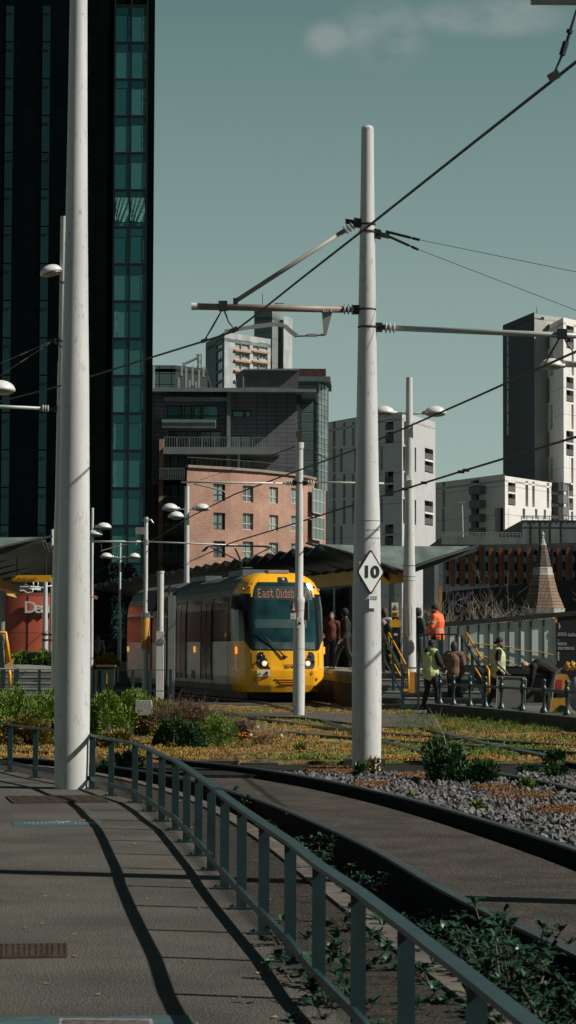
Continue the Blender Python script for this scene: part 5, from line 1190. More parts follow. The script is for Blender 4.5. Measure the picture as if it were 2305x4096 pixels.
for k in range(1, 6):
    z_ = zt(451 + k * 28.0, 175, Yl - .6); x0_, x1_ = at(159.5, Yl)[0], at(184, Yl)[0]
    b = MB().box(x0_, x1_, Yl - 1.5, Yl + .98, z_ - .15, z_).build('balcony', FRM, ap); m = MB(); m.box(x0_, x1_, Yl - 1.5, Yl - 1.44, z_ + 1.0, z_ + 1.06)
    for i in range(15): x = x0_ + (x1_ - x0_) * i / 14; m.box(x - .02, x + .02, Yl - 1.49, Yl - 1.45, z_, z_ + 1)
    m.build('railing', GREYT, b)
# upper storeys
Yu = 237.5
zs_ = lambda py: zt(py, 230, Yu)
up_a, up_b = at(148, Yu), at(295.4, Yu)
ups = wpx(up_a, up_b, [(166.5, 405, 182.5, 422, (0, 1)), (184, 405, 192, 422, (0, 1)), (193, 405, 201, 422, (0, 1)), (202, 405, 218.5, 422, (0, 1)), (168.5, 430.5, 174, 448.5, (0, 0)), (175, 430.5, 198, 448.5, (1, 0)), (199, 430.5, 221.5, 448.5, (1, 0)),
    (232, 410, 244.3, 417.2, (0, 0)), (245, 410, 251, 417.2, (0, 0)), (230, 435, 251.5, 450, (1, 0)), (171.5, 457, 185, 469, (2, 0)), (188, 457, 195.5, 469, (0, 0)), (241, 459, 252.5, 469, (1, 0))])
facade(ap, 'upper_wall', up_a, up_b, zr - 1, zs_(392.5), ups, CLADP, lambda w: WGB if w[2] > zs_(424) else WG, .5, FRM, fw=.12)
x0_, x1_ = at(150.5, Yu)[0], at(295.4, Yu)[0]
MB().box(at(146, Yu)[0], at(315.5, Yu)[0], Yu - 1.7, Yu + 14, zs_(393.5), zs_(390.5)).build('roof', GREYT, ap)
m = MB(); zt_ = zt(388, 230, Yu - 3); zb_ = zt(390.2, 230, Yu - 3)
m.box(at(155, 234.4)[0], at(293, 234.4)[0], 234.4, 234.5, zt_ - .08, zt_ + .02)
for i in range(12): x = at(155 + i * 12.5, 234.4)[0]; m.box(x - .04, x + .04, 234.4, 234.48, zs_(391), zt_)
m.build('roof_railing', GREYT, ap)
MB().box(at(226, Yu)[0], at(229.5, Yu)[0], Yu - 1.0, Yu + .02, zr, zs_(393)).build('downpipe_fin', GREYT, ap)
MB().box(at(163, Yu)[0], at(226, Yu)[0], Yu - 1.4, Yu, zs_(402), zs_(398.6)).build('brise_soleil', GREYT, ap)
MB().box(at(161.5, Yu)[0], at(215, Yu)[0], Yu - 2.0, Yu - .02, zs_(429.5), zs_(421.5)).build('balcony', GREYT, ap)
bl = MB().box(at(163.5, Yu)[0], at(279, Yu)[0], Yu - 2.9, Yu - .03, zs_(456.5), zs_(449.5)).build('balcony', mat('balcony_slab', (.19, .22, .215), .6, .1, .1, 1), ap)
m = MB(); x0_, x1_ = at(164.5, Yu)[0], at(277, Yu)[0]; z0_, z1_ = zs_(449.5), zs_(439.5); m.box(x0_, x1_, Yu - 2.85, Yu - 2.8, z1_ - .06, z1_)
for i in range(46): x = x0_ + (x1_ - x0_) * i / 45; w = .05 if i % 5 == 0 else .018; m.box(x - w, x + w, Yu - 2.85, Yu - 2.81, z0_, z1_)
m.build('railing', GREYT, bl)
m = MB()
for px in (188, 194, 198, 204, 206): x = at(px, Yu)[0]; m.box(x - .3, x + .3, Yu - 2.2, Yu - 1.9, z0_ + .4, z0_ + .46); m.box(x - .3, x - .26, Yu - 2.2, Yu - 2.1, z0_, z0_ + .9); m.box(x + .26, x + .3, Yu - 2.2, Yu - 2.1, z0_, z0_ + .5)
m.build('terrace_chairs', BLACK, bl)
MB().box(at(237.5, Yu)[0], at(239.5, Yu)[0], Yu - 2.5, Yu - 2.2, zr, zs_(456.5)).build('post', FRML, ap)
m = MB(); z1_ = zr + 1.0
for a, b in zip(pr[:6], pr[1:6]):
    m.bar((a.x, a.y, z1_), (b.x, b.y, z1_), .05, .06)
    for i in range(9): q = a.lerp(b, i / 9); m.box(q.x - .02, q.x + .02, q.y - .02, q.y + .02, zr, z1_)
m.build('terrace_railing', FRM, ap)
MB().box(at(213, 234.5)[0], at(223, 234.5)[0], 234.4, 235.2, zr + .1, zr + .75).build('planter', mat('planter', (.08, .05, .03)), ap); MB().box(at(212.5, 234)[0], at(214.5, 234)[0], 233.9, 234.3, zr + .1, zr + .7).build('yellow_box', YEL, ap)
# penthouse and teal stair tower
MB().prism([at(235.5, 246), at(243, 242), at(297.5, 242), at(297.5, 252), at(235.5, 252)], zs_(393), zt(370.5, 260, 242)).build('penthouse', mat('penthouse_plum', (.085, .08, .10), .7, 0, .12, 1), ap)
MB().prism([at(234.5, 246), at(242.5, 241.5), at(298, 241.5), at(298, 252), at(234.5, 252)], zt(370.5, 260, 242), zt(369.3, 260, 242)).build('penthouse_roof', GREYT, ap)
MB().box(at(241.6, 241.8)[0], at(242.9, 241.8)[0], 241.7, 241.8, zs_(391), zt(377, 240, 242)).build('penthouse_door', GREYT, ap)
facade(ap, 'stair_tower', at(295, 243), at(318, 243), zr - 1, zt(381, 310, 243), [], CLADT, WG)
facade(ap, 'stair_glass', at(318.02, 243), at(327.5, 246), zr - 1, zt(381, 320, 243), [], mat('stair_glass_pale', (.20, .26, .25), .15, .35, .3, .6), WG)
m = MB()
for k in range(17): z_ = zt(386 + k * 5.6, 322, 243); m.bar((*at(318.1, 242.9), z_), (*at(327.4, 245.9), z_), .06, .05 if k % 3 else .14)
for px in (318.1, 321, 324, 327.4): a = at(px, 242.9 + (px - 318) * .32); m.box(a[0] - .06, a[0] + .06, a[1] - .06, a[1], zr - 1, zt(381, 320, 243))
m.build('glazing_bars', GREYT, ap)
MB().prism([at(294, 242.3), at(329.5, 242.3), at(331, 246.5), at(331, 252), at(294, 252)], zt(381.2, 310, 242.3), zt(376.3, 310, 242.3)).build('tower_roof', mat('roof_teal', (.12, .17, .17), .5, .2), ap)
m = MB(); a_, b_ = at(295.5, 238.2), at(301, 238.2)
facade(ap, 'slot_window_wall', a_, b_, zr, zs_(393.6), wpx(a_, b_, [(296, 404, 300, 431, (0, 1)), (296, 437, 300, 443, (0, 0))]), FRM, WGP, .1, GREYT, fw=.1)
MB().box(at(273, 256)[0], at(325.3, 256)[0], 256, 262, zr, zt(368.6, 300, 256)).build('plant_room', mat('plant_brown', (.075, .032, .028), .7, 0, .25, 2), ap)

# ---------------- distant buildings above the roof
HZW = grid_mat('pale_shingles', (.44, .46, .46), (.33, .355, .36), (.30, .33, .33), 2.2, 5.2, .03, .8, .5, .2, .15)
HZS = grid_mat('shaded_shingles', (.20, .25, .25), (.17, .22, .225), (.13, .18, .18), 2.2, 5.2, .03, .8, .5, .2, .15)  # darker copy of the pale shingles, shade put into the colour
Yd = 620.0
dt = thing('distant_tower', 'pale shingled distant tower with orange banded windows behind the penthouse', 'tower', (0, Yd, 0))
a_, b_, c_ = at(204, Yd + 22), at(223, Yd), at(269.5, Yd + 14)
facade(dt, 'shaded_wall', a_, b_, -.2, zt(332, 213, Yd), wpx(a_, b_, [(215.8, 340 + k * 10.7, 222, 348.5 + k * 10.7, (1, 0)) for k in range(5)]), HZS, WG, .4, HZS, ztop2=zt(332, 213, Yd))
wl = []
for k in range(5):
    for x0 in (235.2, 253): wl += [(x0, 342.3 + k * 10.2 + (x0 > 250) * .8, x0 + 6, 349 + k * 10.2 + (x0 > 250) * .8, (1, 0)), (x0 + 6.3, 342.3 + k * 10.2 + (x0 > 250) * .8, x0 + 14.6, 349 + k * 10.2 + (x0 > 250) * .8, (1, 0))]
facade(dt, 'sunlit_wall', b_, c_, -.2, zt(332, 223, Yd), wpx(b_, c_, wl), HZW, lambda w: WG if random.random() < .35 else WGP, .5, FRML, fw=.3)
BAND = mat('band_orange', (.42, .22, .12), .7)
for k in range(5):
    for x0, x1, dz in ((233.5, 250.5, 0), (251.5, 267.5, .8)):
        u0, zq = onwall(b_, c_, x0, 350.3 + k * 10.2 + dz); u1, _ = onwall(b_, c_, x1, 350 + k * 10.2); L = Vector((c_[0] - b_[0], c_[1] - b_[1], 0)); d = L.normalized(); n_ = Vector((d.y, -d.x, 0)); o = Vector((b_[0], b_[1], zq)) + d * (u0 + u1) / 2 + n_ * .3
        MB().obox(o, d, n_, (0, 0, 1), (u1 - u0) / 2, .3, .22).build('band', BAND, dt)
MB().prism([a_, b_, c_, (c_[0], c_[1] + 30), (a_[0], a_[1] + 20)], zt(334, 223, Yd) - 2, zt(334, 223, Yd) - 1).build('roof', HZS, dt)
Ye = 660.0
d2 = thing('distant_tower', 'tallest distant slab tower with a thin roof mast behind the pale block', 'tower', (10, Ye, 0))
a_, b_, c_ = at(252.8, Ye + 3), at(271, Ye), at(279, Ye + 6)
facade(d2, 'wall', a_, b_, -.2, zt(308, 262, Ye), [], grid_mat('slab_teal', (.16, .22, .215), (.15, .205, .20), (.10, .14, .14), 40, 3.0, .12, .7, 0, .2, .12), WG)
facade(d2, 'wall', b_, c_, -.2, zt(309, 275, Ye), [], grid_mat('slab_grey', (.21, .235, .235), (.19, .215, .215), (.12, .14, .14), 3, 7, .15, .7, 0, .2, .12), WG)
facade(d2, 'wall', c_, at(282.5, Ye + 5), -.2, zt(317, 280, Ye), [], HZS, WG); facade(d2, 'pale_wing', at(282.5, Ye + 4), at(291.2, Ye + 9), -.2, zt(313.5, 286, Ye), [], HZW, WG)
MB().prism([a_, b_, c_, at(291, Ye + 10), at(291, Ye + 30), at(253, Ye + 30)], zt(320, 262, Ye), zt(316, 262, Ye)).build('roof', HZS, d2)
m = MB(); p = P(262.5, 308, Ye); m.tube([(p.x, p.y + 5, p.z - 2), (p.x, p.y + 5, zt(291, 262, Ye))], .16, 6); p = P(275, 308, Ye + 8); m.box(p.x, p.x + .3, p.y, p.y + .3, p.z - 2, p.z + 1.4); m.box(p.x, p.x + 2.6, p.y, p.y + .3, p.z + 1.2, p.z + 1.5); m.build('mast', GREYT, d2)
dk = thing('dark_striped_block', 'dark glazed block with pale vertical fins beyond the brick apartments', 'office block', at(175, 420) + (0,))
a_, b_, c_ = at(140, 421), at(174, 421), at(206, 427)
facade(dk, 'glazed_wall', a_, b_, -.2, zt(364.5, 160, 420), [], grid_mat('striped_glass', (.12, .19, .185), (.15, .22, .215), (.03, .05, .05), 2.2, 2.0, .1, .2, 0, .2, .2, .5, .3), WG)
facade(dk, 'dark_wall', b_, c_, -.2, zt(364.5, 180, 420), [], mat('fin_wall_dark', (.018, .026, .028), .5), WG)
for px, y0, y1 in ((180, 366, 376), (184.5, 368, 389), (191, 366, 386), (197.5, 370, 388), (202, 367, 377), (188, 380, 390), (194.5, 382, 390), (152, 366, 392), (177, 378, 392)):
    Yp = 421 + max(0, (px - 174) * .19); x = at(px, Yp)[0]; MB().box(x - .18, x + .18, Yp - .35, Yp - .02, zt(y1, px, Yp), zt(y0, px, Yp)).build('fin', mat('fin_pale', (.38, .43, .42), .6), dk)
MB().prism([a_, b_, c_, (c_[0], 450), (a_[0], 450)], zt(366, 180, 420) - 1, zt(366, 180, 420) - .4).build('roof', DARKM, dk)
cn = thing('roof_crane', 'tiny grey jib crane on the rooftops beside the pale shingled tower', 'crane', at(192, 560) + (0,))
qc = lambda x, y: P(x, y, 560); CG = mat('crane_grey', (.30, .36, .35)); m = MB()
m.tube([qc(198.5, 354.5), qc(198.5, 368)], .35, 5); m.tube([qc(201.5, 354.5), qc(201.5, 370)], .2, 5); m.tube([qc(196, 354.7), qc(202, 354.5)], .25, 5); m.tube([qc(197, 368), qc(201, 360)], .2, 5); m.tube([qc(197, 361.5), qc(202, 361.8)], .2, 5); m.tube([qc(184, 364), qc(199, 357)], .35, 5); m.build('jib', CG, cn)
m = MB(); a = qc(186, 363); m.box(qc(182.5, 363).x, qc(185.5, 363).x, 559, 561, -.2, qc(184, 363).z); m.box(qc(197.5, 370).x, qc(202.5, 370).x, 559, 561, -.2, qc(200, 368).z); m.build('mast', CG, cn)
m = MB()

# ---------------- white blocks on the right
WCL = grid_mat('white_cladding', (.74, .725, .70), (.71, .695, .675), (.42, .415, .405), 400, 5.84, .08, .75, 0, .2, .05)
WCG = glass_mat('slot_glass', (.02, .045, .05), (.05, .085, .09), .12, .3); WCB = mat('loggia_dark', (.022, .024, .026), .7)
WCR = mat('loggia_rail', (.10, .095, .09), .7)
BALC = mat('balcony_grey', (.16, .165, .17), .7)
Yw = 500.0
def loggia(t, a, b, rects):
    for r in rects:
        (u0, u1, z0, z1), = wpx(a, b, [r]); L = Vector((b[0] - a[0], b[1] - a[1], 0)); d = L.normalized(); n_ = Vector((d.y, -d.x, 0)); o = Vector((a[0], a[1], 0)) + d * (u0 + u1) / 2 - n_ * .05
        zm = (z0 + z1) / 2
        for zz in (z0, zm): MB().obox(o + Vector((0, 0, zz + .8)), d, n_, (0, 0, 1), (u1 - u0) / 2, .06, .6).build('loggia_rail', WCR, t)
        MB().obox(o + Vector((0, 0, zm)), d, n_, (0, 0, 1), (u1 - u0) / 2, .12, .18).build('loggia_slab', WCL, t)
wt = thing('white_tower', 'tall white tower with a dark charcoal side slab at the right', 'tower', at(560, Yw) + (0,))
a_, b_ = at(536, Yw + 20), at(564.5, Yw - 4); c_ = at(640, Yw + 24)
sl = [(546.5, 324.5, 549.7, 349), (549.6, 351.5, 552.6, 376), (546.4, 378.5, 549.5, 403), (549.4, 405, 552.4, 429.5), (546.4, 432, 549.4, 456.5), (549.4, 458, 552.4, 480)]
ztop = zt(317.4, 564, Yw - 4)
facade(wt, 'shaded_wall', a_, b_, -.2, ztop, wpx(a_, b_, sl), WCL, WCG, .5)
lg = [(566.3, 323.5, 573.8, 348.7), (566.3, 377.2, 573.6, 402), (566.2, 431, 573.5, 456), (566, 484.5, 573.2, 509.8)]
ln = [(571.6, 351, 573.8, 375.5), (571.4, 404.5, 573.6, 429), (571.2, 458, 573.4, 483), (571, 511.5, 573.2, 530)]
facade(wt, 'sunlit_wall', b_, c_, -.2, ztop, wpx(b_, c_, lg + ln), WCL, WCB, 1.0); loggia(wt, b_, c_, lg)
MB().prism([a_, b_, c_, (c_[0], 560), at(541, 560)], ztop - 1.5, ztop - 1).build('roof', WCL, wt)
a_, b_, c_ = at(503.4, Yw + 27), at(535.3, Yw + 6), at(600, Yw + 20)
zd = zt(312, 535, Yw + 6)
facade(wt, 'charcoal_slab', a_, b_, -.2, zd, [], grid_mat('charcoal_panels', (.035, .047, .052), (.040, .052, .057), (.022, .030, .033), 2.9, 2.92, .06, .7, 0, .2, .08), WCG)
m = MB(); d = (Vector((*b_, 0)) - Vector((*a_, 0))).normalized(); n_ = Vector((d.y, -d.x, 0))
for k in range(9):
    (u0, u1, z0, z1), = wpx(a_, b_, [(507.3, 333 + k * 11.5, 508.8, 343 + k * 11.5)]); o = Vector((*a_, 0)) + d * (u0 + u1) / 2 + n_ * .03
    MB().obox(o + Vector((0, 0, (z0 + z1) / 2)), d, n_, (0, 0, 1), (u1 - u0) / 2, .05, (z1 - z0) / 2).build('window', mat('slit_teal', (.05, .14, .145), .3), wt)
facade(wt, 'rear_block', b_, c_, -.2, zd - .4, wpx(b_, c_, [(541, 317, 544, 319.5)]), mat('rear_block_grey', (.36, .36, .35), .8), WCB, .5)
MB().prism([a_, b_, c_, (c_[0], 560), at(508, 560)], zd - 1.6, zd - 1.2).build('slab_roof', DARKM, wt)
m = MB(); p = P(537, 307, Yw + 30); m.tube([(p.x, p.y, zd - 1.5), (p.x, p.y, p.z)], .12, 5); m.build('mast', GREYT, wt)
# lower white block
wb_ = thing('white_block', 'lower white block with stacked corner balconies below the tower', 'apartment block', at(500, 470) + (0,))
Yv = 470.0; a_, b_, c_ = at(435.6, Yv + 26), at(505.3, Yv), at(558.5, Yv + 22)
zv = zt(473.8, 505, Yv)
sl = [(442.3, 481.7, 445, 507), (441.9, 509, 444.7, 534), (494.6, 507.8, 503.3, 533.5), (471, 480, 479, 535)]
facade(wb_, 'shaded_wall', a_, b_, -.2, zv, wpx(a_, b_, sl), WCL, lambda w: WCB, 1.4)
d = (Vector((*b_, 0)) - Vector((*a_, 0))).normalized(); n_ = Vector((d.y, -d.x, 0))
for y0, y1 in ((486.5, 494.5), (500.5, 508.5), (514.5, 522), (528, 535)):
    (u0, u1, z0, z1), = wpx(a_, b_, [(474.8, y0, 485.7, y1)]); o = Vector((*a_, 0)) + d * (u0 + u1) / 2 + n_ * .7
    MB().obox(o + Vector((0, 0, (z0 + z1) / 2)), d, n_, (0, 0, 1), (u1 - u0) / 2, .75, (z1 - z0) / 2).build('balcony', BALC, wb_)
lg = [(508, 480.5, 515.5, 505.4)]
ln = [(525.5, 481, 528.2, 506.5), (532.2, 481.7, 534.7, 507), (546.8, 483, 549.2, 508), (522.5, 508.5, 525.2, 519), (535, 509, 537.4, 519), (543.8, 509.7, 546, 519), (507.5, 535.5, 515, 538)]
facade(wb_, 'sunlit_wall', b_, c_, -.2, zv - .4, wpx(b_, c_, lg + ln), WCL, WCB, .8); loggia(wb_, b_, c_, lg)
d = (Vector((*c_, 0)) - Vector((*b_, 0))).normalized(); n_ = Vector((d.y, -d.x, 0))
for k in range(4):
    for x0, x1, mm in ((552, 556.5, WCB), (557, 562.8, BALC)):
        (u0, u1, z0, z1), = wpx(b_, c_, [(x0, 483 + k * 12, x1, 491.5 + k * 12)]); o = Vector((*b_, 0)) + d * (u0 + u1) / 2 + n_ * .7
        MB().obox(o + Vector((0, 0, (z0 + z1) / 2)), d, n_, (0, 0, 1), (u1 - u0) / 2, .75, (z1 - z0) / 2).build('balcony', mm, wb_)
MB().prism([a_, b_, c_, (c_[0], 520), at(440, 520)], zv - 1.6, zv - 1.2).build('roof', WCL, wb_)
# middle white block
wm_ = thing('white_block', 'white slot windowed block standing behind the diamond sign pole', 'apartment block', at(380, 440) + (0,))
Ym = 440.0; a_, b_ = at(318, Ym + 22), at(379.5, Ym); c_ = at(402, Ym - 5); e_ = at(435.4, Ym + 14)
sl = []
for k in range(6):
    y0 = 422.2 + k * 26; sl += [(332.5, y0, 335.3, y0 + 24.5)]
    sl += [((343, 340, 343, 343, 340, 343)[k] - .2, y0, (343, 340, 343, 343, 340, 343)[k] + 2.4, y0 + 24), ((352, 354, 352, 352, 354, 352)[k], y0, (352, 354, 352, 352, 354, 352)[k] + 2.4, y0 + 24)]
facade(wm_, 'shaded_wall', a_, b_, -.2, zt(413, 379, Ym), wpx(a_, b_, sl), WCL, WCG, .5)
zm_ = zt(413, 390, Ym - 3)
lg = [(385.5, 419, 393.5, 443), (385, 471.5, 393.3, 496), (385, 524.5, 393.3, 545)]
facade(wm_, 'corner_wall', b_, c_, -.2, zm_, wpx(b_, c_, lg + [(380.5, 446, 382.6, 470), (380.5, 498, 382.6, 523)]), WCL, WCB, .9); loggia(wm_, b_, c_, lg)
sl = [(404, 420, 406.2, 445), (403, 446.5, 405.3, 471), (404, 472.6, 406.2, 497.5), (403, 499, 405.3, 523.6), (414.7, 447.5, 416.2, 472), (414.7, 500, 416.2, 525)]
lg = [(424.7, 448.7, 433.2, 472.8), (424.6, 501, 433, 525.5), (424.5, 553, 433, 577)]
facade(wm_, 'shaded_wall', c_, e_, -.2, zm_, wpx(c_, e_, sl + lg), mat('white_shade_clad', (.46, .46, .47), .8, 0, .05, .5), lambda w: WCB if w[1] - w[0] > 1 else WCG, .9); loggia(wm_, c_, e_, lg)  # greyer copy of the white cladding, wall's shade put into the colour
MB().prism([a_, b_, c_, e_, at(430, 490), at(323, 490)], zm_ - 1.6, zm_ - 1.2).build('roof', WCL, wm_)

# ---------------- car park / culture centre building with orange panels
CP = mat('carpark_concrete', (.13, .15, .15), .85, 0, .22, 1.2, .2, 20, stretch=(1, 1, .3)); CPL = mat('pier_concrete', (.22, .245, .25), .85, 0, .1, 1); ORP = mat('rust_panel', (.16, .060, .020), .7, 0, .3, 1.5)
Yc = 190.0
cp = thing('concrete_centre', 'teal grey concrete building with rust orange panels reading HOME', 'building', at(500, Yc) + (0,))
a_, b_ = at(443, Yc), at(640, Yc - 8)
zq = lambda px, py, Y=Yc: zt(py, px, Y)
wn_ = []; xs = [444.5, 454.5, 464, 473.8, 484, 493.5, 503.2, 512.5, 522, 532, 541.5, 551.5, 561, 571]
rc = [(x + 1.2 + (i % 2) * .5, 550 + (i % 3), x + 4.6 + (i % 2), 584) for i, x in enumerate(xs)]
facade(cp, 'lower_wall', a_, b_, -.2, zq(480, 545.5), wpx(a_, b_, rc), CPL, WCB, .4)
for i, x in enumerate(xs):
    (u0, u1, z0, z1), = wpx(a_, b_, [(x + 5.2, 547.5, x + 9.3, 586)]); o = Vector((*a_, 0)) + (Vector((*b_, 0)) - Vector((*a_, 0))).normalized() * (u0 + u1) / 2
    MB().box(o.x - (u1 - u0) / 2, o.x + (u1 - u0) / 2, o.y - .25, o.y - .02, z0, z1).build('rust_panel', ORP, cp)
    for k in (0, 1):
        (u0, u1, z0, z1), = wpx(a_, b_, [(x + 1.4, 555 + k * 15 + i % 3, x + 4.2, 561.5 + k * 15 + i % 3)]); o = Vector((*a_, 0)) + (Vector((*b_, 0)) - Vector((*a_, 0))).normalized() * (u0 + u1) / 2
        MB().box(o.x - (u1 - u0) / 2, o.x + (u1 - u0) / 2, o.y + .05, o.y + .12, z0, z1).build('glass_pane', mat('grey_pane', (.20, .24, .24), .3) if (i + k) % 3 else mat('warm_pane', (.34, .26, .18), .5), cp)  # panes vary between pale grey and warm brown
MB().box(at(441.5, Yc - 2)[0], at(523, Yc - 2)[0], Yc - 2.2, Yc + 18, zq(480, 545.8), zq(480, 538.4)).build('deck_edge', CP, cp)
MB().box(at(521.3, Yc - 1)[0], at(650, Yc - 1)[0], Yc - 2.0, Yc + 20, zq(540, 549.8), zq(540, 521.5)).build('upper_block', CP, cp)
m = MB()
for x0, x1, zz, dz in ((441.5, 521, 538.4, 4.6), (521.5, 640, 521.5, 4.2)):
    xa, xb = at(x0, Yc - 2)[0], at(x1, Yc - 2)[0]; zb_ = zq(480, zz); z1_ = zq(480, zz - dz); m.box(xa, xb, Yc - 2.1, Yc - 2.05, z1_ - .04, z1_ + .03); m.box(xa, xb, Yc - 2.1, Yc - 2.05, (z1_ + zb_) / 2, (z1_ + zb_) / 2 + .04)
    for i in range(22): x = xa + (xb - xa) * i / 21; m.box(x - .03, x + .03, Yc - 2.1, Yc - 2.04, zb_, z1_)
m.build('roof_railing', GALV, cp)
m = MB()
for x in (531.5, 541, 551, 562): q = at(x, Yc - 2.02)[0]; m.box(q - .04, q + .04, Yc - 2.03, Yc - 2.0, zq(540, 549), zq(540, 523))
m.box(at(521.5, Yc)[0], at(640, Yc)[0], Yc - 2.03, Yc - 2.0, zq(540, 528.5) - .03, zq(540, 528.5) + .03); m.build('panel_joint', FRM, cp)
a, b = at(442.5, Yc - 16), at(640, Yc - 22)
facade(cp, 'dark_sign_wall', a, b, -.2, zq(445, 592, Yc - 16), [], BLACK, WG, ztop2=zq(640, 573, Yc - 22)); MB().box(at(438.5, Yc - 15.8)[0], at(442, Yc - 15.8)[0], Yc - 15.8, Yc - 15.4, -.2, zq(440, 586, Yc - 15.8)).build('orange_post', mat('post_orange', (.42, .20, .04)), cp)
MB().box(at(434.5, Yc - 15)[0], at(438.5, Yc - 15)[0], Yc - 15, Yc, -.2, zq(436, 552, Yc - 15)).build('pale_pier', CPL, cp)
text('HOME', 2.25, mat('home_letters', (.055, .052, .075), .6), cp, P(460.5, 603.5, Yc - 18.2), ext=.06, wx=.30, tilt=0, bold=.02)
for px, Y, y0, y1 in ((463.0, 192, 502, 538.5), (568.8, 192, 483.5, 521.5)):
    lpst = thing('roof_lamp_post', 'thin pale lamp mast on the lower car park deck' if px < 500 else 'thin pale lamp mast on the upper car park block', 'lamp post', tuple(P(px, y1, Y)), 'thin lamp masts on the car park'); q = lambda x, y: P(x, y, Y)
    MB().tube([q(px, y1), q(px - .8, y0)], .045, 6).build('mast', LAMPW, lpst); MB().tube([q(px - 2.6, y0 + .6), q(px + 1, y0)], .04, 6).build('crossbar', GALV, lpst)
    for dx in (-2.4, .8): MB().box(q(px + dx, y0).x - .12, q(px + dx, y0).x + .12, Y - .1, Y + .1, q(px, y0 + 1.2).z, q(px, y0 - .3).z).build('lamp_head', GALV, lpst)

# ---------------- lodge with the tiled spire
TILE = grid_mat('spire_tiles', (.33, .24, .17), (.25, .18, .125), (.11, .085, .07), .20, .16, .015, .9, .5, .6, .3)
TILED = grid_mat('spire_tiles_dark', (.15, .135, .115), (.105, .095, .085), (.05, .045, .04), .20, .16, .015, .9, .5, .6, .3)
STN = mat('spire_stone', (.42, .40, .36), .8, 0, .15, 5)
Ys = 112.0; sp = thing('spire_lodge', 'small brick lodge with tall octagonal tiled spire', 'lodge', at(543, Ys) + (0,)); cs_ = at(543, Ys); zc = lambda py: zt(py, 543, Ys)
def octo(r0, z0, r1, z1, nm, m_, n=8, mid=None):
    m = MB(); ang = [math.pi / n + 2 * math.pi * k / n for k in range(n)]; lv = [(r0, z0)] + ([mid] if mid else []) + [(r1, z1)]
    vs = [(cs_[0] + r * math.cos(a), cs_[1] + r * math.sin(a), z) for r, z in lv for a in ang]; fs = [(j * n + k, j * n + (k + 1) % n, (j + 1) * n + (k + 1) % n, (j + 1) * n + k) for j in range(len(lv) - 1) for k in range(n)]
    fs += [tuple(range(n - 1, -1, -1)), tuple((len(lv) - 1) * n + k for k in range(n))]; return m.add(vs, fs).build(nm, m_, sp)
pxm = 2300 / Ys
octo(1.0, -.2, 1.0, zc(612), 'brick_drum', BRICK); octo(1.08, zc(613.5), 1.12, zc(608.5), 'cornice', STN)
octo(22.2 / pxm, zc(608.5), 11.0 / pxm, zc(575), 'lower_tiles', TILE, mid=(15.5 / pxm, zc(592)))
octo(11.4 / pxm, zc(575.3), 11.0 / pxm, zc(574), 'ring', STN); octo(10.6 / pxm, zc(574), 9.6 / pxm, zc(568.5), 'band_panels', STN); octo(10 / pxm, zc(568.7), 9.4 / pxm, zc(567.5), 'ring', STN)
octo(9 / pxm, zc(567.5), 3.9 / pxm, zc(545), 'upper_tiles', TILED)
octo(4.3 / pxm, zc(545.3), 3.4 / pxm, zc(544), 'ring', STN); octo(3.2 / pxm, zc(544), 1.2 / pxm, zc(537), 'cap_stone', STN); octo(1.9 / pxm, zc(537), 1.5 / pxm, zc(536), 'ring', STN)
MB().ell((cs_[0], cs_[1], zc(534.3)), .09, .09, .10, 10, 6).build('finial_ball', STN, sp, True); MB().tube([(cs_[0], cs_[1], zc(533.5)), (cs_[0], cs_[1], zc(531))], [.05, .01], 6).build('finial_spike', STN, sp)

# ---------------- red curved station wall at the left
RW = mat('red_panels', (.42, .09, .045), .55, 0, .14, .8); Yr_ = 92.0
rb = thing('red_drum_building', 'curved red panelled station building with white lettering', 'building', at(30, Yr_) + (0,))
cx_, rr = at(27, Yr_)[0], 2.55; n = 30
arc = []
for i in range(n + 1):
    a = R(200 + 150 * i / n); arc.append((cx_ - .2 + rr * math.cos(a), Yr_ + 2.6 + rr * math.sin(a)))
zt0, zt1 = zt(658, 30, Yr_), zt(595.6, 30, Yr_)
for i in range(0, n, 5):
    seg = arc[i:i + 6]; m = MB()
    for j, (za, zb_) in enumerate(((-.2, zt(633, 30, Yr_)), (zt(632.6, 30, Yr_), zt(614.2, 30, Yr_)), (zt(613.8, 30, Yr_), zt1))):
        vs = [(x, y, za) for x, y in seg] + [(x, y, zb_) for x, y in seg]; k = len(seg); m.add(vs, [(q, q + 1, k + q + 1, k + q) for q in range(k - 1)])
    m.build('red_panel', RW, rb, True)
m = MB()
for i in range(0, n + 1, 5): x, y = arc[i]; m.box(x - .012, x + .012, y - .02, y + .02, -.2, zt1)
m.build('joint', BLACK, rb); m = MB(); m.prism(arc[:1] + arc + [(arc[-1][0], Yr_ + 6), (arc[0][0], Yr_ + 6)], zt1 - .02, zt1 + .12); m.build('roof', mat('red_coping', (.20, .05, .03)), rb)
MB().box(at(-60, Yr_)[0], at(16, Yr_)[0], Yr_ + 1.2, Yr_ + 6, -.2, zt1).build('shaded_red_wing', mat('red_in_shade', (.045, .012, .010), .7), rb)  # shade on the unlit side is put into this near-black red
for s_, px in (('D', 30.5), ('e', 38.0), ('a', 44.4), ('n', 51), ('s', 57), ('g', 63)):
    p = P(px, 607.8 + (1.2 if s_ in 'eans' else 2.2 if s_ == 'g' else 0), Yr_); yy = Yr_ + 2.6 - math.sqrt(max(0.05, rr ** 2 - (p.x - cx_ + .2) ** 2)) - .14
    text(s_, .66, LAMPW, rb, (p.x, yy, P(px, 607.8, Yr_).z), ext=.05, bold=.012)
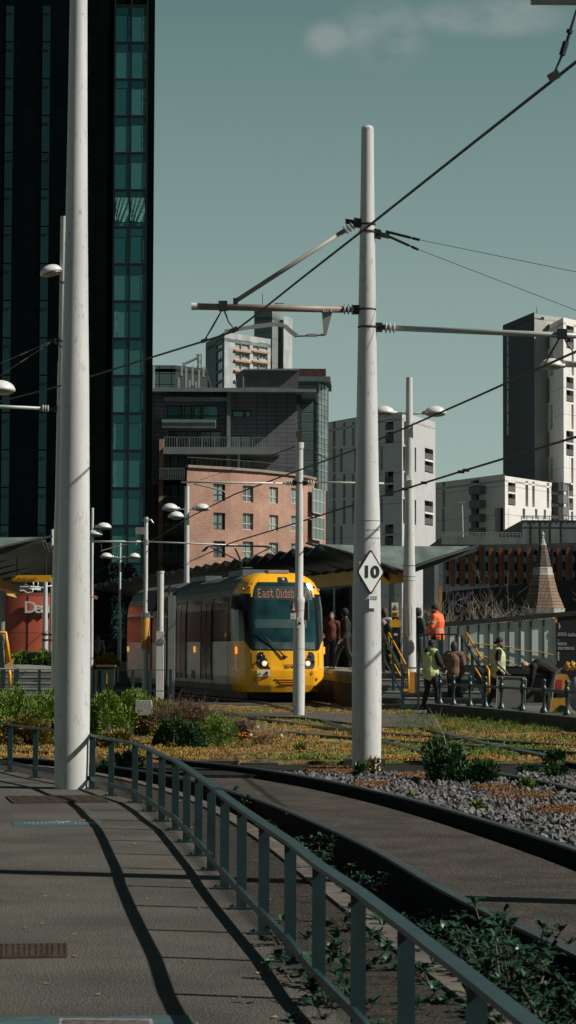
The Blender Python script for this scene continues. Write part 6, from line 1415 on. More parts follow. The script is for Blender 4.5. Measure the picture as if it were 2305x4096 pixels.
# low dark kiosk / plinth to the right of the tower foot and far street clutter
kf = thing('spiked_fence', 'short dark fence with pale spiked tops near the tower foot', 'fence', at(112, 110) + (0,)); q = lambda x, y: P(x, y, 110)
for x in (101.5, 105, 107.5, 110, 112.5): MB().tube([q(x, 665), q(x, 653), q(x, 650.5)], [.05, .05, .01], 6).build('spike_post', LAMPG, kf)
MB().bar(q(100, 657), q(114, 657), .05, .06).build('rail', DARKM, kf)
wl_ = thing('dark_wall', 'low black wall with planting beside the rear tram section', 'wall', at(112, 105) + (0,)); MB().box(at(97, 105)[0], at(131, 105)[0], 105, 106, -.2, zt(657.5, 110, 105)).build('stone', BLACK, wl_)
MB().box(at(96.5, 105)[0], at(131, 105)[0], 104.9, 106.1, zt(657.5, 110, 105), zt(656, 110, 105)).build('coping', STEP, wl_)
# ================================================================== PEOPLE
def cap(mb, a, b, ra, rb, n=12):
    """closed tapered limb with rounded ends"""
    a, b = Vector(a), Vector(b); d = (b - a)
    if d.length < 1e-5: d = Vector((0, 0, 1e-3))
    u = d.normalized(); pts, rs = [], []
    for t in (-1, -.8, -.45, 0): pts.append(a + u * ra * t); rs.append(ra * math.sqrt(max(.004, 1 - t * t)))
    for t in (0, .45, .8, 1): pts.append(b + u * rb * t); rs.append(rb * math.sqrt(max(.004, 1 - t * t)))
    return mb.tube(pts, rs, n)
def elli(mb, c, rx, ry, rz, rot=None): return mb.ell(c, rx, ry, rz, 16, 12, rot=rot)
def remesh(o, vox, sm=3):
    r = o.modifiers.new('union', 'REMESH'); r.mode = 'VOXEL'; r.voxel_size = vox; r.use_smooth_shade = True
    if sm: s = o.modifiers.new('soft', 'SMOOTH'); s.iterations = sm; s.factor = .5
def lerp(a, b, t): return Vector(a).lerp(Vector(b), t)
def person(label, pos, face, J=None, h=1.75, skin=(.30, .17, .11), top=None, legs=(.01, .012, .014), shoe=(.012, .012, .013), hair=(.012, .009, .008), hairkind='short', beard=None, top_kw=None, group=None, cat='person', vox=.011, build=1.0, long_sleeve=True, extra=None, shoe_m=None):
    """face: heading in degrees, 0 looks away from the camera (+Y), 90 looks to the left, -90 to the right, 180 at the camera"""
    t = D.objects.new('person', None); COL.objects.link(t); t.location = pos; t.rotation_euler = (0, 0, R(face)); ORG[t.name] = Vector((0, 0, 0)); tag(t, label, cat, group)
    t.empty_display_size = .3
    P_ = dict(pelvis=(0, 0, .95), waist=(0, .01, 1.10), chest=(0, .0, 1.30), neck=(0, -.01, 1.47), head=(0, .02, 1.625),
              hipL=(-.09, 0, .92), hipR=(.09, 0, .92), kneeL=(-.10, .03, .50), kneeR=(.10, .03, .50), ankL=(-.10, -.02, .085), ankR=(.10, -.02, .085), toeL=(-.12, .16, .035), toeR=(.12, .16, .035),
              shL=(-.185, -.01, 1.41), shR=(.185, -.01, 1.41), elL=(-.25, -.03, 1.14), elR=(.25, -.03, 1.14), wrL=(-.25, .06, .90), wrR=(.25, .06, .90), look=0.)
    if J: P_.update(J)
    k = h / 1.75; p = {a: (Vector(b) * k if not isinstance(b, float) else b) for a, b in P_.items()}
    SK = mat('skin_%d' % int(skin[0] * 100), skin, .6, 0, .06, 8); b = MB()
    w = build
    # body
    cap(b, p['waist'], p['chest'], .125 * w * k, .14 * w * k); cap(b, p['pelvis'], p['waist'], .135 * w * k, .12 * w * k)
    cap(b, lerp(p['shL'], p['shR'], .12), lerp(p['shL'], p['shR'], .88), .072 * k, .072 * k); cap(b, p['chest'], lerp(p['chest'], p['neck'], .7), .12 * k, .07 * k)
    cap(b, p['neck'], lerp(p['neck'], p['head'], .55), .055 * k, .055 * k)
    hr = Matrix.Rotation(p['look'], 3, 'Z'); hd_ = p['head']; tl = (p['head'] - p['neck']).normalized(); tilt = Vector((0, 0, 1)).rotation_difference(tl).to_matrix() if J and 'head' in J else Matrix.Identity(3)
    HM = tilt @ hr; hp_ = lambda x, y, z: hd_ + HM @ (Vector((x, y, z)) * k)
    elli(b, hp_(0, -.012, .035), .076 * k, .094 * k, .092 * k, HM); elli(b, hp_(0, .022, -.035), .060 * k, .072 * k, .085 * k, HM); elli(b, hp_(0, .05, -.09), .032 * k, .032 * k, .028 * k, HM)
    cap(b, hp_(0, .088, .015), hp_(0, .108, -.02), .010 * k, .017 * k); cap(b, hp_(-.022, .088, -.062), hp_(.022, .088, -.062), .009 * k, .009 * k)
    for s in (-1, 1):
        elli(b, hp_(s * .078, -.005, -.01), .012 * k, .022 * k, .034 * k, HM); elli(b, hp_(s * .03, .078, .022), .017 * k, .012 * k, .008 * k, HM)
    for s, S_ in ((-1, 'L'), (1, 'R')):
        sh, el, wr = p['sh' + S_], p['el' + S_], p['wr' + S_]
        cap(b, sh, el, .055 * k * w, .040 * k); cap(b, el, wr, .040 * k, .027 * k)
        u = (wr - el).normalized(); side = u.cross(Vector((0, 1, 0))) if abs(u.y) < .9 else u.cross(Vector((0, 0, 1))); side.normalize(); nn = side.cross(u)
        # palm, four fingers of different length with a bend, and a thumb from the side
        pal = wr + u * .045 * k; elli(b, pal, .022 * k, .040 * k, .052 * k, Matrix((nn, side, u)).transposed())
        for i, ln in enumerate((.062, .072, .067, .052)):
            f0 = wr + u * .085 * k + side * (i - 1.5) * .0195 * k; f1 = f0 + (u * .62 * ln + nn * .012) * k; f2 = f1 + (u * .40 * ln + nn * .026) * k; cap(b, f0, f1, .0095 * k, .0088 * k, 8); cap(b, f1, f2, .0088 * k, .0075 * k, 8)
        t0 = wr + u * .03 * k - side * .032 * k; t1 = t0 + (u * .032 - side * .022 + nn * .008) * k; cap(b, t0, t1, .012 * k, .0105 * k, 8); cap(b, t1, t1 + (u * .028 - side * .004 + nn * .010) * k, .0105 * k, .009 * k, 8)
        hp2, kn, an, to = p['hip' + S_], p['knee' + S_], p['ank' + S_], p['toe' + S_]
        cap(b, hp2, kn, .082 * k * w, .053 * k); cap(b, kn, lerp(kn, an, .35), .052 * k, .055 * k); cap(b, kn, an, .050 * k, .034 * k); cap(b, an, to, .035 * k, .028 * k)
    o = b.build('body', SK, t, True); remesh(o, vox * .9, 2)
    # trousers
    m = MB(); cap(m, p['pelvis'] + Vector((-.03, 0, .03)), p['pelvis'] + Vector((.03, 0, .03)), .148 * k * w, .148 * k * w)
    for S_ in 'LR':
        hp2, kn, an = p['hip' + S_], p['knee' + S_], p['ank' + S_]
        cap(m, hp2, kn, .105 * k * w, .072 * k); cap(m, kn, lerp(kn, an, .5), .072 * k, .068 * k); cap(m, lerp(kn, an, .4), lerp(an, kn, .06), .066 * k, .056 * k)
    lm_ = legs if not isinstance(legs, tuple) else mat('trousers_%d_%d' % (int(legs[0] * 1000), int(legs[2] * 1000)), legs, .8, 0, .2, 6, .3, 12)
    o = m.build('trousers', lm_, t, True); remesh(o, vox, 3)
    # shoes
    for S_ in 'LR':
        an, to = p['ank' + S_], p['toe' + S_]; m = MB(); cap(m, an + Vector((0, 0, -.025)), to, .048 * k, .040 * k); cap(m, an + (an - to) * .25 + Vector((0, 0, -.045)) * 1, to + Vector((0, 0, -.0)), .036 * k, .036 * k)
        o = m.build('shoe', mat('shoe_%d' % int(shoe[0] * 1000), shoe, .4, 0, .1), t, True); remesh(o, vox, 2)
    # top
    def torso(m, g, sleeves=True, hem=.0, slv=.022, upto=1.0):
        cap(m, p['waist'], p['chest'], (.125 * w + g) * k, (.14 * w + g) * k); cap(m, lerp(p['pelvis'], p['waist'], hem), p['waist'], (.140 * w + g) * k, (.125 * w + g) * k)
        cap(m, lerp(p['shL'], p['shR'], .10), lerp(p['shL'], p['shR'], .90), (.070 + g * .8) * k, (.070 + g * .8) * k); cap(m, p['chest'], lerp(p['chest'], p['neck'], .8), (.12 + g) * k, (.062 + g * .6) * k)
        if sleeves:
            for S_ in 'LR':
                sh, el, wr = p['sh' + S_], p['el' + S_], p['wr' + S_]; cap(m, sh, lerp(sh, el, 1 if sleeves is True else sleeves), (.055 + slv) * k, (.042 + slv) * k)
                if sleeves is True: cap(m, el, lerp(el, wr, .93), (.042 + slv) * k, (.030 + slv) * k)
        return m
    kw = dict(g=.025, sleeves=True, hem=.2); kw.update(top_kw or {})
    if top:
        tm = top if not isinstance(top, tuple) else mat('cloth_%d_%d_%d' % tuple(int(c * 1000) for c in top), top, .85, 0, .22, 9, .5, 14)
        o = torso(MB(), **kw).build('jacket', tm, t, True); remesh(o, vox, 2)
    # hair
    hm_ = mat('hair_%d' % int(hair[0] * 1000), hair, .7, 0, .3, 25)
    if hairkind != 'none':
        m = MB(); elli(m, hp_(0, -.025, .050), .084 * k, .096 * k, .092 * k, HM)
        if hairkind in ('short', 'bun'):
            pass
        if hairkind == 'medium': elli(m, hp_(0, -.045, .005), .092 * k, .088 * k, .125 * k, HM); elli(m, hp_(0, -.04, -.07), .085 * k, .06 * k, .08 * k, HM)
        if hairkind == 'long': elli(m, hp_(0, -.06, -.02), .09 * k, .075 * k, .14 * k, HM); elli(m, hp_(0, -.08, -.15), .085 * k, .05 * k, .15 * k, HM)
        if hairkind == 'bun': elli(m, hp_(0, -.125, -.03), .03 * k, .04 * k, .03 * k, HM)
        if hairkind == 'hood': elli(m, hp_(0, -.02, .02), .105 * k, .11 * k, .13 * k, HM)
        o = m.build('hair' if hairkind != 'hood' else 'hood', hm_ if hairkind != 'hood' else tm, t, True)
        o.modifiers.new('u', 'REMESH').voxel_size = vox * .8; o.modifiers[0].mode = 'VOXEL'; o.modifiers[0].use_smooth_shade = True
    if beard: m = MB(); elli(m, hp_(0, .052, -.082), .052 * k, .052 * k, .052 * k * beard, HM); cap(m, hp_(-.065, .02, -.03), hp_(-.03, .06, -.08), .018 * k, .025 * k); cap(m, hp_(.065, .02, -.03), hp_(.03, .06, -.08), .018 * k, .025 * k); o = m.build('beard', hm_, t, True); remesh(o, vox * .8, 2)
    return t, p, torso, k
def vest(t, p, torso, col, k, hem=.35, g=.045):
    HV = mat('hi_vis_yellow', (.52, .58, .27), .6, 0, .08, 6, .3, 16); m = torso(MB(), g, False, hem); o = m.build('hi_vis_vest', HV if col == 'y' else HVO, t, True); remesh(o, .011, 2)
    RF = mat('reflective_band', (.50, .52, .50), .35, .3, .05)
    up = (p['neck'] - p['pelvis']).normalized()
    for f, rr in ((.04, .150), (.30, .150)):
        c = lerp(p['waist'], p['chest'], f - .0) ; rad = (.125 + g + .012) * k; m = MB(); m.tube([c - up * .026, c + up * .026], rad * 1.02, 24); m.build('reflective_band', RF, t, True, angle=40)
    return o
HVO = mat('hi_vis_orange', (.92, .16, .045), .6, 0, .10, 6, .4, 12)
def pplace(px, py, Y, z=0): q = P(px, py, Y); return (q.x, Y, z)
# 1 orange jacket worker on the platform, seen from his left, looking down at his hands
t, p, tor, k = person('person in bright orange hi vis coat standing above the stairs', pplace(437, 640, 60.9, .9), 62, dict(head=(0, .07, 1.60), neck=(0, .02, 1.47), elL=(-.24, .05, 1.17), elR=(.24, .05, 1.17), wrL=(-.10, .26, 1.02), wrR=(.08, .27, 1.04), kneeL=(-.10, .10, .5), ankL=(-.12, -.04, .085), kneeR=(.1, .0, .5)),
    1.80, (.20, .11, .075), HVO, top_kw=dict(g=.05, slv=.034, hem=-.25), beard=1.2, build=1.08)
RF = mat('reflective_band', (.50, .52, .50), .35, .3, .05)
for S_ in 'LR':
    for a, b, f, r in ((p['sh' + S_], p['el' + S_], .55, .088), (p['el' + S_], p['wr' + S_], .35, .080)):
        c = lerp(a, b, f); u = (b - a).normalized(); MB().tube([c - u * .025, c + u * .025], r * k, 16).build('reflective_band', RF, t, True, angle=40)
up = Vector((0, 0, 1)); MB().tube([p['waist'] - up * .03, p['waist'] + up * .02], .188 * k, 24).build('reflective_band', RF, t, True, angle=40)
m = MB(); cap(m, p['neck'] + Vector((0, -.06, -.02)), p['neck'] + Vector((0, -.02, .03)), .085, .07); m.build('collar', HVO, t, True)
m = MB(); m.obox(p['chest'] + Vector((0, .195, -.08)), (1, 0, 0), (0, 1, 0), (0, 0, 1), .045, .01, .22); m.build('open_front', BLACK, t)
# 2 steward with black puffer and yellow vest
t, p, tor, k = person('person in black puffer jacket and yellow vest with back turned at the stair foot', pplace(430.5, 640, 57.2), -48, dict(head=(0, .05, 1.60), neck=(0, .01, 1.46), elR=(.27, .06, 1.16), wrR=(.14, .26, 1.10), elL=(-.25, .04, 1.15), wrL=(-.10, .24, 1.05), ankL=(-.16, -.10, .085), kneeL=(-.13, .02, .5), ankR=(.13, .10, .085), kneeR=(.13, .10, .5), toeL=(-.18, .08, .035), toeR=(.15, .28, .035)),
    1.76, (.09, .05, .035), (.012, .013, .015), top_kw=dict(g=.04, slv=.036, hem=-.1), hair=(.008, .007, .006), build=1.12)
vest(t, p, tor, 'y', k, -.1, .058); m = MB(); cap(m, p['neck'] + Vector((0, -.09, -.02)), p['neck'] + Vector((0, -.03, .03)), .10, .085); m.build('hood', MATS['cloth_12_13_15'], t, True)
# 3 brown fleece
t, p, tor, k = person('person in brown fleece with collar length dark hair facing away', pplace(454, 640, 57.9), -12, dict(head=(0, .03, 1.62), elL=(-.29, .02, 1.16), wrL=(-.30, .20, 1.0), elR=(.25, .0, 1.15), wrR=(.20, .12, .93)), 1.70, (.32, .19, .13), (.15, .085, .062), legs=(.016, .018, .022), hair=(.035, .022, .016), hairkind='medium', top_kw=dict(g=.045, slv=.034, hem=-.1))
MB().tube([p['hipL'] + Vector((-.085, .02, .02)), p['kneeL'] + Vector((-.075, .0, .18))], .022, 8).build('yellow_strap', YEL, t)
# 4 walking steward with bare arms, beard, bun
t, p, tor, k = person('person with dark beard and yellow vest walking right behind the iron railing', pplace(497.5, 640, 57.6), -82, dict(head=(0, .06, 1.615), neck=(0, .01, 1.47), elR=(.24, -.06, 1.13), wrR=(.24, .14, .93), elL=(-.23, .06, 1.14), wrL=(-.2, .22, .94),
    kneeR=(.09, .24, .53), ankR=(.09, .34, .12), toeR=(.10, .52, .09), kneeL=(-.09, -.04, .50), ankL=(-.09, -.24, .12), toeL=(-.10, -.08, .04)), 1.80, (.25, .14, .10), (.012, .013, .016), hair=(.008, .007, .007), hairkind='bun', beard=1.5, top_kw=dict(g=.028, sleeves=.62, slv=.028, hem=0.), build=1.1)
vest(t, p, tor, 'y', k, 0., .045)
# 5 bending person with pale hair
t, p, tor, k = person('person in black with pale blond hair bending forward over the railing side', pplace(548, 640, 56.6), 84, dict(pelvis=(0, -.12, .93), waist=(0, .03, 1.04), chest=(0, .24, 1.13), neck=(0, .40, 1.15), head=(0, .54, 1.13), hipL=(-.09, -.10, .90), hipR=(.09, -.10, .90), shL=(-.18, .36, 1.10), shR=(.18, .36, 1.10),
    elL=(-.22, .40, .82), elR=(.22, .40, .82), wrL=(-.18, .46, .58), wrR=(.18, .46, .58)), 1.72, (.46, .28, .20), (.006, .006, .008), hair=(.42, .30, .20), hairkind='short', top_kw=dict(g=.05, slv=.03, hem=-.1), legs=(.004, .005, .007))
# 6-9 passengers on the platform
t, p, tor, k = person('person in dark red coat waiting beside the tram front', pplace(331.5, 640, 68.0, .9), 170, dict(wrR=(.22, .2, 1.0)), 1.70, (.33, .2, .14), (.10, .025, .015), shoe=(.4, .4, .38), hair=(.01, .008, .008))
t, p, tor, k = person('person in black stepping along the platform with a patterned bag', pplace(345.5, 640, 67.0, .9), 85, dict(head=(0, .03, 1.62), kneeR=(.09, .22, .50), ankR=(.09, .34, .085), toeR=(.10, .52, .04), kneeL=(-.09, -.08, .52), ankL=(-.09, -.30, .10), toeL=(-.1, -.14, .04)), 1.78, (.2, .12, .08), (.010, .010, .014), hairkind='hood', shoe=(.3, .3, .3))
MB().ell(p['chest'] + Vector((.18, .05, .02)), .10, .12, .16, 12, 8).build('bag', mat('bag_pattern', (.03, .03, .05), .7, 0, .5, 12, col2=(.30, .30, .32)), t, True)
t, p, tor, k = person('person in pale coat with black shoulder bag partly behind the diamond sign pole', pplace(384.5, 640, 62.8, .9), -25, None, 1.72, (.32, .2, .14), (.38, .36, .33), hair=(.05, .035, .025), hairkind='medium')
MB().ell(p['chest'] + Vector((.16, -.16, -.12)), .13, .08, .16, 12, 8).build('shoulder_bag', BLACK, t, True)
t, p, tor, k = person('person in dark hooded coat standing against the double lamp post', pplace(418, 640, 62.6, .9), -60, dict(wrR=(.12, .24, 1.0), elR=(.25, .05, 1.14)), 1.72, (.30, .19, .14), (.020, .030, .036), legs=(.025, .05, .055), hairkind='hood', shoe=(.3, .3, .3))
# 10 distant pedestrian
t, p, tor, k = person('person in beige jacket walking away beside the large near pole', pplace(97.8, 640, 98.0, .35), -5, dict(kneeL=(-.1, .12, .5)), 1.78, (.33, .2, .15), (.36, .32, .25), hair=(.02, .015, .012), vox=.016)
# ================================================================== PLANTS
JUN = leaf_mat('juniper_leaf', (.07, .14, .025), (.22, .32, .05), (.34, .40, .07), 9)
JUNB = leaf_mat('juniper_brown', (.12, .10, .03), (.27, .23, .05), (.22, .28, .06), 7)
TWIG = leaf_mat('twig_brown', (.10, .065, .05), (.20, .14, .11), None, 14)
PLUM = leaf_mat('plum_twig', (.03, .02, .025), (.09, .06, .065), None, 14)
DGRN = leaf_mat('dark_leaf', (.02, .06, .022), (.06, .14, .05), (.13, .22, .07), 12, .45)
GLOS = leaf_mat('glossy_leaf', (.012, .036, .022), (.036, .088, .046), (.085, .15, .085), 14, .38)
GRAS = leaf_mat('grass_blade', (.08, .15, .025), (.20, .25, .04), (.32, .28, .05), 5)
STEM = mat('stem_brown', (.10, .075, .05), .8)
STRW = mat('straw', (.38, .28, .16), .8, 0, .3, 8)
def leaf(m, c, d, l, w, fold=.25):
    d = d.normalized(); s = d.cross(Vector((random.gauss(0, 1), random.gauss(0, 1), random.gauss(0, .6)))); 
    if s.length < 1e-4: return
    s.normalize(); n = s.cross(d)
    m.add([c, c + d * l * .45 + s * w / 2 + n * w * fold, c + d * l - n * l * .12, c + d * l * .45 - s * w / 2 + n * w * fold], [(0, 1, 2), (0, 2, 3)])
def bush(name, label, c, rx, ry, rz, n, lf, lw, m_, cat='shrub', group=None, clumps=26, stems=8, up=.5, smat=None, seed=1, extra=None):
    random.seed(seed); c = Vector(c); t = thing(name, label, cat, tuple(c), group); m = MB(); cl = []; n = int(n * 1.5)
    for i in range(clumps):
        a = random.random() * 6.283; ph = random.uniform(.05, 1.25); r = random.uniform(.62, 1.0)
        cl.append((c + Vector((rx * math.cos(a) * math.cos(ph) * r, ry * math.sin(a) * math.cos(ph) * r, rz * math.sin(ph) * r)), random.uniform(.16, .34)))
    for i in range(n):
        q, s = random.choice(cl); v = Vector((random.gauss(0, 1), random.gauss(0, 1), random.gauss(0, 1))).normalized()
        pos = q + Vector((v.x * rx * s, v.y * ry * s, v.z * rz * s * .9)) * random.uniform(.55, 1.05)
        if pos.z < c.z: pos.z = c.z + random.random() * .05
        d = v + Vector((0, 0, up)) + (pos - c).normalized() * .5; leaf(m, pos, d, lf * random.uniform(.6, 1.4), lw * random.uniform(.7, 1.3))
    m.build('foliage', m_, t)
    s_ = MB()
    for i in range(stems): q, _ = random.choice(cl); s_.tube([c, c.lerp(q, .5) + Vector((0, 0, .05)), q], [.012, .008, .004], 5)
    s_.build('stems', smat or STEM, t); return t
def twigbush(name, label, c, w, dp, h, n, m_, seed=2, cat='shrub', group=None, th=.006, lean=.3, split=3):
    random.seed(seed); c = Vector(c); t = thing(name, label, cat, tuple(c), group); m = MB()
    def grow(p, d, l, r, k):
        q = p + d * l; mid = p.lerp(q, .5) + Vector((random.gauss(0, .05), random.gauss(0, .05), 0)) * l; m.tube([p, mid, q], [r, r * .8, r * .55], 4 if k else 5, cap=False)
        if k > 0:
            for _ in range(random.choice((2, 2, split))): grow(p.lerp(q, random.uniform(.45, 1)), (d + Vector((random.gauss(0, .45), random.gauss(0, .45), random.gauss(.05, .3)))).normalized(), l * random.uniform(.5, .85), r * .6, k - 1)
    for i in range(n):
        b = c + Vector((random.uniform(-w, w) * .6, random.uniform(-dp, dp) * .6, 0)); d = Vector((random.gauss(0, lean) + (b.x - c.x) / w * .5, random.gauss(0, lean), 1)).normalized(); grow(b, d, h * random.uniform(.3, .5), th, 3)
    m.build('twigs', m_, t); return t
def gp(px, py): return G(px, py)
HG = 'shrubs in the bed behind the fence'
def shrub_at(px, ytop, ybase, hw, m_, label, seed, n=2600, dp=None, lf=.058, lw=.032, **k):
    b = gp(px, ybase); s = F / b.y; rx = hw / s; rz = max(.12, (ybase - ytop) / s * .93); return bush('shrub', label, (b.x, b.y + (dp or rx) * .5, -.02), rx, dp or rx, rz, n, lf, lw, m_, group=HG, seed=seed, **k)
shrub_at(8, 687, 741, 24, JUN, 'bright green juniper shrub at the left picture edge', 11, 4200, .8, clumps=44)
shrub_at(38, 690, 739, 23, JUN, 'green juniper shrub against the left side of the large pole', 12, 4000, .8, clumps=40)
shrub_at(20, 713, 747, 26, JUNB, 'low olive brown shrub in front of the left junipers', 13, 3000, .4, clumps=34)
shrub_at(50, 716, 746, 14, JUNB, 'small olive shrub beside the pale stone at the pole', 14, 1500, .3)
shrub_at(104, 690, 738, 22, JUN, 'large green juniper just right of the large pole', 15, 4500, .8, clumps=44)
shrub_at(131, 688, 736, 22, JUN, 'green juniper behind the granite block', 16, 4000, .8, clumps=40)
shrub_at(157, 697, 736, 24, JUNB, 'brownish green juniper beyond the granite block', 17, 3800, .8, clumps=40)
shrub_at(172, 719, 746, 17, DGRN, 'dark green low shrub below the brown twigs', 18, 2600, .4, clumps=30)
shrub_at(217, 712, 746, 20, JUN, 'rounded bright green shrub beside the plum coloured twigs', 19, 3600, .5, clumps=40, lf=.035, lw=.018)
shrub_at(190, 722, 748, 14, DGRN, 'small dark shrub between the rounded shrub and the twigs', 20, 1600, .3)
shrub_at(190, 699, 741, 22, leaf_mat('russet_leaf', (.10, .065, .035), (.22, .13, .07), (.28, .20, .09), 9), 'russet brown shrub in front of the tram side', 22, 2600, .5, clumps=34, lf=.04, lw=.016)
shrub_at(116, 728, 748, 18, JUNB, 'small brownish weedy shrub under the largest juniper', 21, 1300, .25, clumps=20)
for px, py, w, h, n, m_, lb, sd in ((188, 740, .42, .78, 70, TWIG, 'bare reddish brown twiggy shrub before the tram', 31), (212, 735, .35, .60, 50, TWIG, 'lower bare brown twigs at the tram corner', 32), (240, 741, .22, .45, 50, PLUM, 'dark plum coloured twiggy shrub next to the rounded shrub', 33),
        (262, 746, .25, .42, 26, STRW, 'pale dry stalks among orange flowers', 34), (116, 744, .25, .36, 30, TWIG, 'brown twigs under the granite block', 35), (8, 742, .3, .4, 30, TWIG, 'brown twiggy growth at the left picture edge', 36), (276, 744, .18, .36, 14, STRW, 'tall thin straw stalks near the slim pole', 37)):
    b = gp(px, py); twigbush('twig_shrub', lb, (b.x, b.y, -.02), w, w * .7, h, int(n * 1.5), m_, sd, group='bare twiggy shrubs', th=.009)
# granite block and pale rock
GRAN = mat('granite', (.22, .22, .22), .7, 0, .4, 45, .2, 60, col2=(.46, .45, .44))
yb = 39.5; a, b = P(134.8, 700.5, yb), P(152.6, 713.3, yb); g = thing('granite_block', 'square speckled granite block among the shrubs', 'stone block', tuple(P(144, 714, yb)))
MB().add([(a.x, yb, b.z), (b.x, yb, b.z), (b.x, yb + .3, b.z), (a.x, yb + .3, b.z), (a.x + .02, yb, a.z), (b.x - .03, yb, a.z), (b.x - .03, yb + .3, a.z), (a.x + .02, yb + .3, a.z)], [(0, 3, 2, 1), (4, 5, 6, 7), (0, 1, 5, 4), (1, 2, 6, 5), (2, 3, 7, 6), (3, 0, 4, 7)]).build('block', GRAN, g)
MB().box(a.x + .05, b.x + .03, yb - .02, yb + .32, b.z - .035, b.z - .003).build('base_slab', GRAN, g); MB().box(a.x + .06, b.x - .08, yb + .05, yb + .25, -.05, b.z - .035).build('post', DARKM, g)
random.seed(5); r = MB(); q = gp(47.5, 722); rb_ = MB().ell((q.x, q.y, .09), .085, .08, .13, 12, 9); rb_.v = [tuple(Vector(v) * 1 + Vector((noise.noise(Vector(v) * 9) * .05, 0, noise.noise(Vector(v) * 7) * .05))) for v in rb_.v]
tag(rb_.build('pale_rock', mat('rock_pale', (.40, .36, .32), .9, 0, .3, 14, .5, 30), None, False), 'small pale rock against the foot of the slender pole', 'rock')
# orange poppies: each a flower with stem
OR = mat('petal_orange', (.85, .25, .02), .5, 0, .15, 30); random.seed(8)
fl = [(95, 721), (99, 722.5), (101, 719), (104, 724), (111, 728), (146, 722), (148, 724), (150.5, 720.5), (144, 726), (141, 724.5), (178, 729), (180, 733), (240, 735), (242, 736.5), (245, 734), (248, 737), (250, 731.5), (252, 736), (254, 733), (256, 738), (258, 735), (261, 736.5), (247, 741), (262, 731), (268, 735.5), (236, 739), (296, 741), (281, 740), (388, 757), (393, 758), (300, 752), (1.5, 723), (276, 741)]
def flower(x, y, mm, lab, hgt=.16, nm='poppy', cat='flower', grp='orange poppies'):
    s = F * (HC - hgt) / (y - 649.0) ; q = P(x, y, s); t = thing(nm, lab, cat, (q.x, s, 0), grp); m = MB()
    m.tube([(q.x + random.uniform(-.04, .04), s, -.02), (q.x, s, q.z)], .003, 4); m.build('stem', GRAS, t)
    m = MB()
    for k in range(6):
        a = k * 1.047 + random.random() * .4; d = Vector((math.cos(a), math.sin(a), .55)); sd_ = Vector((-math.sin(a), math.cos(a), 0)); l = random.uniform(.042, .058); c = Vector((q.x, s, q.z))
        m.add([c, c + d * l * .7 + sd_ * .02, c + d * l * 1.1, c + d * l * .7 - sd_ * .02], [(0, 1, 2), (0, 2, 3)])
    m.build('petals', mm, t)
names_ = ['juniper right of the large pole', 'granite block', 'rounded green shrub']
for i, (x, y) in enumerate(fl):
    if x < 60: lb = 'orange flower at the left picture edge'
    elif x < 115: lb = 'orange flower between the large pole and the green juniper'
    elif x < 160: lb = 'orange flower just below the granite block'
    elif x < 185: lb = 'orange flower before the brown twiggy shrub'
    elif x < 290: lb = 'orange flower in the patch of dry stalks right of the rounded shrub'
    elif x < 350: lb = 'orange flower in the sedum left of the diamond sign pole'
    else: lb = 'orange flower beside the foot of the diamond sign pole'
    flower(x, y, OR, lb)
DC = mat('dandelion_clock', (.50, .47, .42), .9)
for x, y in ((105, 716.5), (257.5, 727), (281, 736), (250, 735), (152, 719)):
    s = F * (HC - .25) / (y - 649.0); q = P(x, y, s); t = thing('dandelion_clock', 'round pale dandelion seed head on a thin stalk among the orange flowers', 'seed head', (q.x, s, 0), 'dandelion seed heads')
    MB().tube([(q.x + .02, s, 0), (q.x, s, q.z)], .003, 4).build('stem', GRAS, t); MB().ell((q.x, s, q.z), .028, .028, .028, 8, 6).build('head', DC, t)
# weed bush beyond the gravel with tall dry stalk, plants at pole foot and among rails
def weed(px, py, hw, h, n, label, seed, m_=DGRN, lf=.07, lw=.028, z=-.05, **k):
    b = G(px, py, z); s = F / b.y; return bush('weed_plant', label, (b.x, b.y, z), hw / s, hw / s * .8, h, n, lf, lw, m_, 'plant', 'weeds along the tracks', seed=seed, **k)
weed(450, 783, 24, .42, 1500, 'tall leafy weed bush growing behind the gravel patch', 41, clumps=36, lf=.055, lw=.036, up=.1, m_=leaf_mat('weed_green', (.03, .07, .03), (.09, .17, .06), (.18, .26, .09), 12)); weed(480, 785, 16, .26, 700, 'lower leafy weeds right of the tall weed bush', 42)
weed(440, 765, 16, .35, 500, 'sparse upright weeds behind the tall weed bush', 43)
b = G(452, 772); m = MB(); m.tube([b, b + Vector((-.10, 0, .45)), b + Vector((-.28, 0, .78))], [.006, .005, .002], 5); m.tube([b + Vector((-.10, 0, .45)), b + Vector((-.2, 0, .75))], [.004, .002], 4); m.tube([b + Vector((-.18, 0, .6)), b + Vector((-.12, 0, .8))], [.003, .002], 4)
tag(m.build('dry_stalk', STRW), 'tall bent straw coloured stalk rising from the weed bush', 'dry stalk')
weed(373, 775, 9, .22, 260, 'reddish tipped weed at the foot of the diamond sign pole', 44, JUNB, .05, .018); weed(359, 777, 5, .14, 120, 'small green weed left of the diamond sign pole foot', 45)
weed(411, 801, 5, .07, 90, 'tiny weed tuft in the gravel near the near rail', 46, GRAS, .05); weed(478, 812, 7, .07, 90, 'yellowish weed tuft in the middle of the gravel', 47, GRAS, .05); weed(530, 775, 12, .12, 200, 'spiky green weeds between the further rails', 48, DGRN, .07, .02); weed(556, 779, 10, .15, 220, 'leafy weeds by the further rail near the picture edge', 49); weed(527, 790, 8, .10, 140, 'light green weeds at the gravel edge', 50, GRAS, .06)
weed(555, 763, 10, .16, 300, 'green weeds standing on the sedum at the right edge', 51, DGRN, .06, z=0)
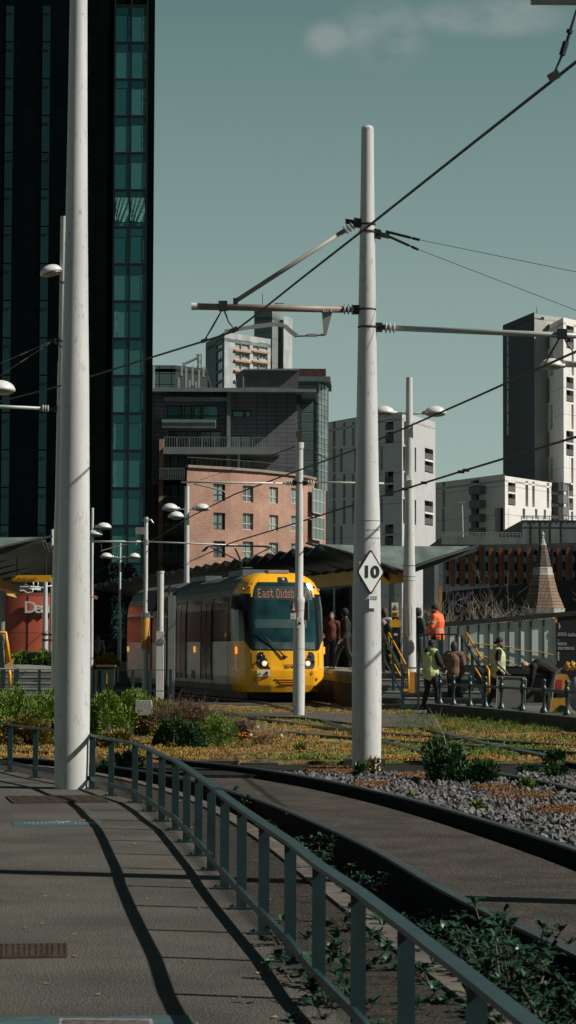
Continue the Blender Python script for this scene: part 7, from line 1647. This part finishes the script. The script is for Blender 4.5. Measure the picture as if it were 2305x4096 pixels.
weed(107, 775, 8, .16, 160, 'green weeds beyond the fence beside the large pole', 52, z=-.1); weed(127, 772, 18, .26, 520, 'leafy weeds beyond the fence between its far posts', 53, z=-.1); weed(300, 752, 5, .12, 90, 'small weed on the sedum edge', 54, GRAS, .05, z=0)
# rust coloured sedum patches on the gravel
for px, py, r_, sd in ((522, 797, .35, 1), (562, 812, .3, 2), (372, 786, .22, 3), (420, 777, .3, 4), (330, 771, .35, 5), (495, 789, .25, 6), (350, 773, .25, 7)):
    random.seed(sd); q = G(px, py, -.03); m = MB()
    for i in range(900): a = random.random() * 6.28; rr_ = r_ * math.sqrt(random.random()); c = q + Vector((math.cos(a) * rr_, math.sin(a) * rr_ * 2, .02)); leaf(m, c, Vector((random.gauss(0, 1), random.gauss(0, 1), .8)), .03, .018)
    tag(m.build('sedum_patch', leaf_mat('sedum_rust', (.18, .08, .03), (.32, .16, .06), (.2, .2, .05), 8)), 'rusty creeping sedum spreading over the gravel', 'sedum', kind='stuff')
# big leaved plants between kerb and near rail
def rosette(m, c, n, l, w, spread=1.):
    for i in range(n):
        a = i * 2.4 + random.random() * .5; el = random.uniform(.1, 1.1); d = Vector((math.cos(a) * math.cos(el), math.sin(a) * math.cos(el), math.sin(el))); ll = l * random.uniform(.6, 1.1); s = Vector((-math.sin(a), math.cos(a), 0)); ww = w * random.uniform(.8, 1.2)
        n_ = s.cross(d); p1 = c + d * ll * .35; p2 = c + d * ll * .72 - Vector((0, 0, ll * .05)); p3 = c + d * ll - Vector((0, 0, ll * .28))
        m.add([c, p1 + s * ww * .5 + n_ * -ww * .12, p1, p1 - s * ww * .5 + n_ * -ww * .12, p2 + s * ww * .42 + n_ * -ww * .1, p2, p2 - s * ww * .42 + n_ * -ww * .1, p3], [(0, 1, 2), (0, 2, 3), (1, 4, 5, 2), (2, 5, 6, 3), (4, 7, 5), (5, 7, 6)])
def leafy(c, h, k, label, seed, l=.088, w=.030, sp=.16):
    random.seed(seed); c = Vector(c); t = thing('leafy_plant', label, 'plant', tuple(c), 'broad leaved plants between kerb and rail'); m, s_ = MB(), MB()
    for i in range(k):
        top = c + Vector((random.gauss(0, sp), random.gauss(0, sp * 1.6), h * random.uniform(.35, 1.0))); base = c + (top - c) * .3; base.z = c.z; s_.tube([base, base.lerp(top, .5) + Vector((random.gauss(0, .02), 0, 0)), top], [.006, .005, .003], 5)
        for f in (1, .72, .45): rosette(m, base.lerp(top, f), 8 if f == 1 else 5, l * (1 if f == 1 else .85), w)
    m.build('leaves', GLOS, t, True); s_.build('stems', STEM, t)
spots = [(330, 1000), (352, 985), (385, 1005), (415, 1020), (375, 1040), (440, 1035), (405, 1060), (345, 1045), (430, 1075), (475, 1060), (455, 1000), (500, 1020), (530, 1050), (495, 1100), (470, 985), (520, 990), (545, 1020), (330, 960), (560, 1070), (452, 1100), (390, 975), (330, 1075), (500, 975)]
words = ['nearest the second fence post', 'low against the kerb', 'with drooping dark leaves', 'half hidden by a fence post', 'growing through the lower rail', 'with upright pale tips', 'behind the widest fence post', 'on the shaded kerb edge', 'deep in shade at the bottom', 'beside the near rail', 'with the longest leaves', 'leaning on the near rail', 'dense and dark near the corner', 'filling the bottom right corner', 'standing alone near the rail', 'with shining tips by the rail', 'spreading over the rail shadow', 'short one at the kerb bend', 'at the right picture edge', 'low and crowded by neighbours', 'at the upper end of the clump', 'at the bottom of the verge', 'highest against the dark rail']
for i, (x, y) in enumerate(spots):
    q = G(x, y, -.18); leafy(q, random.uniform(.16, .30) if i not in (10, 11, 15, 22) else .36, 11, 'dark broad leaved plant ' + words[i], 100 + i)
for i, (x, y, h, k, lb) in enumerate([(293, 860, .2, 4, 'small leafy sprig by the kerb near mid fence'), (318, 868, .24, 4, 'upright leafy sprig beyond the kerb'), (327, 893, .28, 6, 'bushy sprig against the near rail shadow'), (344, 903, .22, 6, 'leafy sprig with a thin brown stalk'), (352, 915, .14, 4, 'small sprig above the rail shadow'), (384, 893, .12, 2, 'tiny lone rosette in the rail shadow'), (308, 880, .14, 3, 'short sprig touching the kerb'),
        (268, 840, .18, 4, 'sprig between kerb and fence post'), (253, 815, .2, 5, 'leafy sprig in the far verge'), (238, 805, .18, 4, 'small sprig furthest along the verge'), (335, 955, .10, 3, 'low sprig growing in the kerb joint'), (283, 945, .09, 3, 'small weed at the base of a near fence post'), (303, 985, .08, 3, 'small weed below the lower fence rail')]):
    q = G(x, y, -.15 if i < 10 else 0); leafy(q, h, k, lb, 200 + i, .075 if i < 10 else .05, .026, .07)
random.seed(77); m = MB()
for i in range(900):
    k_ = random.choice([p for p in K if 4 < p.y < 14]); q = Vector((k_.x + random.uniform(.1, .9), k_.y + random.uniform(-.3, .3), -.19 + random.random() * .08)); rosette(m, q, 5, .075, .024)
tag(m.build('undergrowth', GLOS, None, True), 'low dark ground cover between kerb and near rail', 'undergrowth', kind='stuff')
# moss and sedum tufts over the bed
random.seed(9); tf = [MB(), MB(), MB()]
for i in range(15000):
    y = 31.25 + 26 * random.random() ** 1.5; x = random.uniform(-.132 * y, .128 * y)
    if y > 50 and x > 3: continue
    n_ = noise.noise(Vector((x * .8, y * .35, 4)));
    if n_ < .0 and random.random() < .8: continue
    which = 0 if noise.noise(Vector((x * .5, y * .3, 14))) + random.uniform(-.25, .25) > .12 else (1 if random.random() < .6 else 2)
    for k in range(4): leaf(tf[which], Vector((x + random.gauss(0, .02), y + random.gauss(0, .02), .0)), Vector((random.gauss(0, .6), random.gauss(0, .6), 1)), random.uniform(.03, .07), .022)
for m, mm, nm in zip(tf, (GRAS, leaf_mat('sedum_gold', (.28, .21, .045), (.48, .33, .075), None, 4), leaf_mat('sedum_orange', (.30, .15, .045), (.47, .26, .085), None, 4)), ('green grass tufts', 'golden sedum tufts', 'orange sedum tufts')): tag(m.build('sedum_tufts', mm), nm + ' over the planted track bed', 'ground cover', kind='stuff')
random.seed(10); m = MB()
for i in range(2000):
    q = G(random.uniform(395, 576), 0 + random.uniform(714, 733)); q.z = 0
    if noise.noise(Vector((q.x * 2, q.y, 5))) < -.15: continue
    for k in range(3): leaf(m, q + Vector((random.gauss(0, .03), random.gauss(0, .03), 0)), Vector((random.gauss(0, .3), random.gauss(0, .3), 1)), random.uniform(.04, .13), .012)
tag(m.build('long_grass', GRAS), 'longer green grass growing in front of the dark plinth', 'grass', kind='stuff')
# hedge by the red building
for i, (x, y0, y1, hw) in enumerate([(20, 654, 664, 8), (31, 653.5, 664, 9), (42, 653, 664, 9), (50, 655, 664, 6)]):
    q = P(x, y1, 84); s = F / 84; bush('hedge_shrub', ['low clipped shrub nearest the yellow handrail', 'low shrub under the white station lettering', 'low shrub between the two pale poles', 'low shrub touching the large pole edge'][i], (q.x, 84, q.z), hw / s, .5, (y1 - y0) / s, 1100, .12, .06, DGRN if i % 2 else JUN, group='low shrubs along the red wall', seed=60 + i)
q = P(104, 660, 90); bush('yellow_shrub', 'small yellow flowering shrub behind the hedge railing', (q.x, 90, P(104, 658, 90).z - .3), .55, .5, .42, 700, .10, .05, leaf_mat('yellow_leaf', (.20, .16, .02), (.50, .32, .03), None, 10), seed=70)
q = P(114, 655, 104); bush('green_shrub', 'dark green shrub on the black wall near the rear tram section', (q.x, 104.5, P(114, 659, 104).z), .9, .5, .5, 900, .12, .06, DGRN, seed=71)
# dark evergreen tree beside the rear tram section
random.seed(72); c = Vector((at(120, 112)[0], 112, 0)); t = thing('dark_tree', 'dark evergreen tree between the tower foot and the rear tram section', 'tree', tuple(c)); MB().tube([c, c + Vector((0, 0, 3))], [.14, .08], 8).build('trunk', STEM, t); m = MB()
for i in range(4200):
    z = random.uniform(.6, 5.6); rr_ = 1.15 * (1 - ((z - 2.2) / 3.6) ** 2) ** .5 if abs(z - 2.2) < 3.55 else .1; a = random.random() * 6.28; rr_ *= random.uniform(.45, 1.08) * (1 + .25 * noise.noise(Vector((a, z, 1)))); leaf(m, c + Vector((math.cos(a) * rr_, math.sin(a) * rr_, z)), Vector((math.cos(a), math.sin(a), .3)), .22, .12)
m.build('crown', leaf_mat('dark_needle', (.006, .014, .012), (.018, .032, .024), None, 2), t)
# bare scrub behind the hoarding
BARE = mat('bare_twig', (.36, .32, .26), .8, 0, .3, 4)
for i, (x, h, w) in enumerate([(414, 2.6, 1.0), (428, 2.0, .9), (441, 2.9, 1.1), (455, 3.3, 1.2), (468, 2.5, 1.0), (482, 3.3, 1.1), (494, 2.9, 1.0), (506, 2.2, 1.0), (518, 2.1, 1.0), (533, 2.0, 1.0), (573, 3.4, 1.2)]):
    Y = 78 + (i % 3) * 3; q = at(x, Y); twigbush('bare_shrub', ['bare twiggy shrub ' + s for s in ('just right of the double lamp post', 'left of the person in orange', 'right above the person in orange', 'under the letters HOME', 'right of the letters HOME', 'with the tallest forked branch', 'between HOME and the spire', 'low against the spire base', 'tangled under the spire tiles', 'below the spire cornice', 'with pale branches at the right edge')][i], (q[0], Y, 1.0), w, .8, h * .95, 6 if 3 <= i <= 4 else 13, BARE, 80 + i, 'shrub', 'bare shrubs behind the hoarding', .015, .35)
